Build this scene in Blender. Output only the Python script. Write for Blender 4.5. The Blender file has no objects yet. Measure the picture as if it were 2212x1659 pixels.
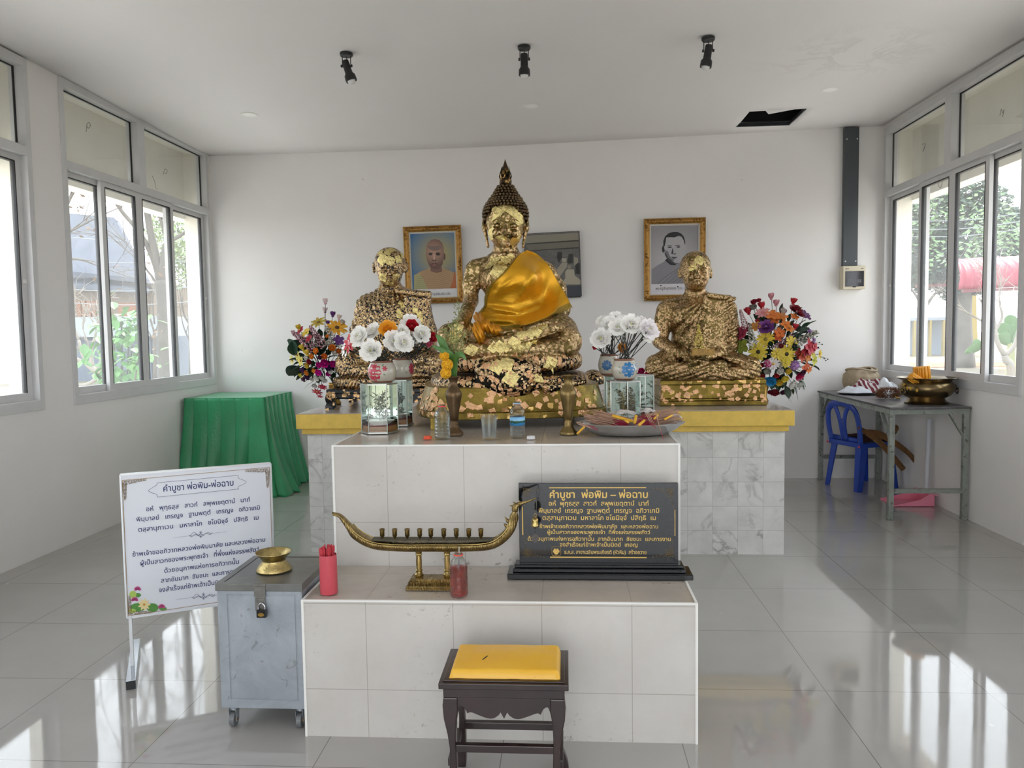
import bpy, bmesh, math, random
import numpy as np
from mathutils import Vector, Matrix, noise
from mathutils.bvhtree import BVHTree
PI = math.pi
scn = bpy.context.scene
COL = scn.collection

# ------------------------------------------------------------------ camera, sky, exposure
W_PX, H_PX = 2212, 1659
F_PX, PITCH, ROLL, YAW, CAM_H = 1690.872, 0.06520472, -0.01516007, -0.06877368, 1.38243
_f = Vector((math.sin(YAW) * math.cos(PITCH), math.cos(YAW) * math.cos(PITCH), -math.sin(PITCH)))
_r0 = Vector((math.cos(YAW), -math.sin(YAW), 0))
_u0 = _r0.cross(_f)
CR = _r0 * math.cos(ROLL) + _u0 * math.sin(ROLL)
CU = -_r0 * math.sin(ROLL) + _u0 * math.cos(ROLL)
CF = _f
cam = bpy.data.cameras.new('camera')
cam.sensor_fit = 'HORIZONTAL'; cam.sensor_width = 36.0; cam.lens = F_PX / W_PX * 36.0
cam.clip_start = 0.05; cam.clip_end = 400
cam_o = bpy.data.objects.new('camera', cam); COL.objects.link(cam_o)
cam_o.matrix_world = Matrix(((CR.x, CU.x, -CF.x, 0), (CR.y, CU.y, -CF.y, 0), (CR.z, CU.z, -CF.z, CAM_H), (0, 0, 0, 1)))
scn.camera = cam_o
world = bpy.data.worlds.new('overcast_sky'); scn.world = world; world.use_nodes = True
_wn = world.node_tree
_bg = _wn.nodes['Background']
_tc = _wn.nodes.new('ShaderNodeTexCoord'); _sx = _wn.nodes.new('ShaderNodeSeparateXYZ'); _rp = _wn.nodes.new('ShaderNodeValToRGB')
_wn.links.new(_tc.outputs['Generated'], _sx.inputs[0]); _wn.links.new(_sx.outputs['Z'], _rp.inputs[0]); _wn.links.new(_rp.outputs[0], _bg.inputs['Color'])
_rp.color_ramp.elements[0].position = 0.0; _rp.color_ramp.elements[0].color = (0.97, 0.98, 1.0, 1)
_rp.color_ramp.elements[1].position = 1.0; _rp.color_ramp.elements[1].color = (0.80, 0.90, 1.0, 1)
_bg.inputs['Strength'].default_value = 4.0
_sl = bpy.data.lights.new('sun', 'SUN'); _sl.energy = 6.5; _sl.angle = math.radians(6); _sl.color = (1.0, 0.90, 0.80)
_so = bpy.data.objects.new('sun', _sl); COL.objects.link(_so); _so.rotation_euler = (math.radians(-32), 0, math.radians(-12))   # high sun behind the rear wall
scn.view_settings.view_transform = 'Standard'; scn.view_settings.look = 'None'
scn.view_settings.exposure = 0.24; scn.view_settings.gamma = 1.0
scn.view_settings.use_curve_mapping = False
scn.cycles.max_bounces = 10; scn.cycles.diffuse_bounces = 6; scn.cycles.glossy_bounces = 5
scn.cycles.transparent_max_bounces = 24; scn.cycles.transmission_bounces = 8
scn.cycles.sample_clamp_indirect = 8.0
scn.cycles.caustics_refractive = False; scn.cycles.caustics_reflective = False

def ray(px, py):
    return CF + CR * ((px - W_PX / 2) / F_PX) - CU * ((py - H_PX / 2) / F_PX)
def at_y(px, py, y):
    d = ray(px, py); p = d * (y / d.y); p.z += CAM_H; return p
def at_x(px, py, x):
    d = ray(px, py); p = d * (x / d.x); p.z += CAM_H; return p
def at_z(px, py, z):
    d = ray(px, py); p = d * ((z - CAM_H) / d.z); p.z = z; return p
def U(px, depth): return px * depth / F_PX

# ------------------------------------------------------------------ object helpers
def tag(o, label=None, cat=None, group=None, kind=None):
    if label: o['label'] = label
    if cat: o['category'] = cat
    if group: o['group'] = group
    if kind: o['kind'] = kind
    return o
def empty(name, loc, label=None, cat=None, group=None, rz=0):
    o = bpy.data.objects.new(name, None); COL.objects.link(o); o.location = loc; o.rotation_euler.z = rz
    o.empty_display_size = 0.05
    return tag(o, label, cat, group)
def attach(o, parent):
    if parent is None: return
    o.parent = parent
    m = Matrix.Identity(4); p = parent
    chain = []
    while p is not None: chain.append(p); p = p.parent
    for q in reversed(chain): m = m @ q.matrix_parent_inverse @ q.matrix_basis
    o.matrix_parent_inverse = m.inverted()
def mesh_obj(name, me, mats=None, parent=None, smooth=False):
    o = bpy.data.objects.new(name, me); COL.objects.link(o)
    if mats is not None:
        for m in (mats if isinstance(mats, (list, tuple)) else [mats]): me.materials.append(m)
    if smooth: me.polygons.foreach_set('use_smooth', [True] * len(me.polygons))
    attach(o, parent)
    return o
def copy_tree(o, parent=None):
    c = o.copy(); COL.objects.link(c)
    if parent is not None: c.parent = parent
    for ch in list(o.children): copy_tree(ch, c)
    return c
def bz(pts, n=8):
    """Catmull-Rom through points -> list of Vectors"""
    P = [Vector(p) for p in pts]
    if len(P) < 3: return [P[0].lerp(P[-1], i / n) for i in range(n + 1)]
    Q = [P[0] * 2 - P[1]] + P + [P[-1] * 2 - P[-2]]
    out = []
    for i in range(1, len(Q) - 2):
        for k in range(n):
            t = k / n
            out.append(0.5 * ((2 * Q[i]) + (-Q[i - 1] + Q[i + 1]) * t + (2 * Q[i - 1] - 5 * Q[i] + 4 * Q[i + 1] - Q[i + 2]) * t * t + (-Q[i - 1] + 3 * Q[i] - 3 * Q[i + 1] + Q[i + 2]) * t ** 3))
    out.append(P[-1]); return out
class MB:
    def __init__(s): s.v = []; s.f = []; s.mi = []; s.cur = 0; s.T = None
    def _add(s, vs, fs):
        b = len(s.v)
        if s.T is not None: vs = [s.T @ Vector(v) for v in vs]
        s.v += [tuple(v) for v in vs]; s.f += [tuple(b + i for i in f) for f in fs]; s.mi += [s.cur] * len(fs)
    def box(s, x0, x1, y0, y1, z0, z1):
        x0, x1 = sorted((x0, x1)); y0, y1 = sorted((y0, y1)); z0, z1 = sorted((z0, z1))
        s.nb = getattr(s, 'nb', 0) + 1; e = 0.00006 * (s.nb % 9)   # keeps the faces of overlapping boxes apart
        x0 -= e; x1 += e; y0 -= e; y1 += e; z0 -= e * .5; z1 += e
        s._add([(x0, y0, z0), (x1, y0, z0), (x1, y1, z0), (x0, y1, z0), (x0, y0, z1), (x1, y0, z1), (x1, y1, z1), (x0, y1, z1)],
               [(0, 3, 2, 1), (4, 5, 6, 7), (0, 1, 5, 4), (1, 2, 6, 5), (2, 3, 7, 6), (3, 0, 4, 7)]); return s
    def bar(s, a, b, w, h, up=(0, 0, 1)):
        a = Vector(a); b = Vector(b); d = (b - a).normalized(); up = Vector(up)
        if abs(d.dot(up)) > 0.99: up = Vector((0, 1, 0))
        r = d.cross(up).normalized() * (w / 2); u = r.cross(d).normalized() * (h / 2)
        s._add([a - r - u, a + r - u, a + r + u, a - r + u, b - r - u, b + r - u, b + r + u, b - r + u],
               [(0, 1, 2, 3), (4, 7, 6, 5), (0, 4, 5, 1), (1, 5, 6, 2), (2, 6, 7, 3), (3, 7, 4, 0)]); return s
    def tube(s, pts, r, n=8, cap=True, flat=1.0, up=None):
        P = [Vector(p) for p in pts]; m = len(P)
        R = r if isinstance(r, (list, tuple)) else [r] * m
        t0 = (P[1] - P[0]).normalized(); ref = Vector(up) if up else (Vector((0, 0, 1)) if abs(t0.z) < 0.9 else Vector((1, 0, 0)))
        nx = t0.cross(ref).normalized(); vs = []
        for i in range(m):
            t = (P[min(i + 1, m - 1)] - P[max(i - 1, 0)]).normalized()
            nx = (nx - t * nx.dot(t))
            nx = nx.normalized() if nx.length > 1e-6 else t.orthogonal().normalized()
            ny = t.cross(nx)
            for k in range(n):
                a = 2 * PI * k / n; vs.append(P[i] + (nx * math.cos(a) + ny * math.sin(a) * flat) * R[i])
        fs = [(i * n + k, i * n + (k + 1) % n, (i + 1) * n + (k + 1) % n, (i + 1) * n + k) for i in range(m - 1) for k in range(n)]
        if cap: fs += [tuple(range(n - 1, -1, -1)), tuple((m - 1) * n + k for k in range(n))]
        s._add(vs, fs); return s
    def cyl(s, a, b, r0, r1=None, n=16): return s.tube([a, b], [r0, r0 if r1 is None else r1], n)
    def lathe(s, prof, c=(0, 0, 0), n=32, sx=1.0, sy=1.0, close=False):
        cx, cy, cz = c; vs = []; m = len(prof)
        for r, z in prof:
            for k in range(n):
                a = 2 * PI * k / n; vs.append((cx + r * math.cos(a) * sx, cy + r * math.sin(a) * sy, cz + z))
        fs = [(i * n + k, i * n + (k + 1) % n, (i + 1) * n + (k + 1) % n, (i + 1) * n + k) for i in range(m - 1) for k in range(n)]
        if close: fs += [((m - 1) * n + k, (m - 1) * n + (k + 1) % n, (k + 1) % n, k) for k in range(n)]
        else:
            if prof[0][0] > 1e-5: fs.append(tuple(range(n - 1, -1, -1)))
            if prof[-1][0] > 1e-5: fs.append(tuple((m - 1) * n + k for k in range(n)))
        s._add(vs, fs); return s
    def open_lathe(s, prof, c=(0, 0, 0), n=32, sx=1.0, sy=1.0):
        cx, cy, cz = c; m = len(prof)
        vs = [(cx + r * math.cos(2 * PI * k / n) * sx, cy + r * math.sin(2 * PI * k / n) * sy, cz + z) for r, z in prof for k in range(n)]
        s._add(vs, [(i * n + k, i * n + (k + 1) % n, (i + 1) * n + (k + 1) % n, (i + 1) * n + k) for i in range(m - 1) for k in range(n)]); return s
    def ell(s, c, r, n=12, m=8, M=None):
        c = Vector(c); r = (r, r, r) if not hasattr(r, '__len__') else r; vs = []
        for j in range(m + 1):
            th = PI * j / m
            for k in range(n):
                a = 2 * PI * k / n; v = Vector((r[0] * math.sin(th) * math.cos(a), r[1] * math.sin(th) * math.sin(a), r[2] * math.cos(th)))
                vs.append(c + ((M @ v) if M is not None else v))
        s._add(vs, [(j * n + k, (j + 1) * n + k, (j + 1) * n + (k + 1) % n, j * n + (k + 1) % n) for j in range(m) for k in range(n)]); return s
    def prism(s, poly, off):
        """poly: list of 3d points, extruded by vector off"""
        P = [Vector(p) for p in poly]; off = Vector(off); n = len(P)
        s._add(P + [p + off for p in P], [tuple(range(n - 1, -1, -1)), tuple(range(n, 2 * n))] + [(i, (i + 1) % n, n + (i + 1) % n, n + i) for i in range(n)]); return s
    def poly(s, pts): s._add(pts, [tuple(range(len(pts)))]); return s
    def grid(s, fn, nu, nv, wrap=False):
        vs = [fn(i / nu, j / nv) for j in range(nv + 1) for i in range(nu + 1)]
        s._add(vs, [(j * (nu + 1) + i, j * (nu + 1) + i + 1, (j + 1) * (nu + 1) + i + 1, (j + 1) * (nu + 1) + i) for j in range(nv) for i in range(nu)]); return s
    def mesh(s, name, weld=False):
        me = bpy.data.meshes.new(name); me.from_pydata(s.v, [], s.f)
        if any(s.mi): me.polygons.foreach_set('material_index', s.mi)
        bm = bmesh.new(); bm.from_mesh(me)
        if weld: bmesh.ops.remove_doubles(bm, verts=bm.verts, dist=weld)
        bmesh.ops.dissolve_degenerate(bm, dist=1e-7, edges=bm.edges)
        bmesh.ops.recalc_face_normals(bm, faces=bm.faces); bm.to_mesh(me); bm.free(); me.update(); return me
    def build(s, name, mats=None, parent=None, smooth=False, bevel=0, seg=2, solid=0, weld=False, sub=0, flat_angle=None):
        me = s.mesh(name, weld)
        o = mesh_obj(name, me, mats, parent, smooth)
        if solid:
            md = o.modifiers.new('thickness', 'SOLIDIFY'); md.thickness = solid; md.offset = 0
        if sub:
            md = o.modifiers.new('smooth', 'SUBSURF'); md.levels = sub; md.render_levels = sub
        if bevel:
            md = o.modifiers.new('edges', 'BEVEL'); md.width = bevel; md.segments = seg; md.limit_method = 'ANGLE'; md.angle_limit = math.radians(40)
        if smooth and flat_angle:
            me.set_sharp_from_angle(angle=math.radians(flat_angle))
        return o
def structure(o): o['kind'] = 'structure'; return o

# ------------------------------------------------------------------ materials
def srgb(h):
    h = h.lstrip('#'); c = [int(h[i:i + 2], 16) / 255 for i in (0, 2, 4)]
    return tuple(x / 12.92 if x <= 0.04045 else ((x + 0.055) / 1.055) ** 2.4 for x in c) + (1,)
class NT:
    """small node helper"""
    def __init__(s, m): s.t = m.node_tree; s.t.nodes.clear()
    def n(s, typ, **kw):
        nd = s.t.nodes.new('ShaderNode' + typ)
        for k, v in kw.items():
            if k.startswith('_'): setattr(nd, k[1:], v)
        return nd
    def l(s, a, b): s.t.links.new(a, b)
    def math(s, op, a, b=None, c=None, clamp=False):
        nd = s.n('Math'); nd.operation = op; nd.use_clamp = clamp
        for i, v in enumerate((a, b, c)):
            if v is None: continue
            if isinstance(v, (int, float)): nd.inputs[i].default_value = v
            else: s.l(v, nd.inputs[i])
        return nd.outputs[0]
    def mix(s, fac, a, b, mode='MIX'):
        nd = s.n('Mix'); nd.data_type = 'RGBA'; nd.blend_type = mode; nd.clamp_factor = True
        for sock, v in ((nd.inputs[0], fac), (nd.inputs[6], a), (nd.inputs[7], b)):
            if isinstance(v, (int, float)): sock.default_value = v
            elif isinstance(v, tuple): sock.default_value = v
            else: s.l(v, sock)
        return nd.outputs[2]
    def noise(s, co, scale, detail=3, rough=0.5, dist=0, out=0):
        nd = s.n('TexNoise'); nd.inputs['Scale'].default_value = scale; nd.inputs['Detail'].default_value = detail
        nd.inputs['Roughness'].default_value = rough; nd.inputs['Distortion'].default_value = dist
        if co is not None: s.l(co, nd.inputs['Vector'])
        return nd.outputs[out]
    def ramp(s, fac, stops, interp='LINEAR'):
        nd = s.n('ValToRGB'); s.l(fac, nd.inputs[0]); cr = nd.color_ramp; cr.interpolation = interp
        while len(cr.elements) > 1: cr.elements.remove(cr.elements[-1])
        for i, (p, c) in enumerate(stops):
            e = cr.elements[0] if i == 0 else cr.elements.new(p)
            e.position = p; e.color = c if isinstance(c, tuple) else (c, c, c, 1)
        return nd.outputs[0]
    def bump(s, h, strength=0.2, dist=0.01, normal=None):
        nd = s.n('Bump'); nd.inputs['Strength'].default_value = strength; nd.inputs['Distance'].default_value = dist; s.l(h, nd.inputs['Height'])
        if normal is not None: s.l(normal, nd.inputs['Normal'])
        return nd.outputs[0]
    def bsdf(s, **kw):
        nd = s.n('BsdfPrincipled'); o = s.n('OutputMaterial'); s.l(nd.outputs[0], o.inputs[0])
        for k, v in kw.items():
            k = {'color': 'Base Color', 'rough': 'Roughness', 'metal': 'Metallic', 'normal': 'Normal', 'coat': 'Coat Weight', 'coat_rough': 'Coat Roughness', 'trans': 'Transmission Weight', 'ior': 'IOR', 'sheen': 'Sheen Weight', 'sss': 'Subsurface Weight', 'spec': 'Specular IOR Level', 'aniso': 'Anisotropic'}.get(k, k)
            if isinstance(v, (int, float)): nd.inputs[k].default_value = v
            elif isinstance(v, tuple): nd.inputs[k].default_value = v
            else: s.l(v, nd.inputs[k])
        s.p = nd; s.o = o
        return nd
_mats = {}
def newmat(name):
    m = bpy.data.materials.new(name); m.use_nodes = True; return m, NT(m)
def M(name, col, rough=0.5, metal=0.0, var=0.0, vscale=8.0, bump=0.0, bscale=60.0, **kw):
    """plain procedural material with slight tonal variation and bump"""
    if name in _mats: return _mats[name]
    m, t = newmat(name); c = srgb(col) if isinstance(col, str) else col
    co = t.n('TexCoord').outputs['Object']
    if var:
        nz = t.noise(co, vscale, 4, 0.6)
        dark = tuple(x * (1 - var) for x in c[:3]) + (1,); light = tuple(min(1, x * (1 + var)) for x in c[:3]) + (1,)
        cc = t.ramp(nz, [(0.3, dark), (0.7, light)])
    else:
        nz = t.noise(co, 5.0, 2); cc = t.ramp(nz, [(0.3, tuple(x * 0.97 for x in c[:3]) + (1,)), (0.7, c)])
    args = dict(color=cc, rough=rough, metal=metal); args.update(kw)
    if bump: args['normal'] = t.bump(t.noise(co, bscale, 4, 0.6), bump, 0.005)
    t.bsdf(**args); _mats[name] = m; return m
def grid_lines(t, pos, specs, width):
    """specs: list of (axis, origin, pitch) -> 0..1 line mask in world metres"""
    sx = t.n('SeparateXYZ'); t.l(pos, sx.inputs[0]); out = None
    for ax, o, p in specs:
        v = t.math('DIVIDE', t.math('SUBTRACT', sx.outputs[ax], o), p)
        fr = t.math('ABSOLUTE', t.math('SUBTRACT', v, t.math('ROUND', v)))
        k = t.math('LESS_THAN', fr, width / 2 / p)
        out = k if out is None else t.math('MAXIMUM', out, k)
    return out, sx
def cell_rand(t, pos, specs):
    sx = t.n('SeparateXYZ'); t.l(pos, sx.inputs[0]); cb = t.n('CombineXYZ')
    for i, (ax, o, p) in enumerate(specs):
        v = t.math('FLOOR', t.math('DIVIDE', t.math('SUBTRACT', sx.outputs[ax], o), p)); t.l(v, cb.inputs[i])
    w = t.n('TexWhiteNoise'); t.l(cb.outputs[0], w.inputs[0]); return w
def geopos(t): return t.n('NewGeometry').outputs['Position']
# ------------------------------------------------------------------ shared surfaces
def mk_wall():
    m, t = newmat('white_wall_paint'); p = geopos(t)
    c = t.ramp(t.noise(p, 0.8, 4, 0.6), [(0.3, srgb('#e4e2e1')), (0.7, srgb('#eceae9'))])
    spot = t.math('GREATER_THAN', t.noise(p, 22.0, 1, 0.4), 0.84)
    c = t.mix(t.math('MULTIPLY', spot, 0.35), c, srgb('#8d8880'))
    t.bsdf(color=c, rough=0.6, normal=t.bump(t.noise(p, 180, 3), 0.06, 0.002)); return m
def mk_ceiling():
    m, t = newmat('ceiling_board_paint'); p = geopos(t)
    c = t.ramp(t.noise(p, 0.7, 3, 0.5), [(0.35, srgb('#e6e3e2')), (0.7, srgb('#e9e6e5'))])
    # old water stain near the right rear downlight
    sx = t.n('SeparateXYZ'); t.l(p, sx.inputs[0])
    dx = t.math('SUBTRACT', sx.outputs[0], 1.9); dy = t.math('MULTIPLY', t.math('SUBTRACT', sx.outputs[1], 5.35), 1.2)
    r = t.math('SQRT', t.math('ADD', t.math('MULTIPLY', dx, dx), t.math('MULTIPLY', dy, dy)))
    near = t.math('SUBTRACT', 1.0, t.math('DIVIDE', r, 0.75), clamp=True)
    st = t.ramp(t.noise(p, 2.6, 6, 0.6, 1.0), [(0.5, 0.0), (0.56, 0.5), (0.6, 0.05), (0.7, 0.0)])
    c = t.mix(t.math('MULTIPLY', near, t.math('MULTIPLY', st, 0.45)), c, srgb('#8f8a80'))
    t.bsdf(color=c, rough=0.75, normal=t.bump(t.noise(p, 1.6, 2), 0.25, 0.02)); return m
def mk_floor():
    m, t = newmat('polished_floor_tile'); p = geopos(t)
    sp = [(0, -1.4234, 0.6), (1, 4.7801, 0.6)]
    ln, _ = grid_lines(t, p, sp, 0.0035); w = cell_rand(t, p, sp)
    c = t.ramp(t.noise(p, 1.5, 4, 0.6), [(0.3, srgb('#a5a29f')), (0.7, srgb('#aeaba8'))])
    c = t.mix(t.math('MULTIPLY', w.outputs[0], 0.18), c, srgb('#9a9793'))
    speck = t.math('GREATER_THAN', t.noise(p, 14, 2, 0.5), 0.775)
    c = t.mix(t.math('MULTIPLY', speck, 0.35), c, srgb('#d9d6d0'))
    c = t.mix(t.math('MULTIPLY', ln, 0.75), c, srgb('#69645c'))
    # each tile sits at a very slightly different tilt
    vm = t.n('VectorMath'); vm.operation = 'SUBTRACT'; t.l(w.outputs[1], vm.inputs[0]); vm.inputs[1].default_value = (0.5, 0.5, 0.5)
    vs = t.n('VectorMath'); vs.operation = 'SCALE'; t.l(vm.outputs[0], vs.inputs[0]); vs.inputs['Scale'].default_value = 0.006
    ge = t.n('NewGeometry'); va = t.n('VectorMath'); va.operation = 'ADD'; t.l(ge.outputs['Normal'], va.inputs[0]); t.l(vs.outputs[0], va.inputs[1])
    vn = t.n('VectorMath'); vn.operation = 'NORMALIZE'; t.l(va.outputs[0], vn.inputs[0])
    nb = t.bump(t.noise(p, 2.2, 2), 0.05, 0.012, vn.outputs[0])
    t.bsdf(color=c, rough=t.ramp(t.noise(p, 3, 4, 0.7), [(0.35, 0.03), (0.75, 0.09)]), normal=nb, ior=1.55, coat=0.35, coat_rough=0.03); return m
def mk_steptile(name, ox, oz, base, oy=2.572):
    m, t = newmat(name); p = geopos(t)
    ge = t.n('NewGeometry'); sn = t.n('SeparateXYZ'); t.l(ge.outputs['Normal'], sn.inputs[0])
    up = t.math('GREATER_THAN', t.math('ABSOLUTE', sn.outputs[2]), 0.5)
    side = t.math('GREATER_THAN', t.math('ABSOLUTE', sn.outputs[0]), 0.5)
    lx, _ = grid_lines(t, p, [(0, ox, 0.3003)], 0.0028)
    lz, _ = grid_lines(t, p, [(2, oz, 0.3003)], 0.0028)
    ly, _ = grid_lines(t, p, [(1, oy, 0.3003)], 0.0028)
    lx = t.math('MULTIPLY', lx, t.math('SUBTRACT', 1.0, side))
    lz = t.math('MULTIPLY', lz, t.math('SUBTRACT', 1.0, up))
    ly = t.math('MULTIPLY', ly, t.math('MAXIMUM', up, side))
    ln = t.math('MAXIMUM', lx, t.math('MAXIMUM', ly, lz))
    c = t.ramp(t.noise(p, 4, 5, 0.65), [(0.3, srgb('#c3bfb9')), (0.7, srgb('#cdcac5'))])
    top = t.ramp(t.noise(p, 5, 5, 0.65), [(0.3, srgb('#aca298')), (0.7, srgb('#bab0a6'))])
    c = t.mix(up, c, top)
    dirt = t.ramp(t.noise(p, 38, 4, 0.7), [(0.60, 0.0), (0.68, 0.7)])
    area = t.ramp(t.noise(p, 3.0, 2), [(0.5, 0.0), (0.65, 1.0)])
    c = t.mix(t.math('MULTIPLY', dirt, area), c, srgb('#6e6255'))
    c = t.mix(t.math('MULTIPLY', ln, 0.55), c, srgb('#8b8378'))
    t.bsdf(color=c, rough=0.2); return m
def mk_marble():
    m, t = newmat('veined_marble_wall_tile'); p = geopos(t)
    sp = [(0, 0.740, 0.1523), (2, -0.002, 0.151)]
    ln, _ = grid_lines(t, p, sp, 0.0022); w = cell_rand(t, p, sp)
    # every tile shows another cut of the veined pattern
    vs = t.n('VectorMath'); vs.operation = 'SCALE'; t.l(w.outputs[1], vs.inputs[0]); vs.inputs['Scale'].default_value = 9.0
    va = t.n('VectorMath'); va.operation = 'ADD'; t.l(p, va.inputs[0]); t.l(vs.outputs[0], va.inputs[1])
    nz = t.noise(va.outputs[0], 3.2, 5, 0.58, 1.0)
    vein = t.ramp(t.math('ABSOLUTE', t.math('SUBTRACT', nz, 0.5)), [(0.0, 1.0), (0.008, 0.7), (0.03, 0.12), (0.07, 0.0)])
    amt = t.ramp(t.noise(va.outputs[0], 3.1, 3), [(0.45, 0.05), (0.66, 0.9)])
    cloud = t.ramp(t.noise(va.outputs[0], 6, 4, 0.6), [(0.35, srgb('#c9cac7')), (0.7, srgb('#dcdcd9'))])
    c = t.mix(t.math('MULTIPLY', t.math('MULTIPLY', vein, amt), 0.85), cloud, srgb('#777574'))
    c = t.mix(t.math('MULTIPLY', ln, 0.6), c, srgb('#8f918f'))
    t.bsdf(color=c, rough=0.16); return m
def mk_glass(name='window_glass', tint=(0.975, 0.985, 0.985), haze=0.0):
    m, t = newmat(name)
    tr = t.n('BsdfTransparent'); tr.inputs[0].default_value = tint + (1,)
    gl = t.n('BsdfGlossy'); gl.inputs['Roughness'].default_value = 0.02
    fr = t.n('Fresnel'); ge = t.n('NewGeometry'); t.l(t.math('ADD', 1.45, t.math('MULTIPLY', ge.outputs['Backfacing'], 1 / 1.45 - 1.45)), fr.inputs[0])
    mx = t.n('MixShader'); t.l(fr.outputs[0], mx.inputs[0]); t.l(tr.outputs[0], mx.inputs[1]); t.l(gl.outputs[0], mx.inputs[2])
    out = t.n('OutputMaterial'); last = mx.outputs[0]
    if haze:
        df = t.n('BsdfTranslucent'); df.inputs[0].default_value = (0.9, 0.93, 0.95, 1); dd = t.n('BsdfDiffuse'); dd.inputs[0].default_value = (0.9, 0.93, 0.95, 1)
        ad = t.n('MixShader'); ad.inputs[0].default_value = 0.3; t.l(df.outputs[0], ad.inputs[1]); t.l(dd.outputs[0], ad.inputs[2])
        p = geopos(t); hz = t.ramp(t.noise(p, 2.0, 5, 0.7), [(0.3, haze * 0.6), (0.75, haze * 1.5)])
        m2 = t.n('MixShader'); t.l(hz, m2.inputs[0]); t.l(last, m2.inputs[1]); t.l(ad.outputs[0], m2.inputs[2]); last = m2.outputs[0]
    t.l(last, out.inputs[0]); return m
def mk_goldleaf(name, base, base_rough=0.35, cover=0.5, scale=60, leaf='#e0b866', leaf2='#c9966b', base_metal=0.9, tilt=0.55, base2=None, zdark=None):
    """metal body with torn squares of gold leaf pressed on it, each flake at its own tilt"""
    m, t = newmat(name); p = geopos(t)
    wob = t.noise(p, scale * 1.1, 3, 0.6, 0, 1)
    va = t.n('VectorMath'); va.operation = 'MULTIPLY_ADD'; t.l(wob, va.inputs[0]); va.inputs[1].default_value = (0.008, 0.008, 0.008); t.l(p, va.inputs[2])
    vo = t.n('TexVoronoi'); vo.feature = 'F1'; vo.distance = 'CHEBYCHEV'; vo.inputs['Scale'].default_value = scale; vo.inputs['Randomness'].default_value = 1.0
    t.l(va.outputs[0], vo.inputs['Vector'])
    sc = t.n('SeparateColor'); t.l(vo.outputs['Color'], sc.inputs[0])
    big = t.noise(p, 5.0, 3, 0.55)
    thr = t.ramp(big, [(0.30, max(0.0, cover - 0.38)), (0.5, cover), (0.68, min(1.0, cover + 0.3))])
    on = t.math('LESS_THAN', sc.outputs[0], thr)
    edge = t.math('LESS_THAN', vo.outputs['Distance'], t.math('ADD', 0.36, t.math('MULTIPLY', sc.outputs[1], 0.35)))
    on = t.math('MULTIPLY', on, edge)
    lc = t.mix(t.ramp(sc.outputs[2], [(0.3, 0.0), (0.95, 1.0)]), srgb(leaf), srgb(leaf2))
    lc = t.mix(t.math('MULTIPLY', sc.outputs[1], 0.45), lc, srgb('#a38a58'))
    bc = t.mix(t.ramp(t.noise(p, 9, 4, 0.6), [(0.35, 0.0), (0.65, 1.0)]), srgb(base), srgb(base2 or base))
    if zdark:   # lower cushions are black lacquer under the leaf
        sz = t.n('SeparateXYZ'); t.l(p, sz.inputs[0]); low = t.math('LESS_THAN', t.math('ADD', sz.outputs[2], t.math('MULTIPLY', big, .04)), zdark); bc = t.mix(low, bc, srgb('#1d1b16'))
    c = t.mix(on, bc, lc)
    # flake tilt
    v1 = t.n('VectorMath'); v1.operation = 'SUBTRACT'; t.l(vo.outputs['Color'], v1.inputs[0]); v1.inputs[1].default_value = (0.5, 0.5, 0.5)
    v2 = t.n('VectorMath'); v2.operation = 'SCALE'; t.l(v1.outputs[0], v2.inputs[0]); t.l(t.math('MULTIPLY', on, tilt), v2.inputs['Scale'])
    ge = t.n('NewGeometry'); v3 = t.n('VectorMath'); v3.operation = 'ADD'; t.l(ge.outputs['Normal'], v3.inputs[0]); t.l(v2.outputs[0], v3.inputs[1])
    v4 = t.n('VectorMath'); v4.operation = 'NORMALIZE'; t.l(v3.outputs[0], v4.inputs[0])
    nb = t.bump(t.noise(p, scale * 3.2, 3, 0.6), 0.5, 0.003, v4.outputs[0])
    nb = t.bump(on, 0.4, 0.001, nb)
    t.bsdf(color=c, metal=t.mix(on, (base_metal,) * 3 + (1,), (1, 1, 1, 1)), rough=t.mix(on, (base_rough,) * 3 + (1,), (0.30, 0.30, 0.30, 1)), normal=nb)
    return m
MAT_WALL = mk_wall(); MAT_CEIL = mk_ceiling(); MAT_FLOOR = mk_floor()
MAT_STEP1 = mk_steptile('beige_step_tile', -0.6895, 0.168, None); MAT_STEP2 = mk_steptile('beige_altar_tile', -0.6965, 0.652, None, 3.01)
MAT_MARBLE = mk_marble()
MAT_GLASS = mk_glass(haze=0.06)
MAT_CASEGLASS = mk_glass('clear_case_glass', (0.93, 0.97, 0.95))
MAT_ALU = M('powder_coated_aluminium', '#cfcfd0', 0.35, 0.0, var=0.03)
MAT_GASKET = M('black_window_gasket', '#111317', 0.5)
MAT_WHITETRIM = M('white_plastic_tile_trim', '#ecebe8', 0.35)
MAT_BLACK = M('matte_black_metal', '#16171a', 0.42)
MAT_WHITE = M('white_plastic', '#e6e5e2', 0.35)
MAT_BRASS = M('aged_brass', '#b08d4a', 0.3, 1.0, var=0.3, vscale=30, bump=0.25, bscale=120)
MAT_BRASSDARK = M('dark_patinated_brass', '#5d4a35', 0.38, 0.85, var=0.35, vscale=14, bump=0.15, bscale=90)
MAT_STEM = M('dark_green_stem', '#26331f', 0.6)
MAT_LEAF = M('dark_green_artificial_leaf', '#244227', 0.5, var=0.25, vscale=30)
# ------------------------------------------------------------------ room shell
XL, XR, YB, YF, ZC = -3.36, 2.86, 7.34, -2.0, 3.14
T = 0.12
structure(MB().box(XL - T, XR + T, YF - T, YB + T, -0.12, 0.0).build('floor', MAT_FLOOR))
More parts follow.
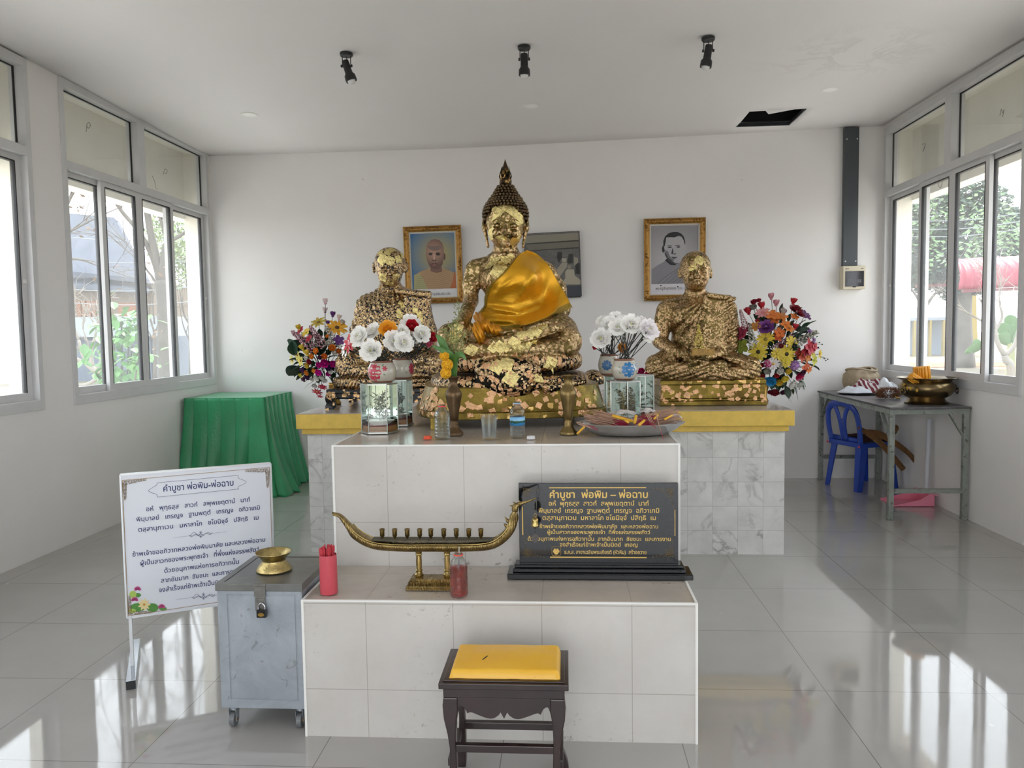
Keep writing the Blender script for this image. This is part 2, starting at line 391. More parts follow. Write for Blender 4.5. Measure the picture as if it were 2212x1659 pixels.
# ceiling: board sheets leave a cut-out at the rear right
def zc(x, y):
    """the board ceiling sags towards the rear left and rises at the rear right"""
    w = min(1, max(0, (y - 4.6) / (YB - 4.6))); w = w * w * (3 - 2 * w)
    return 3.146 + w * (-.047 + .080 * max(0, x + .93) / 3.79)
hx0, hx1, hy0, hy1 = 1.515, 1.958, 6.62, 7.09
c = MB()
_xs = sorted({XL - .1, XR + .1, -.93, hx0, hx1} | {XL + .3 * k for k in range(1, 20)}); _ys = sorted({YF - .1, 4.6, YB + .1, hy0, hy1} | {4.6 + .24 * k for k in range(1, 11)})
for i in range(len(_xs) - 1):
    for j in range(len(_ys) - 1):
        if hx0 - .001 < _xs[i] < hx1 - .001 and hy0 - .001 < _ys[j] < hy1 - .001: continue
        Q = [(x, y, zc(x, min(YB, y))) for x, y in ((_xs[i], _ys[j]), (_xs[i + 1], _ys[j]), (_xs[i + 1], _ys[j + 1]), (_xs[i], _ys[j + 1]))]
        c.poly(Q)
_c = c.build('ceiling', MAT_CEIL, smooth=True, weld=1e-4); _m = _c.modifiers.new('thickness', 'SOLIDIFY'); _m.thickness = .012; _m.offset = -1 if _c.data.polygons[0].normal.z < 0 else 1; structure(_c)
structure(MB().box(XL - 0.6, XR + 0.6, YF - 0.6, YB + 0.6, ZC + 0.45, ZC + 0.5).build('roof', M('grey_roof_sheet', '#3c3d3f', 0.7)))
structure(MB().box(XL - 0.12, XR + 0.12, YB, YB + 0.12, 0, ZC + 0.45).build('wall_back', MAT_WALL))
dk = M('dark_ceiling_void', '#0d0e10', 0.9)
hv = MB(); hv.box(hx0 - .3, hx1 + .3, hy1 + .02, hy1 + .03, ZC + .055, ZC + .44).box(hx0 - .3, hx1 + .3, hy0 - .3, hy0 - .29, ZC + .055, ZC + .44)
hv.box(hx0 - .31, hx0 - .3, hy0 - .3, hy1 + .03, ZC + .055, ZC + .44).box(hx1 + .3, hx1 + .31, hy0 - .3, hy1 + .03, ZC + .055, ZC + .44)
hv.box(hx0 - .31, hx1 + .31, hy0 - .3, hy1 + .03, ZC + .43, ZC + .44)
structure(hv.build('ceiling_void', dk))
fm = MB(); w_ = 0.008; ZH = zc(1.73, 6.85)
fm.box(hx0 - w_, hx1 + w_, hy1 - w_, hy1 + w_, ZH - .006, ZH + .02).box(hx0 - w_, hx0 + .002, hy0, hy1, ZH - .004, ZH + .02).box(hx1 - .002, hx1 + w_, hy0, hy1, ZH - .004, ZH + .02)
structure(fm.build('trim_1', M('steel_angle', '#3a3c40', 0.4, 0.6)))
# the displaced hatch panel lies askew over the opening
pn = MB(); pn.prism([(hx0 + .10, hy0 + .0, ZC + .045), (hx1 - .01, hy0 + .0, ZC + .045), (hx1 - .01, hy0 + .10, ZC + .05), (hx0 + .22, hy0 + .27, ZC + .055)], (0, 0, .009))
tag(pn.build('hatch_panel', MAT_CEIL), 'white ceiling hatch panel lying askew in the dark ceiling opening', 'hatch panel')

PANES_Y = [(5.12, 7.30), (2.63, 4.81), (0.14, 2.32), (-1.9, -0.17)]
ZS, ZT0, ZT1 = 0.935, 2.515, 2.60
def side_wall(name, X, sgn):
    m = MB(); x0, x1 = (X, X + sgn * T)
    m.box(x0, x1, YF, YB, 0, ZS)
    m.box(x0, x1, YF, YB, ZC - 0.02, ZC + 0.45)
    prev = YB
    for a, b in PANES_Y: m.box(x0, x1, b, prev, ZS, ZC); prev = a
    m.box(x0, x1, YF, prev, ZS, ZC)
    structure(m.build(name, MAT_WALL))
    # outer hood: fins between the windows and a deep fascia above
    h = MB(); xo = X + sgn * 0.235
    h.box(xo, xo + sgn * 0.14, YF, YB + 0.14, 2.505, ZC + 0.3)
    h.box(x1, xo + sgn * 0.14, YF, YB + 0.14, ZC - 0.02, ZC + 0.04)
    for yy in (7.30, 4.83, 2.34, -0.15): h.box(x1, xo + sgn * 0.006, yy, yy + 0.13 if yy < 7 else yy + 0.16, 0.0, ZC)
    h.box(x1, xo + sgn * 0.02, YF, YB + .14, ZS - .10, ZS - .02)
    structure(h.build('trim_2' if sgn < 0 else 'trim_3', M('beige_exterior_render', '#f0ecdf', 0.8, var=0.03, vscale=2)))
side_wall('wall_left', XL, -1); side_wall('wall_right', XR, 1)
wf = MB(); wf.box(XL, -1.7, YF - T, YF, 0, ZC + .45).box(1.3, XR, YF - T, YF, 0, ZC + .45).box(-1.7, 1.3, YF - T, YF, 2.55, ZC + .45)
structure(wf.build('wall_front', MAT_WALL))
_wi = [0]
def window(X, sgn, y0, y1):
    """fixed panes above, four sliding sashes below; frame stands slightly proud of the plaster"""
    _wi[0] += 1
    root = empty('window_%d' % _wi[0], (X, (y0 + y1) / 2, ZS)); root['kind'] = 'structure'
    xi = X - sgn * 0.012; xo = X + sgn * 0.085
    f = MB(); e = 0.045
    f.box(xi, xo, y0, y1, ZS, ZS + 0.065).box(xi, xo, y0, y1, ZC - 0.055, ZC)
    f.box(xi, xo, y0, y0 + e, ZS, ZC).box(xi, xo, y1 - e, y1, ZS, ZC)
    f.box(xi, xo, y0, y1, ZT0 + .02, ZT1 - .005)
    ym = y0 + (y1 - y0) * 0.4625
    f.box(xi, xo, ym - 0.05, ym + 0.05, ZT1 - .01, ZC - .05)
    f.build('window_frame', MAT_ALU, root, bevel=0.002)
    L = (y1 - y0 - 2 * e)
    edges = [y0 + e, y0 + 0.475, y0 + 0.955, y0 + 1.47, y1 - e]
    for i in range(4):
        inner = i in (1, 2)
        off = 0.018 if inner else 0.05
        xs = X + sgn * off; a, b = edges[i], edges[i + 1]
        if inner: a -= 0.03 if i == 1 else 0; b += 0.03 if i == 2 else 0
        else:
            if i == 0: b += 0.03
            else: a -= 0.03
        s = MB(); w = 0.052; tk = 0.014
        z0, z1 = ZS + 0.06, ZT0 + 0.03
        s.box(xs - tk, xs + tk, a, a + w, z0, z1).box(xs - tk, xs + tk, b - w, b, z0, z1)
        s.box(xs - tk, xs + tk, a, b, z0, z0 + 0.055).box(xs - tk, xs + tk, a, b, z1 - .05, z1)
        so = s.build('sash', MAT_ALU, root, bevel=0.0015)
        g = MB(); q = 0.004
        for (u0, u1, v0, v1) in ((a + w - q, a + w + q, z0 + .055, z1 - .05), (b - w - q, b - w + q, z0 + .055, z1 - .05), (a + w, b - w, z1 - .055, z1 - .047)):
            g.box(xs - tk - .001, xs + tk + .001, u0, u1, v0, v1)
        g.build('gasket', MAT_GASKET, so)
        MB().box(xs - .0025, xs + .0025, a + w - .006, b - w + .006, z0 + .05, z1 - .045).build('pane', MAT_GLASS, so)
        if i in (0, 3):
            hy = b - w * .5 if i == 3 else a + w * .5
            hh = MB(); hh.box(xs - sgn * (tk + .012), xs - sgn * tk, hy - .012, hy + .012, 1.74, 1.765); hh.build('latch', MAT_WHITE, so, bevel=.003)
    for a, b in ((y0 + e, ym - .05), (ym + .05, y1 - e)):
        xs = X + sgn * 0.05
        p = MB().box(xs - .0025, xs + .0025, a, b, ZT1 - .006, ZC - .05).build('upper_pane', MAT_GLASS, root)
        g = MB(); g.box(xs - .004, xs + .006, a, b, ZC - .062, ZC - .05).box(xs - .004, xs + .006, a, a + .009, ZT1, ZC - .05).box(xs - .004, xs + .006, b - .009, b, ZT1, ZC - .05)
        g.build('gasket', MAT_GASKET, p)
        if y0 > 5:   # pencil scribbles left on the fascia render outside
            pass
    return root
for a, b in PANES_Y:
    window(XL, -1, a, b); window(XR, 1, a, b)
# scribbled marks on the outer render, seen through the upper panes
def scribble(name, X, pts, label):
    P = [at_x(px, py, X) for px, py in pts]
    tag(MB().tube(bz(P, 5), 0.0022, 5).build(name, M('pencil_grey', '#4a4a48', 0.8)), label, 'pencil mark')
XFL, XFR = XL - 0.235 + .001, XR + 0.235 - .001
scribble('pencil_mark', XFL, [(186, 285), (188, 268), (193, 265), (195, 272), (190, 277), (187, 270)], 'looped pencil mark on the outer wall seen through the larger upper left pane')
scribble('pencil_mark', XFL, [(352, 377), (356, 366), (361, 367), (360, 374), (355, 374)], 'small pencil loop on the outer wall seen through the smaller upper left pane')
scribble('pencil_mark', XFR, [(2160, 250), (2163, 236), (2166, 244), (2169, 236), (2166, 253)], 'zigzag pencil mark on the outer wall seen through the larger upper right pane')
scribble('pencil_mark', XFR, [(1992, 312), (1999, 311), (1994, 328), (1997, 318)], 'pencil seven on the outer wall seen through the smaller upper right pane')
scribble('loose_wire', XFL, [(329, 380), (334, 392), (336, 404), (341, 409)], 'thin loose wire on the outer wall behind the upper left window')
scribble('loose_wire', XFR, [(2031, 386), (2026, 397), (2032, 406), (2037, 385)], 'curled loose wire under the outer beam behind the right window')

# ------------------------------------------------------------------ tiled steps and marble altar
SX0, SX1 = -0.908, 0.424
Y1F, Y2F, Z1, Z2, YM = 2.572, 2.971, 0.480, 0.955, 4.825
def trimline(m, x0, x1, y0, y1, z0, z1): m.box(x0, x1, y0, y1, z0, z1)
st = empty('tiled_step', ((SX0 + SX1) / 2, Y1F, 0), 'low beige tiled step block holding the brass boat and the black plaque', 'altar step')
MB().box(SX0, SX1, Y1F, Y2F - .006, 0, Z1).build('tile_body', MAT_STEP1, st)
tm = MB(); q = 0.004
tm.box(SX0 - q, SX1 + q, Y1F - q, Y1F + q, Z1 - q, Z1 + .002).box(SX0 - q, SX0 + q, Y1F - q, Y2F - .006, Z1 - q, Z1 + .002).box(SX1 - q, SX1 + q, Y1F - q, Y2F - .006, Z1 - q, Z1 + .002)
tm.box(SX0 - q, SX0 + q, Y1F - q, Y1F + q, 0, Z1).box(SX1 - q, SX1 + q, Y1F - q, Y1F + q, 0, Z1).box(SX1 - q, SX1 + q, Y2F - .012, Y2F - .007, 0, Z1)
tm.build('edge_trim', MAT_WHITETRIM, st)
st = empty('tiled_altar', ((SX0 + SX1) / 2, Y2F, 0), 'tall beige tiled altar block between the low step and the marble platform', 'altar block')
MB().box(SX0, SX1, Y2F, YM - .055, 0, Z2).build('tile_body', MAT_STEP2, st)
tm = MB()
tm.box(SX0 - q, SX1 + q, Y2F - q, Y2F + q, Z2 - q, Z2 + .002).box(SX0 - q, SX0 + q, Y2F - q, YM - .06, Z2 - q, Z2 + .002).box(SX1 - q, SX1 + q, Y2F - q, YM - .06, Z2 - q, Z2 + .002)
tm.box(SX0 - q, SX0 + q, Y2F - q, Y2F + q, Z1 + .003, Z2).box(SX1 - q, SX1 + q, Y2F - q, Y2F + q, Z1 + .003, Z2)
tm.build('edge_trim', MAT_WHITETRIM, st)
MX0, MX1, YMB = -1.635, 1.323, 6.55
al = empty('marble_platform', (-0.15, YM, 0), 'wide marble tiled platform with a yellow rim behind the tiled altar', 'altar platform')
MB().box(MX0, MX1, YM, YMB, 0, 0.79).build('marble_body', MAT_MARBLE, al)
my = M('yellow_painted_wood', '#d6b550', 0.45, var=0.10, vscale=18, bump=0.1, bscale=40)
rm = MB(); rm.box(MX0 - .055, MX1 + .045, YM - .05, YMB + .02, 0.800, 0.892).box(MX0 - .028, MX1 + .018, YM - .025, YMB, 0.764, 0.800)
rm.build('yellow_rim', my, al, bevel=0.004)
mt, t = newmat('grey_platform_top_tile'); p = geopos(t)
ln, _ = grid_lines(t, p, [(0, 0.1, 0.3), (1, 4.9, 0.3)], 0.003)
t.bsdf(color=t.mix(ln, t.ramp(t.noise(p, 3, 4), [(0.3, srgb('#a39a93')), (0.7, srgb('#b5ada6'))]), srgb('#756e68')), rough=0.18)
MB().box(MX0 - .045, MX1 + .035, YM - .04, YMB + .01, 0.8925, 0.897).build('top_tiles', mt, al)
ZM = 0.897
# ------------------------------------------------------------------ signed distance fields for the seated figures
import openvdb
class Field:
    def __init__(s, lo, hi, res):
        s.lo = np.array(lo, np.float32); s.res = res
        n = np.ceil((np.array(hi) - lo) / res).astype(int) + 1
        s.F = np.full(n, 1.0, np.float32)
        s.ax = [s.lo[i] + res * np.arange(n[i], dtype=np.float32) for i in range(3)]
    def sl(s, lo, hi):
        out = []
        for i in range(3):
            a = int(max(0, math.floor((lo[i] - s.lo[i]) / s.res))); b = int(min(s.F.shape[i], math.ceil((hi[i] - s.lo[i]) / s.res) + 1))
            if b <= a: return None
            out.append(slice(a, b))
        return tuple(out)
    def xyz(s, sl): return s.ax[0][sl[0]][:, None, None], s.ax[1][sl[1]][None, :, None], s.ax[2][sl[2]][None, None, :]
    def op(s, lo, hi, fn, k, sub=False):
        m = k + 3 * s.res; sl = s.sl([a - m for a in lo], [a + m for a in hi])
        if sl is None: return
        d = fn(*s.xyz(sl)); a = s.F[sl]; k = max(k, 1e-4)
        if sub:
            h = np.clip(0.5 - 0.5 * (a + d) / k, 0, 1); s.F[sl] = a * (1 - h) + (-d) * h + k * h * (1 - h)
        else:
            h = np.clip(0.5 + 0.5 * (a - d) / k, 0, 1); s.F[sl] = a * (1 - h) + d * h - k * h * (1 - h)
    def ell(s, c, r, k=0.02, rot=None, sub=False):
        c = np.array(c); r = np.array(r, float); R = np.eye(3) if rot is None else np.array(rot.to_3x3().transposed()); e = max(r)
        def fn(X, Y, Z):
            x, y, z = X - c[0], Y - c[1], Z - c[2]
            if rot is not None: x, y, z = (R[i][0] * x + R[i][1] * y + R[i][2] * z for i in range(3))
            k0 = np.sqrt((x / r[0]) ** 2 + (y / r[1]) ** 2 + (z / r[2]) ** 2) + 1e-6
            k1 = np.sqrt((x / r[0] ** 2) ** 2 + (y / r[1] ** 2) ** 2 + (z / r[2] ** 2) ** 2) + 1e-6
            return k0 * (k0 - 1) / k1
        s.op(c - e, c + e, fn, k, sub)
    def cone(s, a, b, ra, rb, k=0.02, flat=(1, 1, 1), sub=False):
        a = np.array(a); b = np.array(b); f = np.array(flat, float); ab = (b - a) / f; L = float(ab @ ab) + 1e-9; rr = max(ra, rb) * max(f)
        def fn(X, Y, Z):
            x, y, z = (X - a[0]) / f[0], (Y - a[1]) / f[1], (Z - a[2]) / f[2]
            t = np.clip((x * ab[0] + y * ab[1] + z * ab[2]) / L, 0, 1)
            return (np.sqrt((x - t * ab[0]) ** 2 + (y - t * ab[1]) ** 2 + (z - t * ab[2]) ** 2) - (ra + (rb - ra) * t)) * min(f)
        s.op(np.minimum(a, b) - rr, np.maximum(a, b) + rr, fn, k, sub)
    def chain(s, pts, rs, k=0.02, flat=(1, 1, 1), sub=False):
        for i in range(len(pts) - 1): s.cone(pts[i], pts[i + 1], rs[i], rs[i + 1], k, flat, sub)
    def slab(s, c, hw, hd, hh, rnd, k=0.01, rz=0, p=2.6, sub=False):
        """cushion: superelliptic plan, rounded rim"""
        c = np.array(c); cs, sn = math.cos(rz), math.sin(rz); e = max(hw, hd)
        def fn(X, Y, Z):
            x = (X - c[0]) * cs + (Y - c[1]) * sn; y = -(X - c[0]) * sn + (Y - c[1]) * cs; z = np.abs(Z - c[2])
            q = ((np.abs(x) / hw) ** p + (np.abs(y) / hd) ** p) ** (1 / p)
            dr = (q - 1) * min(hw, hd) + rnd; dz = z - hh + rnd
            return np.sqrt(np.maximum(dr, 0) ** 2 + np.maximum(dz, 0) ** 2) + np.minimum(np.maximum(dr, dz), 0) - rnd
        s.op(c - [e, e, hh], c + [e, e, hh], fn, k, sub)
    def box(s, c, h, rnd, k=0.005, rot=None):
        c = np.array(c); h = np.array(h, float); R = np.eye(3) if rot is None else np.array(rot.to_3x3().transposed()); e = float(np.linalg.norm(h))
        def fn(X, Y, Z):
            x, y, z = X - c[0], Y - c[1], Z - c[2]
            x, y, z = (R[i][0] * x + R[i][1] * y + R[i][2] * z for i in range(3))
            x, y, z = np.abs(x) - h[0] + rnd, np.abs(y) - h[1] + rnd, np.abs(z) - h[2] + rnd
            return np.sqrt(np.maximum(x, 0) ** 2 + np.maximum(y, 0) ** 2 + np.maximum(z, 0) ** 2) + np.minimum(np.maximum(x, np.maximum(y, z)), 0) - rnd
        s.op(c - e, c + e, fn, k)
    def disp(s, lo, hi, fn):
        sl = s.sl(lo, hi); s.F[sl] += fn(*s.xyz(sl)).astype(np.float32)
    def obj(s, name, mat, parent=None, smooth_it=1):
        g = openvdb.FloatGrid(background=1.0); g.copyFromArray(np.clip(s.F, -4 * s.res, 4 * s.res).astype(np.float32))
        g.transform = openvdb.createLinearTransform(1.0)
        pts, tris, quads = g.convertToPolygons(isovalue=0.0, adaptivity=0.0)
        pts = pts * s.res + s.lo
        me = bpy.data.meshes.new(name); nq = len(quads); me.vertices.add(len(pts)); me.vertices.foreach_set('co', pts.astype(np.float32).ravel())
        me.loops.add(nq * 4); me.loops.foreach_set('vertex_index', quads[:, ::-1].astype(np.int32).ravel())
        me.polygons.add(nq); me.polygons.foreach_set('loop_start', np.arange(0, nq * 4, 4, dtype=np.int32))
        me.update(calc_edges=True)
        # outward winding
        v = pts[quads]; n0 = np.cross(v[:, 1] - v[:, 0], v[:, 2] - v[:, 0]); cen = v.mean(1) - pts.mean(0)
        if (np.einsum('ij,ij->i', cen, n0)).mean() > 0: me.flip_normals()
        bm = bmesh.new(); bm.from_mesh(me)
        # drop stray islands
        for _ in range(smooth_it): bmesh.ops.smooth_vert(bm, verts=bm.verts, factor=0.5, use_axis_x=True, use_axis_y=True, use_axis_z=True)
        bm.to_mesh(me); bm.free(); me.update()
        o = mesh_obj(name, me, mat, parent, True); return o

def leaves_on(body, n, size, rng, region=None, name='gold_leaf_squares', mat=None, parent=None, spots=None):
    """crumpled squares of gold leaf pressed onto the surface"""
    me = body.data; bvh = BVHTree.FromPolygons([v.co for v in me.vertices], [p.vertices for p in me.polygons])
    m = MB(); made = 0; tries = 0
    faces = None
    while made < n and tries < n * 60:
        tries += 1
        if spots: px, py, sz, a0 = spots[made]
        else: px, py = region(rng); sz = rng.uniform(*size); a0 = rng.uniform(0, PI)
        d = ray(px, py); hit, nor, _, dist = bvh.ray_cast(Vector((0, 0, CAM_H)), d)
        if hit is None:
            if spots: made += 1
            continue
        if nor.dot(d) > 0: nor = -nor
        u = nor.orthogonal().normalized(); v = nor.cross(u)
        ca, sa = math.cos(a0), math.sin(a0); e1 = (u * ca + v * sa); e2 = (-u * sa + v * ca); N = 5; vs = []
        for j in range(N + 1):
            for i in range(N + 1):
                q = hit + (e1 * (i / N - .5) + e2 * (j / N - .5) * rng.uniform(.93, 1.05)) * sz
                c_, n_, _, _ = bvh.find_nearest(q)
                if n_.dot(nor) < 0: n_ = -n_
                edge = 1.6 if i in (0, N) or j in (0, N) else 1.0
                vs.append(c_ + n_ * (0.0014 + rng.uniform(0, 0.0035 if sz > .035 else .0014) * edge))
        m._add(vs, [(j * (N + 1) + i, j * (N + 1) + i + 1, (j + 1) * (N + 1) + i + 1, (j + 1) * (N + 1) + i) for j in range(N) for i in range(N)]); made += 1
    o = m.build(name, mat, parent); o['kind'] = 'stuff'; return o

def PT(D0):
    def f(px, py, dy=0.0): return at_y(px, py, D0 + dy)
    return f
def face(F, P, cx, ey, w, D, nose=16, k=0.004, mouth=None, browdrop=0, s=1.15):
    """brow, eyes, nose, lips and chin; cx, ey = eye line centre in the photo's pixels, w = half distance between the eyes, D = depth of the face front"""
    u = lambda q: U(q, D)
    for sgn in (-1, 1):
        ex = cx + sgn * w
        F.ell(P(ex, ey + 1, D - .002), (u(w * .66), u(w * .50 * s), u(w * .42)), k * 1.5, sub=True)
        F.ell(P(ex, ey + 1.0, D + u(w * .34)), (u(w * .50), u(w * .36), u(w * .25)), k * .4)
        F.chain([P(cx + sgn * w * .30, ey - w * .42, D - u(w * .02)), P(ex - sgn * w * .1, ey - w * .84 + browdrop, D - .001), P(ex + sgn * w * .62, ey - w * .45 + browdrop, D + u(w * .30))], [u(w * .10), u(w * .12), u(w * .08)], k * 2)
        F.cone(P(ex - sgn * w * .5, ey + w * .1, D + u(w * .0)), P(ex + sgn * w * .5, ey + w * .12, D + u(w * .18)), u(w * .075), u(w * .06), k * .2)
        F.ell(P(cx + sgn * w * .36, ey + nose - 1.0, D - u(w * .16)), (u(w * .24), u(w * .30), u(w * .20)), k * .5)
        F.ell(P(ex + sgn * w * .1, ey + nose * .95, D + u(w * .32)), (u(w * .5), u(w * .38), u(w * .5)), k * 2)
    F.chain([P(cx, ey - w * .4, D + u(w * .0)), P(cx, ey + nose * .5, D - u(w * .30 * s)), P(cx, ey + nose - 1.5, D - u(w * .50 * s))], [u(w * .17), u(w * .20), u(w * .29)], k)
    my = mouth or ey + nose * 1.62
    F.cone(P(cx - w * .7, my + w * .12, D + u(w * .02)), P(cx + w * .7, my + w * .12, D + u(w * .02)), u(w * .20), u(w * .20), k, sub=True)
    F.chain([P(cx - w * .66, my, D + u(w * .12)), P(cx, my - w * .06, D - u(w * .16)), P(cx + w * .66, my, D + u(w * .12))], [u(w * .09), u(w * .17), u(w * .09)], k * .4)
    F.chain([P(cx - w * .5, my + w * .30, D + u(w * .12)), P(cx, my + w * .38, D - u(w * .10)), P(cx + w * .5, my + w * .30, D + u(w * .12))], [u(w * .10), u(w * .19), u(w * .10)], k * .4)

rng = random.Random(5)
LEAF_BRIGHT = M('bright_gold_leaf', '#ead894', 0.22, 1.0, var=0.12, vscale=60, bump=0.8, bscale=160)
# ================================================================== seated Buddha image
D = 4.0
P = lambda px, py, y: at_y(px, py, y)
BY = 0.17   # the figure is turned a little
lo = Vector((-0.86, 3.36, 0.955)); hi = Vector((0.26, 4.45, 2.02))
F = Field(lo, hi, 0.0052)
u = lambda q, d=4.0: U(q, d)
# head
F.ell(P(1092, 468, 4.0), (u(42), u(47), u(38)), 0.02)
F.ell(P(1092, 488, 3.968), (u(39), u(38), u(42)), 0.03)
F.ell(P(1092, 506, 3.95), (u(33), u(32), u(27)), 0.02)
face(F, P, 1092, 487, 18.5, 3.868, nose=19, s=1.25, mouth=516)
F.ell(P(1092, 528, 3.878), (u(11), u(9), u(6)), 0.012)
for s in (-1, 1):
    x0 = 1092 + s * 44
    F.chain([P(x0 + s * 4, 478, 4.0), P(x0 + s * 2, 492, 3.99), P(x0 - s * 2, 508, 3.985), P(x0 - s * 6, 532, 3.975)], [u(5), u(8.5), u(5.5), u(4.8)], .004, (0.6, 1.3, 1))
    F.ell(P(x0 + s * 4, 487, 3.955), (u(2.2), u(5), u(8)), .003, sub=True)
# neck with folds
F.chain([P(1092, 520, 4.0), P(1092, 556, 4.0)], [u(25), u(27)], 0.015)
F.slab(P(1092, 541, 4.0), u(27), u(27), u(3.2), u(2.5), 0.004, p=2)
F.slab(P(1092, 551, 4.0), u(31), u(29), u(3.2), u(2.5), 0.004, p=2)
# torso
F.chain([P(1078, 566, 4.02), P(1032, 578, 4.02)], [u(19), u(19)], 0.04)
F.chain([P(1108, 566, 4.02), P(1172, 584, 4.03)], [u(19), u(20)], 0.04)
F.ell(P(1100, 604, 3.98), (u(66), u(44), u(44)), 0.05)
F.ell(P(1074, 600, 3.905), (u(26), u(16), u(22)), 0.03); F.ell(P(1132, 602, 3.905), (u(28), u(16), u(22)), 0.03)
F.ell(P(1104, 655, 4.0), (u(52), u(40), u(60)), 0.04)
F.ell(P(1104, 700, 4.0), (u(66), u(46), u(32)), 0.04)
# right arm reaching down over the knee
F.chain([P(1025, 584, 4.02), P(1018, 615, 4.0), P(1017, 650, 3.97)], [u(21), u(18), u(15)], 0.02)
F.chain([P(1017, 650, 3.97), P(1005, 682, 3.82), P(995, 700, 3.70)], [u(16), u(14), u(10.5)], 0.012)
F.ell(P(987, 716, 3.60), (u(15), u(8), u(15)), 0.012)
for i, (x1, y1, x2, y2, r) in enumerate([(977, 724, 972, 744, 3.9), (984, 726, 981, 752, 4.2), (991, 727, 991, 756, 4.3), (998, 725, 1000, 750, 4.0)]):
    F.chain([P(x1, y1, 3.58), P((x1 + x2) / 2, (y1 + y2) / 2, 3.555), P(x2, y2, 3.55)], [u(r), u(r * .95), u(r * .75)], 0.0025)
F.chain([P(999, 706, 3.62), P(1006, 718, 3.58), P(1008, 730, 3.565)], [u(5), u(4.5), u(3.5)], 0.004)
# left arm and hand resting in the lap
F.chain([P(1180, 590, 4.04), P(1202, 625, 4.04), P(1212, 668, 3.98)], [u(22), u(20), u(19)], 0.02)
F.chain([P(1212, 668, 3.98), P(1185, 698, 3.8), P(1140, 712, 3.68)], [u(19), u(15), u(11)], 0.015)
F.ell(P(1115, 716, 3.64), (u(24), u(12), u(6)), 0.01)
for i in range(4): F.cone(P(1108, 713 + i * .5, 3.66 - i * .022), P(1072 + i * 3, 712 + i * 2.2, 3.66 - i * .03), u(4), u(3.2), 0.003)
# crossed legs
F.ell(P(1105, 735, 4.0), (u(110), u(60), u(34)), 0.05)
F.chain([P(1150, 730, 3.98), P(1205, 722, 3.86), P(1222, 738, 3.74)], [u(38), u(40), u(33)], 0.03)
F.chain([P(1060, 735, 3.95), P(990, 728, 3.80), P(972, 727, 3.70)], [u(32), u(30), u(27)], 0.03)
F.chain([P(1222, 752, 3.70), P(1130, 757, 3.60), P(1000, 757, 3.58)], [u(22), u(17), u(16)], 0.008)
F.chain([P(975, 735, 3.66), P(1060, 742, 3.60), P(1140, 728, 3.60)], [u(22), u(14), u(12)], 0.006)
F.chain([P(1140, 728, 3.60), P(1185, 712, 3.64), P(1212, 708, 3.68)], [u(12), u(11), u(8)], 0.006, (1, 1, 1))
F.chain([P(1060, 748, 3.575), P(1140, 736, 3.572), P(1200, 718, 3.62)], [u(2.4), u(2.8), u(2)], 0.001)
F.disp(lo, (hi.x, 3.9, P(1100, 690, 3.6).z), lambda X, Y, Z: 0.0016 * np.sin((Z + 0.16 * X * X) * 520) * (Z > 1.36) * (X > -0.12))
# cushions and hanging robe front
F.slab(P(1104, 779, 3.92), u(155, 3.85), 0.37, u(21, 3.6), u(18, 3.6), 0.006, BY * .55, p=2.4)
F.slab(P(1100, 822, 3.92), u(172, 3.85), 0.41, u(20, 3.6), u(17, 3.6), 0.006, BY * .7, p=2.5)
F.ell(P(1097, 822, 3.535), (u(70, 3.5), 0.055, u(43, 3.5)), 0.01)
F.ell(P(1097, 800, 3.535), (u(74, 3.5), 0.055, u(30, 3.5)), 0.012)
for (xa, xb) in ((1136, 1144),):
    F.chain([P(xa, 758, 3.548), P(xa + 1, 790, 3.508), P(xa + 3, 822, 3.495)], [u(5), u(5), u(5)], 0.002, (1, .5, 1)); F.chain([P(xb + 6, 758, 3.55), P(xb + 7, 790, 3.51), P(xb + 9, 822, 3.50)], [u(2.5)] * 3, 0.002)
F.chain([P(1152, 832, 3.50), P(1190, 838, 3.50), P(1262, 824, 3.60)], [u(7), u(9), u(5)], 0.004)
F.disp(lo, (hi.x, 3.8, P(1100, 765, 3.55).z), lambda X, Y, Z: 0.0022 * np.sin(X * 330 + 40 * (Z - 1.2) * X) * (X > P(1150, 700, 3.55).x) + 0.0018 * np.sin(np.sqrt((X - P(1097, 780, 3.5).x) ** 2 + (Z - P(1097, 780, 3.5).z) ** 2) * 420) * (np.abs(X - P(1097, 780, 3.5).x) < .13))
bud = empty('seated_buddha_statue', (P(1100, 900, 3.9).x, 3.9, 0.955), 'largest golden seated Buddha statue with a pointed crown flame and gold leaf', 'statue')
MAT_BUD = mk_goldleaf('gilded_bronze_body', '#6a5a34', 0.34, 0.66, 92, leaf='#e2c596', leaf2='#d3aa8a', base2='#8a7846', tilt=0.55, zdark=1.288)
b_body = F.obj('body', MAT_BUD, bud)
buddha_body = b_body
del F
# hair of small curls, cranial bulge and flame
MAT_CURL = M('dark_bronze_curls', '#5b4a33', 0.36, 0.9, var=0.45, vscale=40)
m = MB(); hc = P(1092, 464, 4.0); hr = (u(47), u(50), u(42))
for j in range(13):
    th = PI * (0.06 + j * 0.052); rr = math.sin(th); n = max(6, int(2 * PI * rr * hr[0] / u(7.2)))
    for k in range(n):
        a = 2 * PI * (k + .5 * (j % 2)) / n; v = Vector((hr[0] * rr * math.cos(a), hr[1] * rr * math.sin(a), hr[2] * math.cos(th)))
        q = hc + v
        dx = abs(v.x) / hr[0]
        lim = P(1092, 452, 4).z if dx < .5 else P(1092, 452 + ((dx - .5) / .5) ** 1.6 * 38, 4).z
        if v.y < 0 and q.z < lim: continue
        if q.z < P(1092, 500, 4).z: continue
        m.ell(q, (u(4.1), u(4.1), u(3.7)), 6, 4)
m.ell(hc, (hr[0] * .955, hr[1] * .955, hr[2] * .94), 24, 14) if False else None
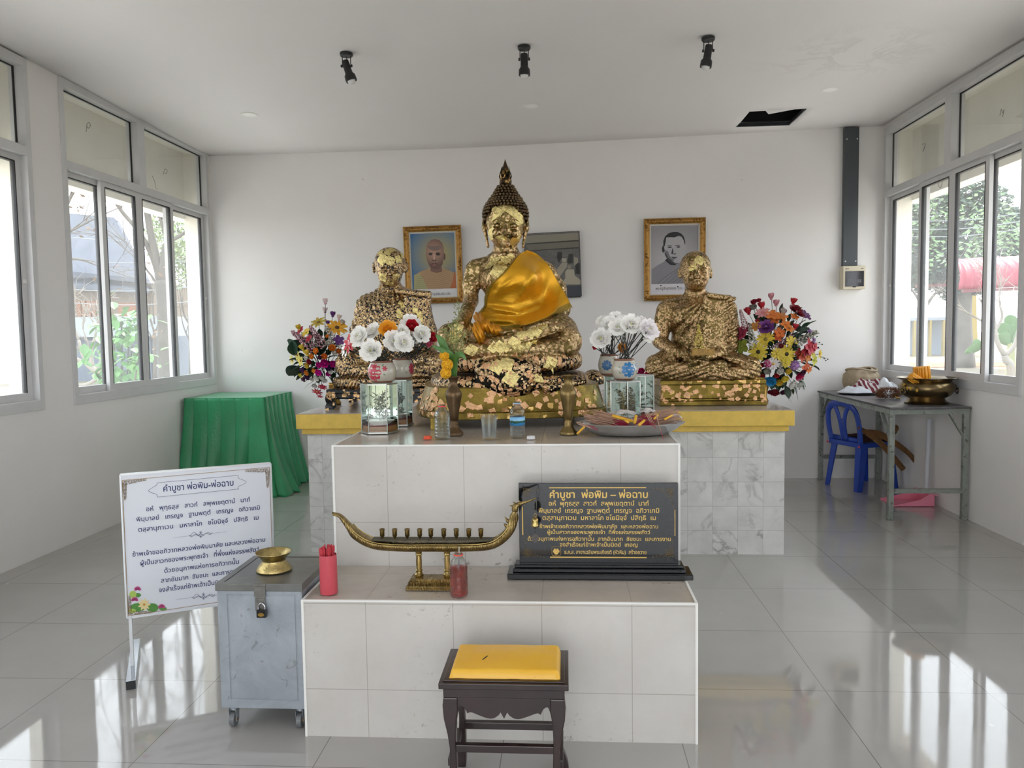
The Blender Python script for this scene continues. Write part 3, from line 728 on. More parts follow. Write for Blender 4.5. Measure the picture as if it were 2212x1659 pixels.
for i, (py, r) in enumerate([(431, 34), (424, 28.5), (417, 24), (410.5, 20.5), (404, 16.5)]):
    c = P(1092, py, 4.0); m.lathe([(u(r * .9), -u(4)), (u(r * .8), u(4.5))], c, 24)
    n = int(2 * PI * r / 7)
    for k in range(n):
        a = 2 * PI * (k + .5 * (i % 2)) / n; m.ell(c + Vector((u(r) * math.cos(a), u(r) * math.sin(a), 0)), (u(3.6), u(3.6), u(3.6)), 6, 4)
hair = m.build('hair_curls', MAT_CURL, bud, smooth=True)
# close-fitting cap under the curls (top and back of the head only)
cap = MB()
def capf(s_, t_):
    a = 2 * PI * s_; th = PI * 0.62 * t_; v = Vector((math.cos(a) * math.sin(th), math.sin(a) * math.sin(th), math.cos(th)))
    lim = 0.5 if v.y < 0.2 else 1.0
    if v.y < 0: th2 = min(th, PI * (0.36 + 0.18 * abs(v.x) ** 2)); v = Vector((math.cos(a) * math.sin(th2), math.sin(a) * math.sin(th2), math.cos(th2)))
    return hc + Vector((hr[0] * v.x * .97, hr[1] * v.y * .97, hr[2] * v.z * .97))
cap.grid(capf, 36, 12); cap.build('cap', MAT_CURL, hair, smooth=True)
fl = MB(); c = P(1092, 400, 4.0)
fl.lathe([(u(11), 0), (u(13.5), u(5)), (u(13), u(11)), (u(9.5), u(16)), (u(8.5), u(20)), (u(7), u(30)), (u(4.2), u(42)), (u(1.6), u(50)), (0.0003, u(55))], c, 20)
for lv, (zz, rr, hh) in enumerate([(12, 10.5, 16), (18, 8.6, 17), (25, 6.6, 15)]):
    for k in range(8):
        a = 2 * PI * (k + .5 * lv) / 8; d = Vector((math.cos(a), math.sin(a), 0)); b = c + d * u(rr) + Vector((0, 0, u(zz)))
        fl.tube([b, b + d * u(2.2) + Vector((0, 0, u(hh * .4))), b + d * u(.6) + Vector((0, 0, u(hh)))], [u(3), u(2.4), u(.3)], 6, flat=.6)
for r in (2.2, 4.6, 7): fl.tube([c + Vector((u(r) * math.cos(a), -u(13.2) - u(.5), u(8) + u(r * 1.0) * math.sin(a))) for a in [2 * PI * i / 14 for i in range(15)]], u(.8), 5)
fl.build('crown_flame', mk_goldleaf('flame_bronze', '#453626', 0.35, 0.22, 60, leaf='#dcbc68'), bud, smooth=True)
# throne base: splayed front, feet at the corners
MAT_BASE = mk_goldleaf('gold_painted_base', '#8f7a34', 0.36, 0.12, 44, leaf='#e0bb74', base2='#5d4a1c', base_metal=0.75, tilt=0.35)
bc = Vector((P(1096, 880, 3.75).x, 3.93, 0)); RZ = 0.17
def plan(hw, hd, n=72, p=3.2):
    o = []
    for k in range(n):
        a = 2 * PI * k / n; c_, s_ = math.cos(a), math.sin(a); q = (abs(c_) ** p + abs(s_) ** p) ** (-1 / p)
        x, y = hw * q * c_, hd * q * s_; o.append((bc.x + x * math.cos(RZ) - y * math.sin(RZ), bc.y + x * math.sin(RZ) + y * math.cos(RZ)))
    return o
zb0, zb1 = 0.996, 1.135
lv = [(0.462, 0.455, zb0), (0.469, 0.465, zb0 + .004), (0.469, 0.465, zb0 + .030), (0.456, 0.448, zb0 + .033), (0.448, 0.44, zb0 + .045), (0.436, 0.43, zb1 - .05), (0.422, 0.42, zb1), (0.40, 0.39, zb1 + .006)]
m = MB(); rings = [plan(a, b) for a, b, _ in lv]; vs = []; n = 72
for (a, b, z), rg in zip(lv, rings): vs += [(x, y, z) for x, y in rg]
fs = [(i * n + k, i * n + (k + 1) % n, (i + 1) * n + (k + 1) % n, (i + 1) * n + k) for i in range(len(lv) - 1) for k in range(n)] + [tuple(range(n - 1, -1, -1)), tuple((len(lv) - 1) * n + k for k in range(n))]
m._add(vs, fs)
basep = m.build('throne_base', MAT_BASE, bud, smooth=True, flat_angle=35)
for sx in (-1, 1):
    for sy in (-1, 1):
        ft = MB(); L = lambda x, y, z: (bc.x + x * math.cos(RZ) - y * math.sin(RZ), bc.y + x * math.sin(RZ) + y * math.cos(RZ), z)
        x0 = sx * 0.40; pr = [(0, zb0 + .012), (0, 0.9555), (-.045 * sx, 0.9555), (-.055 * sx, zb0 - .015), (-.085 * sx, zb0 + .012)]
        yy = sy * 0.36 if sy > 0 else -0.425
        A = [L(x0 + a, yy, z) for a, z in pr]; Bv = Vector(L(0, .045, 0)) - Vector(L(0, 0, 0)); Bv.z = 0
        ft.prism(A, Bv); ft.build('foot', MAT_BASE, basep, bevel=.002)
# a smaller gilded lump shows behind the right end of the cushions
F = Field(Vector((P(1250, 840, 4.3).x, 4.12, 1.10)), Vector((P(1320, 780, 4.3).x, 4.42, 1.33)), 0.006)
F.ell(P(1281, 822, 4.26), (u(24, 4.26), .10, u(24, 4.26)), .01)
F.obj('gilded_lump', MAT_BUD, bud); del F
spots = [(1080, 448, .075, .1), (1104, 449, .075, .2), (1062, 505, .055, .9), (1115, 518, .075, .4), (1086, 517, .06, .2), (1121, 472, .06, 1.3), (1070, 470, .035, .5), (1107, 461, .03, .4),
         (1066, 566, .06, .4), (1080, 574, .07, .6), (1058, 575, .05, .1), (1092, 563, .05, .7), (1072, 588, .05, .2), (1090, 586, .045, .9), (1104, 555, .03, .3),
         (1074, 792, .062, .1), (1094, 785, .062, .5), (1104, 817, .062, .2), (1190, 785, .058, .35), (1163, 820, .055, .8), (1157, 853, .06, .2), (1132, 746, .06, .25), (1158, 715, .05, .2), (1145, 720, .045, .25), (1126, 722, .04, .2), (1065, 752, .04, .1), (1080, 750, .05, .05), (1110, 741, .05, .2), (1018, 756, .05, .2), (1092, 750, .04, .1), (1172, 706, .04, .3),
         (986, 722, .06, .1), (991, 706, .045, .3), (981, 735, .04, .2), (1028, 720, .03, .5), (1152, 738, .035, .5), (1120, 747, .04, .3), (1170, 732, .035, .4)]
leaves_on(b_body, len(spots), None, rng, mat=LEAF_BRIGHT, parent=bud, spots=spots)
def reg(rng):
    return rng.uniform(935, 1262), rng.uniform(765, 862)
leaves_on(b_body, 110, (0.012, 0.024), rng, reg, name='small_leaf_flakes', mat=M('rose_gold_leaf', '#dcae84', 0.28, 1.0, var=0.15, vscale=50, bump=0.7, bscale=150), parent=bud)
leaves_on(basep, 90, (0.014, 0.03), rng, lambda r: (r.choice([r.uniform(888, 955), r.uniform(888, 955), r.uniform(990, 1180), r.uniform(1180, 1310)]), r.uniform(840, 895)), name='base_leaf_flakes', mat=_mats['rose_gold_leaf'], parent=bud)

# ================================================================== gilded monk statue, left
P = lambda px, py, y: at_y(px, py, y)
lo = Vector((P(690, 800, 5.3).x, 4.98, 0.98)); hi = Vector((P(985, 800, 5.3).x, 5.75, P(840, 522, 5.3).z))
F = Field(lo, hi, 0.0062); D = 5.35; u = lambda q, d=5.35: U(q, d)
F.ell(P(842, 567, D), (u(33), u(37), u(33)), 0.03); F.ell(P(842, 585, D - .03), (u(28), u(30), u(32)), 0.03); F.ell(P(842, 604, D - .04), (u(20), u(22), u(17)), 0.03)
face(F, P, 842, 582, 13, D - .122, nose=13, browdrop=1)
for s in (-1, 1):
    F.ell(P(842 + s * 34, 578, D), (u(4.5), u(8), u(13)), .006, rot=Matrix.Rotation(-s * .35, 3, 'Z')); F.ell(P(842 + s * 33, 578, D - u(7)), (u(2.5), u(4), u(8)), .003, sub=True)
F.cone(P(842, 605, D), P(842, 640, D + .02), u(20), u(24), .02)
F.chain([P(842, 642, D + .02), P(798, 660, D + .02)], [u(24), u(26)], .05); F.chain([P(846, 638, D + .03), P(900, 655, D + .03)], [u(24), u(27)], .05)
F.ell(P(848, 700, D - .02), (u(68), u(46), u(66)), .06); F.ell(P(850, 760, D - .02), (u(76), u(52), u(50)), .06)
F.chain([P(795, 672, D + .01), P(782, 720, D), P(783, 762, D - .08)], [u(28), u(25), u(24)], .04)
F.chain([P(905, 672, D + .01), P(918, 720, D), P(920, 768, D - .08)], [u(28), u(25), u(25)], .04)
F.chain([P(783, 768, D - .1), P(840, 790, D - .22)], [u(20), u(15)], .03); F.chain([P(920, 772, D - .1), P(860, 790, D - .22)], [u(20), u(15)], .03)
F.ell(P(850, 795, D - .23), (u(24), u(12), u(8)), .02)
F.chain([P(850, 800, D - .02), P(775, 788, D - .14), P(752, 786, D - .2)], [u(32), u(29), u(27)], .04)
F.chain([P(850, 800, D - .02), P(925, 790, D - .14), P(950, 788, D - .2)], [u(32), u(29), u(27)], .04)
F.chain([P(745, 800, D - .23), P(850, 806, D - .28), P(950, 800, D - .23)], [u(17), u(15), u(17)], .02)
F.slab(P(852, 822, 5.36), u(128), .29, u(12), u(9), .01, p=3)
# shoulder cloth: flat band with a crisp outer corner
F.box(P(899, 690, D - .125), (u(29), .022, u(62)), .008, .008, Matrix.Rotation(.06, 3, 'Y') @ Matrix.Rotation(-.16, 3, 'X'))
F.box(P(893, 634, D - .02), (u(33), .12, u(5)), .008, .02, Matrix.Rotation(.14, 3, 'Y'))
fc = P(905, 618, D - .15)
def folds(X, Y, Z):
    r = np.sqrt((X - fc.x) ** 2 + (Z - fc.z) ** 2 * 0.8); w = np.clip((fc.x - .09 - X) / .08, 0, 1) * (Z < fc.z + .02) * (Z > 1.2)
    return 0.0042 * np.sin(r * 2 * PI / .034) * w
F.disp(lo, (hi.x, 5.45, hi.z), folds)
F.disp(lo, (hi.x, 5.45, 1.19), lambda X, Y, Z: .004 * np.sin((Z * .8 + (X + .95) ** 2 * 1.2) * 2 * PI / .028))
mk1 = empty('gilded_monk_statue', (P(850, 888, 5.3).x, 5.35, ZM), 'black seated monk statue patched with gold leaf, robe over both shoulders, left of the Buddha', 'statue')
MAT_MK1 = mk_goldleaf('gilded_black_lacquer', '#101012', 0.22, 0.80, 104, leaf='#e2c594', leaf2='#cda482', base_metal=0.0, tilt=0.6)
ob = F.obj('body', MAT_MK1, mk1); del F
leaves_on(ob, 20, None, rng, mat=LEAF_BRIGHT, parent=mk1, spots=[(826, 560, .07, .1), (842, 563, .06, .3), (860, 560, .05, .9), (838, 545, .05, .2), (825, 598, .06, .5), (858, 598, .05, .8), (842, 610, .05, .2), (846, 540, .04, .1), (868, 552, .04, .6), (822, 546, .04, .4)] + [(rng.uniform(850, 915), rng.uniform(645, 720), rng.uniform(.025, .04), rng.uniform(0, 3)) for _ in range(10)])
MAT_LACQ = mk_goldleaf('black_lacquer_base', '#0d0e11', 0.2, 0.30, 42, leaf='#e0b98a', leaf2='#d8a878', base_metal=0.0, tilt=0.3)
m = MB(); x0, x1 = P(706, 850, 5.05).x, P(990, 850, 5.05).x; y0, y1 = 5.03, 5.66
prof = [(.02, .995), (.0, 1.005), (.0, 1.025), (.02, 1.032), (.045, 1.028), (.06, 1.0), (.05, .985), (.035, .975)]
m.box(x0 + .03, x1 - .03, y0 + .03, y1 - .03, .962, 1.0)
m.box(x0, x1, y0, y1, 1.0, 1.03)
nx = 40
def apron(i, z): return None
base1 = m.build('lacquer_base', MAT_LACQ, mk1, bevel=.006)
ap = MB(); N = 32
top = [(x0 + (x1 - x0) * i / N, .985) for i in range(N + 1)]
bot = [(x0 + (x1 - x0) * i / N, .955 - .028 * math.cos(2 * PI * (i / N - .5)) - .006 * math.cos(6 * PI * i / N)) for i in range(N + 1)]
for i in range(N): ap.prism([(top[i][0], y0 + .012, 1.0), (top[i + 1][0], y0 + .012, 1.0), (bot[i + 1][0], y0 + .012, bot[i + 1][1]), (bot[i][0], y0 + .012, bot[i][1])], (0, .02, 0))
ap.build('apron', MAT_LACQ, base1, weld=1e-5)
for sx, xx in ((1, x0), (-1, x1)):
    for yy in (y0, y1 - .07):
        lg = MB(); lg.tube(bz([(xx + sx * .035, yy + .035, 1.005), (xx + sx * .015, yy + .03, .965), (xx + sx * .03, yy + .035, .93), (xx + sx * .02, yy + .03, .915), (xx + sx * .02, yy + .03, ZM + .001)], 5), [.045, .046, .044, .041, .038, .036, .034, .033, .032, .031, .031, .032, .033, .035, .036, .036, .036, .037, .037, .037, .037], 4, up=(0.6, 0.6, 0.1))
        lg.build('leg', MAT_LACQ, base1, bevel=.004)
leaves_on(base1, 30, (.02, .032), rng, lambda r: (r.uniform(700, 790), r.uniform(850, 885)), name='base_leaf_flakes', mat=_mats['rose_gold_leaf'], parent=mk1) if False else None

# ================================================================== gilded monk statue, right
lo = Vector((P(1380, 800, 5.3).x, 4.95, 0.99)); hi = Vector((P(1662, 800, 5.3).x, 5.72, P(1500, 532, 5.35).z))
F = Field(lo, hi, 0.006); D = 5.32
F.ell(P(1502, 576, D), (u(32), u(36), u(33)), 0.03); F.ell(P(1503, 594, D - .03), (u(28), u(31), u(31)), 0.03); F.ell(P(1504, 611, D - .045), (u(19), u(22), u(15)), 0.03)
face(F, P, 1507, 586, 13, D - .124, nose=14)
for s in (-1, 1):
    F.ell(P(1502 + s * 33, 590, D + .005), (u(4), u(8), u(12)), .006, rot=Matrix.Rotation(-s * .45, 3, 'Z')); F.ell(P(1502 + s * 33.5, 589, D - u(6)), (u(2.2), u(4), u(7)), .003, sub=True)
F.cone(P(1502, 610, D), P(1500, 650, D + .02), u(19), u(22), .02)
F.chain([P(1494, 655, D + .02), P(1445, 668, D + .02)], [u(17), u(22)], .05); F.chain([P(1508, 650, D + .03), P(1560, 662, D + .03)], [u(20), u(22)], .05)
F.ell(P(1505, 690, D - .01), (u(62), u(42), u(42)), .05); F.ell(P(1503, 740, D), (u(52), u(40), u(55)), .04)
F.ell(P(1480, 682, D - .085), (u(26), u(14), u(20)), .03)
F.chain([P(1440, 672, D + .01), P(1430, 705, D), P(1426, 735, D - .02)], [u(22), u(19), u(16)], .012)
F.chain([P(1426, 737, D - .02), P(1450, 757, D - .14), P(1486, 772, D - .22)], [u(16), u(13), u(9)], .01)
F.chain([P(1568, 668, D + .01), P(1576, 710, D), P(1576, 748, D - .02)], [u(23), u(20), u(18)], .012)
F.chain([P(1576, 752, D - .02), P(1553, 764, D - .14), P(1520, 774, D - .22)], [u(17), u(13), u(9)], .01)
F.ell(P(1503, 778, D - .24), (u(26), u(13), u(7)), .01)
for i in range(4): F.cone(P(1488 + i * 3, 775 + i, D - .25 - i * .006), P(1518 + i * 2, 777 + i * 1.5, D - .25 - i * .012), u(3.3), u(2.8), .003)
F.cone(P(1487, 771, D - .25), P(1500, 766, D - .255), u(3.2), u(2.6), .003); F.cone(P(1521, 772, D - .25), P(1507, 766, D - .255), u(3.2), u(2.6), .003)
F.chain([P(1500, 790, D - .02), P(1435, 786, D - .12), P(1417, 788, D - .18)], [u(30), u(25), u(22)], .03)
F.chain([P(1500, 790, D - .02), P(1590, 792, D - .12), P(1618, 796, D - .18)], [u(32), u(27), u(25)], .03)
F.chain([P(1412, 798, D - .21), P(1500, 800, D - .27), P(1560, 790, D - .25)], [u(18), u(14), u(12)], .015); F.chain([P(1625, 806, D - .2), P(1540, 808, D - .26), P(1440, 812, D - .24)], [u(16), u(13), u(10)], .01)
F.ell(P(1583, 777, D - .2), (u(24), u(16), u(9)), .01, rot=Matrix.Rotation(.25, 3, 'Y'))
F.slab(P(1528, 824, 5.36), u(112), .27, u(9), u(6), .01, p=3.5)
# folded outer robe falling from the shoulder
F.box(P(1544, 705, D - .115), (u(27), .020, u(64)), .006, .006, Matrix.Rotation(.07, 3, 'Y') @ Matrix.Rotation(-.14, 3, 'X'))
F.box(P(1552, 643, D - .01), (u(29), .115, u(5)), .007, .02, Matrix.Rotation(.16, 3, 'Y'))
fc2 = P(1528, 640, D - .1)
def folds2(X, Y, Z):
    a = np.arctan2(X - fc2.x, -(Z - fc2.z) + .001); r = np.sqrt((X - fc2.x) ** 2 + (Z - fc2.z) ** 2)
    w = (X < fc2.x - .01) * np.clip((r - .04) / .05, 0, 1) * (a > -1.05) * (a < -.12) * (Z > 1.2) * (X > P(1452, 700, D).x)
    return 0.006 * np.sin(a * 26 + r * 8) * w
F.disp(lo, (hi.x, 5.34, hi.z), folds2)
F.disp(lo, (hi.x, 5.34, 1.18), lambda X, Y, Z: .0035 * np.sin((Z + .35 * np.abs(X - .93)) * 2 * PI / .03))
F.disp(Vector((P(1556, 700, D).x, 5.0, 1.25)), (hi.x, 5.4, 1.6), lambda X, Y, Z: .004 * np.sin((Z - .5 * X) * 2 * PI / .04) * (Y < 5.3))
mk2 = empty('gilded_monk_statue', (P(1540, 885, 5.3).x, 5.32, ZM), 'olive gold seated monk statue with one bare shoulder, right of the Buddha', 'statue')
MAT_MK2 = mk_goldleaf('gilded_olive_bronze', '#857245', 0.36, 0.66, 104, leaf='#dcbc90', leaf2='#c9a082', base2='#5a4e2a', tilt=0.5)
ob = F.obj('body', MAT_MK2, mk2); del F
leaves_on(ob, 3, None, rng, mat=LEAF_BRIGHT, parent=mk2, spots=[(1511, 562, .06, .25), (1496, 575, .05, .9), (1512, 622, .03, .3)])
m = MB(); x0, x1 = P(1425, 880, 5.08).x, P(1656, 880, 5.08).x; y0, y1 = 5.07, 5.62; z = ZM + .0005
for (ins, a, b) in ((.0, z, z + .03), (.006, z + .03, z + .045), (.010, z + .045, z + .135), (.004, z + .135, z + .165), (.012, z + .165, z + .175)):
    m.box(x0 + ins, x1 - ins, y0 + ins, y1 - ins, a, b)
b2 = m.build('throne_base', MAT_BASE, mk2, bevel=.008, seg=3)
leaves_on(b2, 70, (.014, .028), rng, lambda r: (r.uniform(1420, 1655), r.uniform(832, 868)), name='base_leaf_flakes', mat=_mats['rose_gold_leaf'], parent=mk2)
# small offering of yellow garland propped in the monk's lap
gar = empty('garland_offering', P(1513, 778, D - .3), 'small yellow tinsel offering standing in the right monk statue\'s lap', 'offering')
m = MB(); yy = D - .29
tp, bl, br = P(1509, 700, yy), P(1496, 762, yy), P(1524, 762, yy)
for i in range(130):
    t_ = rng.random() ** .7; c_ = tp.lerp(bl.lerp(br, rng.random()), t_); c_ += Vector((rng.uniform(-.004, .004), rng.uniform(-.012, .012), rng.uniform(-.004, .004)))
    d = Vector((rng.uniform(-1, 1), rng.uniform(-1, 1), rng.uniform(-1, 1))).normalized(); m.ell(c_, (.007, .004, .006), 5, 3, d.to_track_quat('Z', 'Y').to_matrix())
m.build('tinsel_cone', M('yellow_tinsel', '#d8c36a', 0.4, 0.3, var=.2, vscale=80), gar)
m = MB(); m.box(P(1494, 766, yy).x, P(1543, 766, yy).x, yy - .02, yy + .03, P(1510, 768, yy).z, P(1510, 754, yy).z)
m.build('offering_tray', M('yellow_brown_tray', '#a5803a', 0.5, var=.4, vscale=70), gar, bevel=.003)
# ------------------------------------------------------------------ golden sash over the Buddha's shoulder
def mk_brocade():
    m, t = newmat('gold_brocade_cloth'); uv = t.n('TexCoord').outputs['UV']
    vo = t.n('TexVoronoi'); vo.feature = 'F1'; vo.inputs['Scale'].default_value = 62; vo.inputs['Randomness'].default_value = 0.12; t.l(uv, vo.inputs['Vector'])
    d = vo.outputs['Distance']
    fl = t.math('LESS_THAN', d, 0.40)
    c = t.mix(t.ramp(t.noise(uv, 3, 3), [(0.3, 0.0), (0.7, 1.0)]), srgb('#dba41c'), srgb('#e2b02a'))
    c = t.mix(t.math('MULTIPLY', fl, 0.55), c, srgb('#c98214'))
    t.bsdf(color=c, metal=0.6, rough=t.mix(fl, (0.42,) * 3 + (1,), (0.30,) * 3 + (1,)), normal=t.bump(d, 0.3, 0.002)); return m
MAT_BROC = mk_brocade(); MAT_LACE = M('olive_gold_lace', '#8f7420', 0.45, 0.5, var=0.3, vscale=120, bump=0.5, bscale=300)
def poly_at(pts, t):
    n = len(pts) - 1; L = [0]
    for i in range(n): L.append(L[-1] + math.dist(pts[i], pts[i + 1]))
    d = t * L[-1]
    for i in range(n):
        if d <= L[i + 1] or i == n - 1:
            f = (d - L[i]) / (L[i + 1] - L[i]); return (pts[i][0] * (1 - f) + pts[i + 1][0] * f, pts[i][1] * (1 - f) + pts[i + 1][1] * f)
def smooth_poly(pts, n=6): return [(v.x, v.y) for v in bz([(a, b, 0) for a, b in pts], n)]
LE = smooth_poly([(1137, 541), (1121, 551), (1106, 569), (1087, 592), (1064, 613), (1051, 640), (1048, 662), (1031, 682)])
RE = smooth_poly([(1139, 540.5), (1156, 547), (1169, 557), (1184, 572), (1199, 597), (1213, 622), (1227, 646), (1233, 658)])
HE = smooth_poly([(1031, 682), (1052, 697), (1078, 708), (1108, 707), (1139, 701), (1176, 688), (1208, 670), (1233, 658)])
me = buddha_body.data; bvh = BVHTree.FromPolygons([v.co for v in me.vertices], [p.vertices for p in me.polygons])
NU, NV = 70, 70
G = [[None] * (NU + 1) for _ in range(NV + 1)]; DD = np.full((NV + 1, NU + 1), np.nan)
for j in range(NV + 1):
    t_ = j / NV; a = poly_at(LE, t_); b = poly_at(RE, t_)
    for i in range(NU + 1):
        s_ = i / NU; h = poly_at(HE, s_); hb = (LE[-1][0] * (1 - s_) + RE[-1][0] * s_, LE[-1][1] * (1 - s_) + RE[-1][1] * s_); w = t_ ** 2.2
        px = a[0] * (1 - s_) + b[0] * s_ + w * (h[0] - hb[0]); py = a[1] * (1 - s_) + b[1] * s_ + w * (h[1] - hb[1]) - 6 * math.sin(PI * s_) * math.sin(PI * min(1, t_ * 1.6)) * (1 - t_)
        G[j][i] = (px, py); d = ray(px, py); hit = bvh.ray_cast(Vector((0, 0, CAM_H)), d)[0]
        if hit is not None and hit.y < 4.3: DD[j, i] = hit.y
known = ~np.isnan(DD); base = DD.copy(); base[~known] = 4.03
for j in range(NV + 1):
    for i in range(NU + 1):
        if not known[j, i]:
            o = [(abs(i - k), DD[j, k]) for k in range(NU + 1) if known[j, k]]
            if o: dd, vv = min(o); base[j, i] = vv + min(.05, dd * .006)
S = base.copy()
for it in range(60):
    Q = np.pad(S, 1, mode='edge'); S = (Q[:-2, 1:-1] + Q[2:, 1:-1] + Q[1:-1, :-2] + Q[1:-1, 2:]) / 4; S = np.minimum(S, base)
verts, uvs = [], []
def wrinkle(px, py):
    w = 0
    def fold(ax, ay, bx, by, wd, amp):
        vx, vy = bx - ax, by - ay; L = math.hypot(vx, vy); t = ((px - ax) * vx + (py - ay) * vy) / L / L; d = abs((px - ax) * vy - (py - ay) * vx) / L
        return amp * math.exp(-(d / wd) ** 2) * max(0, min(1, (t + .1) / .3)) * max(0, min(1, (1.1 - t) / .3))
    w += fold(1050, 665, 1125, 676, 5, .014) + fold(1125, 677, 1168, 660, 5, .014) + fold(1158, 575, 1122, 655, 7, .010) + fold(1062, 640, 1115, 610, 7, .008)
    w += fold(1045, 690, 1110, 694, 5, .012) + fold(1110, 697, 1165, 676, 6, .010) + fold(1075, 625, 1108, 600, 5, .006) + fold(1180, 690, 1225, 640, 7, .010) + fold(1200, 660, 1216, 625, 5, .007)
    w -= fold(1135, 640, 1105, 680, 8, .008) + fold(1060, 655, 1120, 666, 5, .006)
    return w
for j in range(NV + 1):
    for i in range(NU + 1):
        px, py = G[j][i]; d = ray(px, py); y = S[j, i] - .009 - max(-.004, 1.6 * wrinkle(px, py)); q = d * (y / d.y); q.z += CAM_H
        verts.append(q); uvs.append((i / NU * 1.05, j / NV))
m = MB(); m._add(verts, [(j * (NU + 1) + i, j * (NU + 1) + i + 1, (j + 1) * (NU + 1) + i + 1, (j + 1) * (NU + 1) + i) for j in range(NV) for i in range(NU)])
sash = empty('draped_sash', verts[0], 'shiny golden orange brocade sash draped over one shoulder of the large Buddha statue', 'sash')
me_ = m.mesh('sash_cloth'); ul = me_.uv_layers.new(name='uv')
for lp in me_.loops: ul.data[lp.index].uv = uvs[lp.vertex_index]
so = mesh_obj('sash_cloth', me_, MAT_BROC, sash, True); md = so.modifiers.new('thickness', 'SOLIDIFY'); md.thickness = 0.004; md.offset = 0
lc = MB()
V = lambda j, i: Vector(verts[j * (NU + 1) + i])
def lace(path, inner, wd):
    for k in range(len(path) - 1):
        a, b = path[k], path[k + 1]; o = ((a + b) / 2 - inner[k]).normalized(); f = Vector((0, -.004, 0))
        lc.poly([a + f - o * wd * .6, b + f - o * wd * .6, b + f + o * wd * .35, a + f + o * wd * .35]); mid = (a + b) / 2
        lc.poly([a + f + o * wd * .35, mid + f + o * wd * 1.05, b + f + o * wd * .35])
lace([V(j, 0) for j in range(0, NV + 1)], [V(j, 3) for j in range(NV + 1)], .012)
lace([V(NV, i) for i in range(0, NU + 1)], [V(NV - 3, i) for i in range(NU + 1)], .020)
lc.build('lace_trim', MAT_LACE, sash, solid=.002)
F = Field(Vector((at_y(1014, 700, 3.6).x, 3.48, 1.28)), Vector((at_y(1100, 700, 3.6).x, 3.80, 1.50)), .004)
Pq = lambda px, py, y: at_y(px, py, y)
F.ell(Pq(1034, 718, 3.575), (U(13, 3.6), .03, U(24, 3.6)), .01, Matrix.Rotation(-.25, 3, 'Y')); F.ell(Pq(1045, 703, 3.60), (U(15, 3.6), .03, U(13, 3.6)), .01)
F.ell(Pq(1068, 712, 3.60), (U(20, 3.6), .025, U(12, 3.6)), .01, Matrix.Rotation(.35, 3, 'Y')); F.cone(Pq(1032, 683, 3.72), Pq(1048, 702, 3.62), .02, .026, .012)
F.disp(F.lo, [F.ax[i][-1] for i in range(3)], lambda X, Y, Z: .0035 * np.sin((X * .9 + Z * .5 + 2.5 * X * Z) * 2 * PI / .022))
F.obj('tied_end', M('orange_gold_satin', '#bd7d12', 0.34, 0.6, var=.1, vscale=20), sash); del F

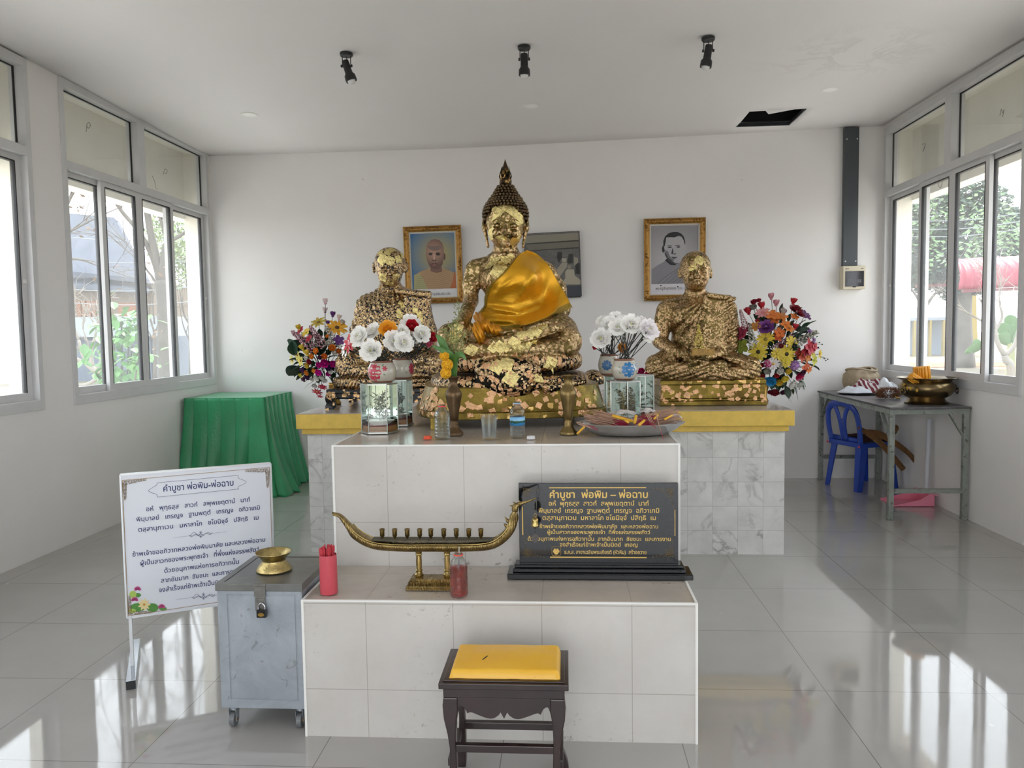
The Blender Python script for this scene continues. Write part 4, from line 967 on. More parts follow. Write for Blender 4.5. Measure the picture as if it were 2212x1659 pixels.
# ------------------------------------------------------------------ flowers
def petal(m, L, W, cup, lift, yaw, base=0.1, nu=4, nv=5, tip=0.5, ruffle=0.0, seed=0):
    """petal starting near the axis; lift 0 = flat outwards, 1 = upright"""
    a0 = lift * PI / 2; cy, sy = math.cos(yaw), math.sin(yaw)
    def f(s, t):
        x = (s - .5) * 2; w = W * (math.sin(PI * min(1, t * (1 - tip * .45) + .06)) ** .7); yy = 0; r = base; z = 0
        n = 8; ang = a0
        for k in range(n):
            st = t / n; ang = a0 + cup * (k / n) * t; r += L * st * math.cos(ang); z += L * st * math.sin(ang)
        z += W * .25 * abs(x) ** 2 * (1 - t * .5) + ruffle * math.sin(x * 5 + seed) * t * t
        px_, py_ = r, x * w
        return (px_ * cy - py_ * sy, px_ * sy + py_ * cy, z)
    m.grid(f, nu, nv)
_fm = {}
def fmesh(kind, c1, c2=None):
    key = (kind, c1, c2)
    if key in _fm: return _fm[key]
    R = random.Random(hash(kind) % 1000 + len(_fm)); R = random.Random(len(_fm) * 7 + 3); m = MB()
    A = M('petal_' + c1.strip('#'), c1, 0.55, var=0.10, vscale=6, sss=0.0); B = M('petal_' + (c2 or c1).strip('#'), c2 or c1, 0.6, var=0.12, vscale=20)
    if kind == 'peony':
        for ring, (n, L, W, lift, cup) in enumerate([(7, 1.0, .42, .10, .5), (6, .86, .40, .34, .8), (5, .64, .36, .58, 1.0), (4, .45, .28, .78, 1.0)]):
            for k in range(n): petal(m, L * R.uniform(.93, 1.07), W, cup, lift, 2 * PI * (k + .5 * (ring % 2)) / n + R.uniform(-.1, .1), .06, ruffle=.05, seed=k)
        m.cur = 1; m.ell((0, 0, .28), (.13, .13, .2), 8, 5)
    elif kind == 'tulip':
        for k in range(6): petal(m, 1.35, .42, .35 if k % 2 else .45, .62 if k % 2 else .68, PI * k / 3, .10, tip=.35)
        m.cur = 1; m.ell((0, 0, .08), (.34, .34, .2), 10, 5)
    elif kind == 'daisy':
        for k in range(12): petal(m, .95, .19, -.25, .16 if k % 2 else .05, 2 * PI * k / 12, .12, 2, 4)
        m.cur = 1; m.ell((0, 0, .06), (.24, .24, .12), 10, 5)
    elif kind == 'orchid':
        for k in range(5): petal(m, .95, .36, -.4, .22, 2 * PI * k / 5 + .3, .05, 3, 4, ruffle=.06, seed=k)
        m.cur = 1; m.ell((0, 0, .1), (.16, .16, .16), 8, 5)
    elif kind == 'rose':
        for ring, (n, L, W, lift, cup) in enumerate([(6, .85, .45, .30, 1.0), (5, .70, .42, .55, 1.1), (4, .5, .34, .75, 1.2)]):
            for k in range(n): petal(m, L, W, cup, lift, 2 * PI * (k + .5 * ring) / n, .05, ruffle=.05, seed=k)
        m.cur = 1; m.ell((0, 0, .35), (.2, .2, .22), 8, 5)
    elif kind == 'ball':
        for k in range(90):
            z = 1 - 2 * (k + .5) / 90; a = k * 2.39996; r = math.sqrt(1 - z * z); d = Vector((r * math.cos(a), r * math.sin(a), z * .85)); m.cur = k % 2
            m.ell(d * .78, (.2, .13, .2), 5, 3, d.to_track_quat('X', 'Z').to_matrix())
        m.cur = 0; m.ell((0, 0, 0), .7, 8, 6)
    elif kind == 'spike':   # unit length along z, radius ~.16
        for k in range(64):
            t = k / 63; a = k * 2.39996; r = .15 * (1 - t * .75) + .012; d = Vector((math.cos(a), math.sin(a), .5)); m.cur = k % 2
            m.ell(Vector((r * math.cos(a), r * math.sin(a), t)), (.055 * (1 - t * .4), .035, .04), 5, 3, d.to_track_quat('X', 'Z').to_matrix())
    elif kind == 'leaf':
        m.grid(lambda s, t: (t * 1.0, (s - .5) * .55 * math.sin(PI * min(1, t * .97 + .02)) ** .8, .10 * math.sin(t * PI) + .10 * abs(s - .5)), 4, 8)
    elif kind == 'broadleaf':
        m.grid(lambda s, t: (t * 1.0, (s - .5) * 1.25 * math.sin(PI * min(1, t * .93 + .03)) ** .6, .08 * math.sin(t * PI) + .18 * abs(s - .5)), 6, 8)
    elif kind == 'blade':
        m.grid(lambda s, t: (t * 1.0, (s - .5) * .07 * (1 - t ** 2), .25 * t - .45 * t * t), 2, 8)
    me = m.mesh(kind + '_flower'); me.materials.append(A); me.materials.append(B)
    me.polygons.foreach_set('use_smooth', [True] * len(me.polygons)); _fm[key] = me; return me
def put(name, me, loc, d, r, parent, spin=0):
    o = bpy.data.objects.new(name, me); COL.objects.link(o); q = Vector(d).normalized().to_track_quat('Z', 'Y')
    o.matrix_basis = Matrix.Translation(loc) @ q.to_matrix().to_4x4() @ Matrix.Rotation(spin, 4, 'Z') @ Matrix.Diagonal((r, r, r, 1))
    attach_local(o, parent); return o
def attach_local(o, parent):
    if parent is None: return
    mb = o.matrix_basis.copy(); o.parent = parent
    w = Matrix.Identity(4); p = parent; ch = []
    while p is not None: ch.append(p); p = p.parent
    for q in reversed(ch): w = w @ q.matrix_parent_inverse @ q.matrix_basis
    o.matrix_parent_inverse = w.inverted(); o.matrix_basis = mb
NAMES = dict(peony='peony_flower', tulip='tulip_flower', daisy='daisy_flower', orchid='orchid_flower', rose='rose_flower', ball='pompon_flower', spike='flower_spike', leaf='leaf', broadleaf='broad_leaf', blade='grass_blade')
def stem_to(fl_obj, a, b, r=.0022, mat=MAT_STEM, sag=0.0):
    a = Vector(a); b = Vector(b); mid = a.lerp(b, .5) + Vector((0, 0, sag))
    MB().tube(bz([a, mid, b], 4), r, 5).build('stem', mat, fl_obj, smooth=True)
def arrangement(root, c, y0, spec, ox, oy, sc, rnd, stems=True):
    """spec rows: kind, x, y, r (crop pixels), colours; each placed at its own depth on a rounded mass"""
    cx, cy, R_ = c
    for row in spec:
        k, x, y, r, c1, c2 = (row + (None,) * 6)[:6]
        px, py = ox + x / sc, oy + y / sc
        nx, nz = (px - cx) / R_, -(py - cy) / R_; rr = min(1, math.hypot(nx, nz))
        dep = y0 - .16 * math.sqrt(max(0, 1 - rr * rr)) + rnd.uniform(-.025, .025); loc = at_y(px, py, dep); rad = U(r / sc, dep)
        d = Vector((nx * .9, -.75, nz * .9 + .12))
        if k == 'tulip': d = Vector((nx * .5, -.15, .9)); loc.z -= rad * 1.0; rad *= 1.25
        o = put(NAMES[k], fmesh(k, c1, c2), loc, d, rad * dict(peony=1.15, daisy=1.12, rose=1.5, orchid=1.4, tulip=1.0, ball=1.05)[k], root, rnd.uniform(0, 6))
        if stems and (k == 'tulip' or rnd.random() < .6): stem_to(o, loc - d.normalized() * .004, (at_y(cx + nx * 12, cy + 35, y0 + .01)), .0019)
def spikes(root, y0, rows, ox, oy, sc):
    for x0, y0_, x1, y1, c1, c2 in rows:
        a = at_y(ox + x1 / sc, oy + y1 / sc, y0 - .12); b = at_y(ox + x0 / sc, oy + y0_ / sc, y0 - .10); L = (b - a).length
        put('flower_spike', fmesh('spike', c1, c2), a, b - a, L, root)
def leafs(root, c, y0, n, R_, rnd, kind='leaf', size=(.05, .10), col='#1f3a22', prob_low=True):
    cx, cy = c
    for i in range(n):
        a = rnd.uniform(0, 2 * PI); q = R_ * rnd.uniform(.1, .95); px, py = cx + q * math.cos(a), cy + q * math.sin(a) * 1.1; loc = at_y(px, py, y0 + rnd.uniform(-.08, .03))
        d = Vector((math.cos(a), rnd.uniform(-.5, .2), -math.sin(a))); o = bpy.data.objects.new(kind, fmesh(kind, col)); COL.objects.link(o); s = rnd.uniform(*size)
        o.matrix_basis = Matrix.Translation(loc) @ d.normalized().to_track_quat('X', 'Z').to_matrix().to_4x4() @ Matrix.Rotation(rnd.uniform(-.8, .8), 4, 'X') @ Matrix.Diagonal((s, s, s, 1)); attach_local(o, root)
def blades(root, start, ends, y0):
    for (sx, sy), (ex, ey) in zip(start, ends):
        a = at_y(sx, sy, y0 - .05); b = at_y(ex, ey, y0 - .10); L = (b - a).length; o = bpy.data.objects.new('grass_blade', fmesh('blade', '#2c3a2c')); COL.objects.link(o)
        o.matrix_basis = Matrix.Translation(a) @ (b - a).normalized().to_track_quat('X', 'Z').to_matrix().to_4x4() @ Matrix.Diagonal((L, L, L * .3, 1)); attach_local(o, root)
fr = random.Random(11)
# left mixed arrangement
YA = 5.33
va = at_z(706, 880, ZM)
vx = Vector((-1.625, 5.40, ZM))
tag(MB().lathe([(.04, .0), (.045, .01), (.028, .05), (.042, .10), (.038, .14), (.044, .155)], vx, 20).build('flower_vase', MAT_BRASS, smooth=True), 'brass vase under the flower arrangement left of the black gilded monk', 'vase')
rt = empty('flower_arrangement', vx, 'mixed artificial flower arrangement with magenta blooms and a sunflower, left of the statues', 'flowers')
WP, PU, YE, OR, WH, MG, RD = '#e6d3d2', '#5b2a6e', '#cfb43a', '#e08a2c', '#e3e1da', '#c3168a', '#8e1626'
SP = [('tulip', 710, 130, 55, WP, '#c98aa0'), ('tulip', 705, 262, 50, WP, '#c06a8c'), ('tulip', 817, 325, 50, PU), ('tulip', 908, 370, 45, '#e2cfc4', '#cfa0a4'), ('daisy', 610, 460, 105, '#b9a13a', '#6b5a20'), ('daisy', 885, 540, 135, '#e0a52f', '#4a2c14'), ('tulip', 745, 455, 42, PU),
      ('tulip', 330, 515, 55, YE), ('orchid', 340, 592, 60, '#a01c34'), ('orchid', 430, 615, 62, YE), ('orchid', 470, 700, 50, '#a31c38'), ('orchid', 910, 730, 65, PU, '#8a5aa0'), ('tulip', 380, 815, 58, YE), ('tulip', 450, 895, 60, YE), ('rose', 740, 680, 32, OR), ('rose', 590, 890, 52, '#ef9c3c'), ('rose', 530, 965, 48, OR),
      ('rose', 810, 850, 60, OR), ('rose', 850, 908, 55, WH), ('rose', 705, 965, 52, '#ea8b3a'), ('rose', 450, 985, 45, WH), ('rose', 495, 1040, 48, RD), ('orchid', 300, 950, 58, '#d9cf6a', '#b5542a'), ('orchid', 225, 1020, 64, '#d9d070', '#c96a3a'), ('orchid', 350, 1028, 68, '#d3cc62', '#c96a3a'), ('rose', 460, 1095, 48, '#cdb03c'),
      ('rose', 710, 1055, 75, MG), ('rose', 630, 1080, 52, MG), ('rose', 820, 1065, 60, MG), ('rose', 625, 1180, 60, '#d0189a'), ('tulip', 380, 1165, 48, '#4b2c62'), ('rose', 450, 1195, 48, OR), ('rose', 560, 1165, 44, '#e3a23c'), ('rose', 460, 1260, 50, '#47275c'), ('tulip', 395, 1300, 42, '#4a1c34'), ('rose', 590, 1270, 52, WH),
      ('rose', 665, 1255, 48, '#d8d6d0'), ('rose', 705, 1305, 48, WH), ('rose', 560, 1380, 48, '#cfd0cc'), ('rose', 790, 1180, 42, WH), ('rose', 875, 1150, 46, WH), ('rose', 755, 1210, 44, MG), ('daisy', 590, 1490, 75, '#c42a4c', '#d89a5a'), ('daisy', 670, 1420, 62, '#c02a4a'), ('daisy', 630, 1560, 45, '#c93a58'), ('orchid', 335, 1215, 55, '#cdbd3c'),
      ('rose', 640, 980, 40, '#5a2a4c'), ('rose', 770, 1130, 45, '#48285c'), ('rose', 545, 1060, 45, '#2c4a2c'), ('rose', 760, 780, 50, '#c9c6bc'), ('rose', 520, 1290, 40, '#dcdad4'), ('rose', 900, 890, 44, '#d97a2c'), ('rose', 960, 470, 45, '#d7cfc6')]
arrangement(rt, (700, 760, 62), YA, SP, 600, 630, 6.911, fr)
spikes(rt, YA, [(215, 600, 545, 850, '#b98a94', '#8d5f6c'), (480, 520, 705, 820, '#b98c96', '#8d5f6c'), (720, 520, 900, 850, '#c2beb4', '#9a958a'), (470, 640, 570, 830, '#c5c0b6', '#98948a')], 600, 630, 6.911)
leafs(rt, (690, 775), YA + .05, 95, 46, fr); leafs(rt, (640, 772), YA - .02, 2, 8, fr, 'broadleaf', (.10, .13), '#2a4636'); leafs(rt, (655, 790), YA - .02, 3, 10, fr, 'broadleaf', (.08, .11), '#243c30')
blades(rt, [(680, 822), (684, 826), (676, 824), (735, 726)], [(651, 843), (664, 838), (655, 836), (757, 712)], YA)
# right mixed arrangement
YB2 = 5.36; vx = Vector((1.312, 5.30, ZM))
tag(MB().lathe([(.03, .0), (.034, .01), (.02, .04), (.034, .10), (.03, .14), (.037, .155)], vx, 20).build('flower_vase', MAT_BRASS, smooth=True), 'brass vase under the flower arrangement right of the olive gold monk', 'vase')
rt = empty('flower_arrangement', vx, 'mixed artificial flower arrangement with yellow daisies and a blue bloom, right of the statues', 'flowers')
PK = '#c98a92'
SP = [('tulip', 573, 120, 55, PK), ('tulip', 640, 215, 55, PK), ('tulip', 880, 190, 55, '#b3202c'), ('tulip', 255, 325, 62, '#b32430'), ('tulip', 440, 250, 60, '#b8252f'), ('rose', 330, 240, 50, '#8e1830'), ('rose', 395, 215, 40, '#9c1c34'), ('daisy', 450, 370, 90, '#cf8f92', '#b86a70'), ('rose', 320, 320, 60, '#8f857c'),
      ('orchid', 585, 410, 75, '#c9702c'), ('orchid', 720, 430, 65, '#c8742c'), ('orchid', 620, 480, 60, '#c66a28'), ('orchid', 775, 545, 60, '#cc7430'), ('orchid', 830, 600, 50, '#cb7a34'), ('orchid', 690, 660, 60, '#c8652a'), ('orchid', 665, 720, 50, '#c45a2c'), ('orchid', 900, 430, 50, '#d0702c'), ('peony', 905, 340, 85, '#7c1724'), ('peony', 970, 400, 60, '#7a1626'),
      ('tulip', 900, 300, 50, '#a81c28'), ('orchid', 1050, 410, 70, '#5a2a5c', '#8a5a90'), ('tulip', 905, 555, 50, '#b0202c'), ('tulip', 380, 485, 40, '#9c1c28'), ('peony', 500, 590, 105, '#7a4488', '#c9b4cc'), ('orchid', 350, 570, 60, '#b87a34'), ('peony', 150, 670, 90, '#c4546e', '#a01c44'), ('rose', 240, 620, 45, '#a8203c'),
      ('daisy', 490, 750, 105, '#cdb234', '#7a6a24'), ('daisy', 385, 930, 115, '#d0b838', '#2c2414'), ('daisy', 790, 960, 110, '#d2ba36', '#2e2414'), ('daisy', 660, 960, 80, '#c4ac38'), ('daisy', 860, 790, 80, '#d2b83c'), ('daisy', 780, 1080, 70, '#c8b43c'), ('orchid', 150, 860, 90, '#8f9a3c'), ('orchid', 1110, 860, 90, '#a81c30'), ('orchid', 1190, 850, 50, '#b02438'), ('orchid', 1050, 920, 60, '#9c1a2c'),
      ('orchid', 960, 960, 60, '#9a3a2c'), ('orchid', 1010, 1000, 60, '#b0482c'), ('orchid', 1090, 1000, 55, '#c4782c'), ('orchid', 1260, 960, 50, '#d4bc44', '#c4682c'), ('orchid', 1180, 1050, 55, '#bdbb4c'), ('orchid', 1160, 960, 45, '#c8bc4c'), ('orchid', 1050, 1150, 60, '#d06c4c'), ('orchid', 1110, 1180, 45, '#d4783c'), ('ball', 905, 1120, 75, '#b48ac0', '#9a70a8'), ('ball', 520, 1100, 65, '#b03468', '#d4a0b8'),
      ('daisy', 600, 1100, 75, '#d9d2d0', '#c8a840'), ('rose', 680, 1100, 50, '#c9c4bc'), ('rose', 520, 1190, 55, '#bdb9ac'), ('rose', 690, 1190, 55, '#d6d3cd'), ('rose', 800, 1190, 50, '#cfb23c'), ('rose', 345, 1050, 60, '#4c3a8a'), ('rose', 445, 1110, 40, '#a8202c'), ('rose', 650, 1245, 45, '#b3242c'), ('peony', 550, 1330, 82, '#2f8fc4', '#8ac0a0'),
      ('rose', 680, 1340, 60, '#cfae3c'), ('rose', 755, 1290, 58, '#dcc84c'), ('rose', 860, 1370, 72, '#e0e0dc'), ('rose', 960, 1380, 52, '#d6d6d2'), ('peony', 965, 1260, 68, '#b01c50', '#c86080'), ('rose', 620, 1470, 70, '#7c1828'), ('rose', 735, 1480, 50, '#56223c'), ('rose', 560, 1480, 45, '#8a2030'), ('rose', 450, 1260, 45, '#c03a34'), ('orchid', 1110, 640, 45, '#6a3a78'), ('orchid', 1170, 760, 40, '#5c2c68'),
      ('rose', 560, 820, 40, '#2c4a34'), ('rose', 700, 850, 40, '#8a3a3c'), ('rose', 880, 860, 50, '#3c4a3c'), ('rose', 1000, 1210, 50, '#5a2444'), ('rose', 740, 370, 50, '#c8b2b8')]
arrangement(rt, (1682, 750, 88), YB2, SP, 1580, 620, 6.636, fr)
spikes(rt, YB2, [(125, 330, 210, 590, '#c4a0a0', '#9c7474'), (255, 540, 320, 880, '#b9b6a8', '#94907e'), (880, 680, 630, 900, '#b58a98', '#8f6070'), (1230, 640, 900, 830, '#b5b2a4', '#8c8878'), (745, 290, 735, 420, '#b9b5a6', '#95917f'), (740, 480, 670, 640, '#a39a8c', '#7c7466')], 1580, 620, 6.636)
leafs(rt, (1682, 758), YB2 + .05, 150, 76, fr); leafs(rt, (1722, 718), YB2 - .05, 5, 8, fr, 'broadleaf', (.05, .07), '#33463c')
blades(rt, [(1695, 835)] * 5 + [(1715, 830)] * 4 + [(1720, 815)], [(1706, 868), (1718, 866), (1722, 860), (1712, 872), (1730, 850), (1735, 842), (1745, 846), (1726, 868), (1740, 838), (1743, 829)], YB2)
for i, (bx, by) in enumerate([(1760, 735), (1770, 740), (1776, 744), (1768, 750), (1781, 774), (1788, 776), (1784, 779), (1765, 727)]):
    m = MB(); e = at_y(bx, by, YB2 - .05); s0 = at_y(1752, 745, YB2 - .05) if i < 4 or i > 6 else at_y(1770, 770, YB2 - .05); m.tube([s0, s0.lerp(e, .5) + Vector((0, 0, .004)), e], .0009, 4); m.ell(e, (.006, .004, .004), 6, 4); m.build('bud_twig', MAT_LEAF, rt, smooth=True)
# pink bloom beside the monk's knee
o = empty('flower_bunch', at_y(1387, 816, 5.0), 'deep pink artificial bloom by the left knee of the olive gold monk', 'flowers')
for (x, y, r) in ((1385, 803, 12), (1378, 812, 10), (1396, 812, 11), (1390, 820, 9)): put('peony_flower', fmesh('rose', '#b3205c'), at_y(x, y, 4.98), (0, -1, .3), U(r, 4.98), o, x)
MB().tube([at_y(1387, 812, 5.0), at_z(1387, 870, ZM + .003)], .003, 6).build('stem', MAT_STEM, o)

# ------------------------------------------------------------------ painted pots with white flowers, on glass cases
MAT_POT = M('grey_glazed_stoneware', '#b9b4a6', 0.22, var=0.05, vscale=12, coat=0.5); MAT_POTRIM = M('brown_glaze_band', '#7c4f3c', 0.3, var=0.15, vscale=40)
def hexcase(root_label, cx, cy, w, z0, h, rz, tree_col, sx=1.0):
    """hexagonal mirror-backed glass case with metal edges, a wooden plinth and a small foil tree inside"""
    root = empty('glass_display_case', (cx, cy, z0), root_label, 'display case')
    n = 6; R_ = w / 2 / math.cos(0); P6 = [(cx + sx * R_ * math.cos(rz + PI / 3 * k), cy + R_ * math.sin(rz + PI / 3 * k)) for k in range(n)]
    ed = M('silver_edge_strip', '#a9aba6', 0.3, 0.9); m = MB()
    def ring(z, t_, s_=1.0):
        for k in range(n):
            a, b = P6[k], P6[(k + 1) % n]; m.bar((cx + (a[0] - cx) * s_, cy + (a[1] - cy) * s_, z), (cx + (b[0] - cx) * s_, cy + (b[1] - cy) * s_, z), t_, t_)
    ring(z0 + .004, .007, 1.03); ring(z0 + h - .003, .005)
    for a in P6: m.bar((a[0], a[1], z0 + .004), (a[0], a[1], z0 + h), .0035, .0035)
    m.build('edge_frame', ed, root)
    b = MB(); b.prism([(cx + (x - cx) * .97, cy + (y - cy) * .97, z0 + .002) for x, y in P6], (0, 0, .012)); b.prism([(cx + (x - cx) * .93, cy + (y - cy) * .93, z0 + .0145) for x, y in P6], (0, 0, .016))
    b.build('wooden_plinth', M('varnished_orange_wood', '#9c5f22', 0.3, var=.15, vscale=30), root)
    p = MB(); p.lathe([(w * .18, .031), (w * .22, .032), (w * .40, .052), (w * .40, .054), (w * .02, .053)], (cx, cy, z0), 6); p.build('planter', M('white_enamel', '#d5d0cc', .3), root)
    MB().prism([(cx + (x - cx) * .9, cy + (y - cy) * .9, z0 + .0306) for x, y in P6], (0, 0, .002)).build('red_lining', M('crimson_velvet', '#7c1426', .8), root)
    g = MB(); mr = MB()
    for k in range(n):
        a, b_ = P6[k], P6[(k + 1) % n]; my = (a[1] + b_[1]) / 2; q = [(a[0], a[1], z0 + .006), (b_[0], b_[1], z0 + .006), (b_[0], b_[1], z0 + h - .004), (a[0], a[1], z0 + h - .004)]
        nv = Vector((cx - (a[0] + b_[0]) / 2, cy - my, 0)).normalized() * .002
        (mr if my > cy + R_ * .3 else g).prism(q, nv)
    g.prism([(x, y, z0 + h - .003) for x, y in P6], (0, 0, .003)); g.build('glass_panes', MAT_CASEGLASS, root)
    mr.build('mirror_back', M('mirror_silvering', '#dfe4e2', 0.03, 1.0), root)
    t_ = MB(); R2 = random.Random(int(cx * 100)); lf = MB()
    for k in range(26):
        a = R2.uniform(0, 2 * PI); zz = R2.uniform(.06, h * .8); rr = w * .40 * R2.uniform(.5, 1) * (1 - .35 * zz / h); e = Vector((cx + sx * rr * math.cos(a), cy + rr * .8 * math.sin(a), z0 + zz + .01)); s0 = Vector((cx, cy, z0 + zz * .8)); t_.tube([s0, s0.lerp(e, .5) + Vector((0, 0, .006)), e], .0008, 4)
        for q in range(9):
            l_ = s0.lerp(e, R2.uniform(.3, 1)) + Vector((R2.uniform(-.006, .006), R2.uniform(-.006, .006), R2.uniform(-.004, .006))); d = Vector((R2.uniform(-1, 1), R2.uniform(-1, 1), R2.uniform(-.6, .6))).normalized(); u_ = d.orthogonal().normalized()
            lf.poly([l_ - d * .006, l_ + u_ * .0025, l_ + d * .006, l_ - u_ * .0025])
    t_.tube([(cx, cy, z0 + .05), (cx, cy, z0 + h * .8)], .0016, 5); tr = t_.build('foil_tree', M('wire_branch_' + tree_col.strip('#'), tree_col, .4, .8), root)
    lv_ = lf.build('foil_leaves', M('foil_leaf_' + tree_col.strip('#'), tree_col, .25, 1.0), tr); lv_['kind'] = 'stuff'
    return root
def decal(root, c, prof_r, pts_fn, col, name):
    """thin painted shape wrapped on the pot wall; pts in (angle, z)"""
    m = MB()
    for pts in pts_fn: m.poly([(c[0] + (prof_r(z) + .0007) * math.cos(a), c[1] + (prof_r(z) + .0007) * math.sin(a), c[2] + z) for a, z in pts])
    return m.build(name, M('painted_' + col.strip('#'), col, .3), root)
def pot(cx, cy, z, w, h, label, col, variant):
    R_ = w / 2; prof = [(R_ * .58, 0), (R_ * .66, h * .01), (R_ * .86, h * .16), (R_ * .98, h * .36), (R_ * 1.0, h * .5), (R_ * .96, h * .68), (R_ * .84, h * .86), (R_ * .76, h * .93), (R_ * .77, h * 1.0), (R_ * .70, h * 1.0), (R_ * .70, h * .9), (R_ * .5, h * .88)]
    root = empty('painted_flower_pot', (cx, cy, z), label, 'flower pot'); c = (cx, cy, z)
    MB().lathe(prof, c, 36).build('pot_body', MAT_POT, root, smooth=True)
    b = MB(); b.open_lathe([(R_ * .765, h * .925), (R_ * .785, h * .96), (R_ * .79, h * .995), (R_ * .69, h * 1.005)], c, 36); b.build('rim_band', MAT_POTRIM, root, smooth=True, solid=.0012); b = MB(); b.open_lathe([(R_ * .60, h * .002), (R_ * .70, h * .04), (R_ * .80, h * .10)], c, 36); b.build('foot_band', MAT_POTRIM, root, smooth=True, solid=.0012)
    def pr(zz):
        t = zz
        for (r0, z0_), (r1, z1_) in zip(prof, prof[1:]):
            if z0_ <= t <= z1_ and z1_ > z0_: return r0 + (r1 - r0) * (t - z0_) / (z1_ - z0_)
        return R_
    def flower(a0, z0_, s, n):
        out = []
        for k in range(n):
            f = 2 * PI * k / n; ca, sa = math.cos(f), math.sin(f)
            for (u0, u1, w0, w1) in ((.10, .45, .10, .22), (.45, .8, .22, .26), (.8, 1.0, .26, .12)):
                q = []
                for uu, ww in ((u0, -w0), (u1, -w1), (u1, w1), (u0, w0)): q.append((a0 + (uu * ca - ww * sa) * s / R_, z0_ + (uu * sa + ww * ca) * s))
                out.append(q)
        return out
    A0, Z0_, S_ = variant; decal(root, c, pr, flower(A0, Z0_ * h, S_ * R_, 9), col, 'painted_flower')
    decal(root, c, pr, flower(A0 + .85, Z0_ * h * 1.35, S_ * R_ * .3, 6), col, 'painted_bud')
    lf = []
    for k, (da, dz, ln, an) in enumerate([(.62, .28, .30, .5), (.70, -.05, .28, -.5), (-.62, -.2, .30, 2.4), (-.66, .1, .25, 2.9)]):
        ca, sa = math.cos(an), math.sin(an); q = [(A0 + da + (uu * ca - ww * sa) * ln * .9, Z0_ * h + dz * h + (uu * sa + ww * ca) * ln * R_) for uu, ww in ((0, 0), (.4, -.18), (1, 0), (.4, .18))]; lf.append(q)
    decal(root, c, pr, lf, '#6f8f74', 'painted_leaves'); return root
def bouquet(label, c, rim_r, flowers, group=None):
    root = empty('flower_bouquet', c, label, 'flowers'); c = Vector(c); R2 = random.Random(int(abs(c.x) * 1000))
    for k, (kind, px, py, r, dep, col, c2) in enumerate(flowers):
        loc = at_y(px, py, dep); rad = U(r, dep); d = Vector((loc.x - c.x, -.10 + (dep - c.y) * .3, (loc.z - c.z) * .45)).normalized()
        o = put(NAMES[kind], fmesh(kind, col, c2), loc - d * rad * .2, d + Vector((0, -.25, .1)), rad * 1.05, root, R2.uniform(0, 6))
        a = R2.uniform(0, 2 * PI); s0 = c + Vector((rim_r * .7 * math.cos(a), rim_r * .7 * math.sin(a), -.01))
        stem_to(o, s0, loc - d * rad * .2, .0022, M('black_green_wire', '#1c211b', .5))
        for q in range(2):
            a = R2.uniform(0, 2 * PI); s0 = c + Vector((rim_r * .8 * math.cos(a), rim_r * .8 * math.sin(a), -.01)); stem_to(o, s0, loc + Vector((R2.uniform(-.03, .03), .02, -.01)), .0018, _mats['black_green_wire'])
        if k % 2 == 0:
            lo_ = bpy.data.objects.new('leaf', fmesh('leaf', '#21502c')); COL.objects.link(lo_); s = rad * .9; dd = Vector((R2.uniform(-1, 1), -.4, R2.uniform(-.7, .2)))
            lo_.matrix_basis = Matrix.Translation(loc - d * rad * .3) @ dd.normalized().to_track_quat('X', 'Z').to_matrix().to_4x4() @ Matrix.Diagonal((s, s, s, 1)); attach_local(lo_, o)
    return root
WF, WG, RDf, YO = '#f7f5f1', '#ccd07a', '#c01c34', '#eaa52a'
def on_case(px, py, zc): return at_z(px, py, zc)
H_C = .215
# left front
c1 = at_y(821, 930, 3.36); hexcase('mirrored glass case with a silver foil tree, under the pot with the big red flower', c1.x, 3.36, .158, Z2 + .003, H_C, 0.12, '#b9bcba')
zp = Z2 + .003 + H_C + .001
pc = at_y(826, 830, 3.36); pot(pc.x, 3.36, zp, U(63, 3.36), U(48, 3.36), 'stoneware pot painted with a large red flower, front left on its case', '#b5384a', (-PI / 2 - .42, .50, .62))
bouquet('bunch of white flowers with one yellow and one red, in the front left pot', (pc.x, 3.36, zp + U(45, 3.36)), U(20, 3.36), [('peony', 802, 758, 25, 3.27, WF, WG), ('peony', 776, 728, 24, 3.31, WF, WG), ('peony', 806, 716, 20, 3.40, WF, WG), ('peony', 838, 711, 20, 3.33, YO, '#e08a1c'), ('peony', 852, 738, 24, 3.31, WF, WG), ('peony', 872, 740, 23, 3.30, WF, WG), ('peony', 868, 716, 17, 3.42, WF, WG), ('daisy', 752, 741, 20, 3.36, RDf, '#d8a0a8'), ('daisy', 745, 752, 18, 3.38, WF, WG), ('rose', 790, 745, 9, 3.40, '#e6e2dc', WG)])
# left back
c2 = Vector((-.785, 3.62, 0)); hexcase('glass case with bright mirror panels behind the front left one', c2.x, 3.62, .130, Z2 + .003, H_C, 0.3, '#9fa5a4')
pc = Vector((-.765, 3.62, 0)); pot(pc.x, 3.62, zp, U(52, 3.60), U(46, 3.6), 'stoneware pot with small red buds, behind the large red flower pot', '#b03c4c', (-PI / 2 + 1.3, .5, .5))
bouquet('bunch of white and red flowers in the rear left pot', (pc.x, 3.62, zp + U(44, 3.6)), U(18, 3.6), [('peony', 911, 722, 20, 3.50, WF, WG), ('rose', 889, 706, 22, 3.56, '#c21c30', '#a01828'), ('peony', 888, 700, 22, 3.62, WF, WG), ('rose', 934, 730, 17, 3.54, '#b81c2c', '#a01828'), ('rose', 925, 742, 14, 3.56, '#d86a84', None), ('rose', 882, 717, 8, 3.5, '#e0a83c', None), ('peony', 896, 728, 16, 3.56, WF, WG)])
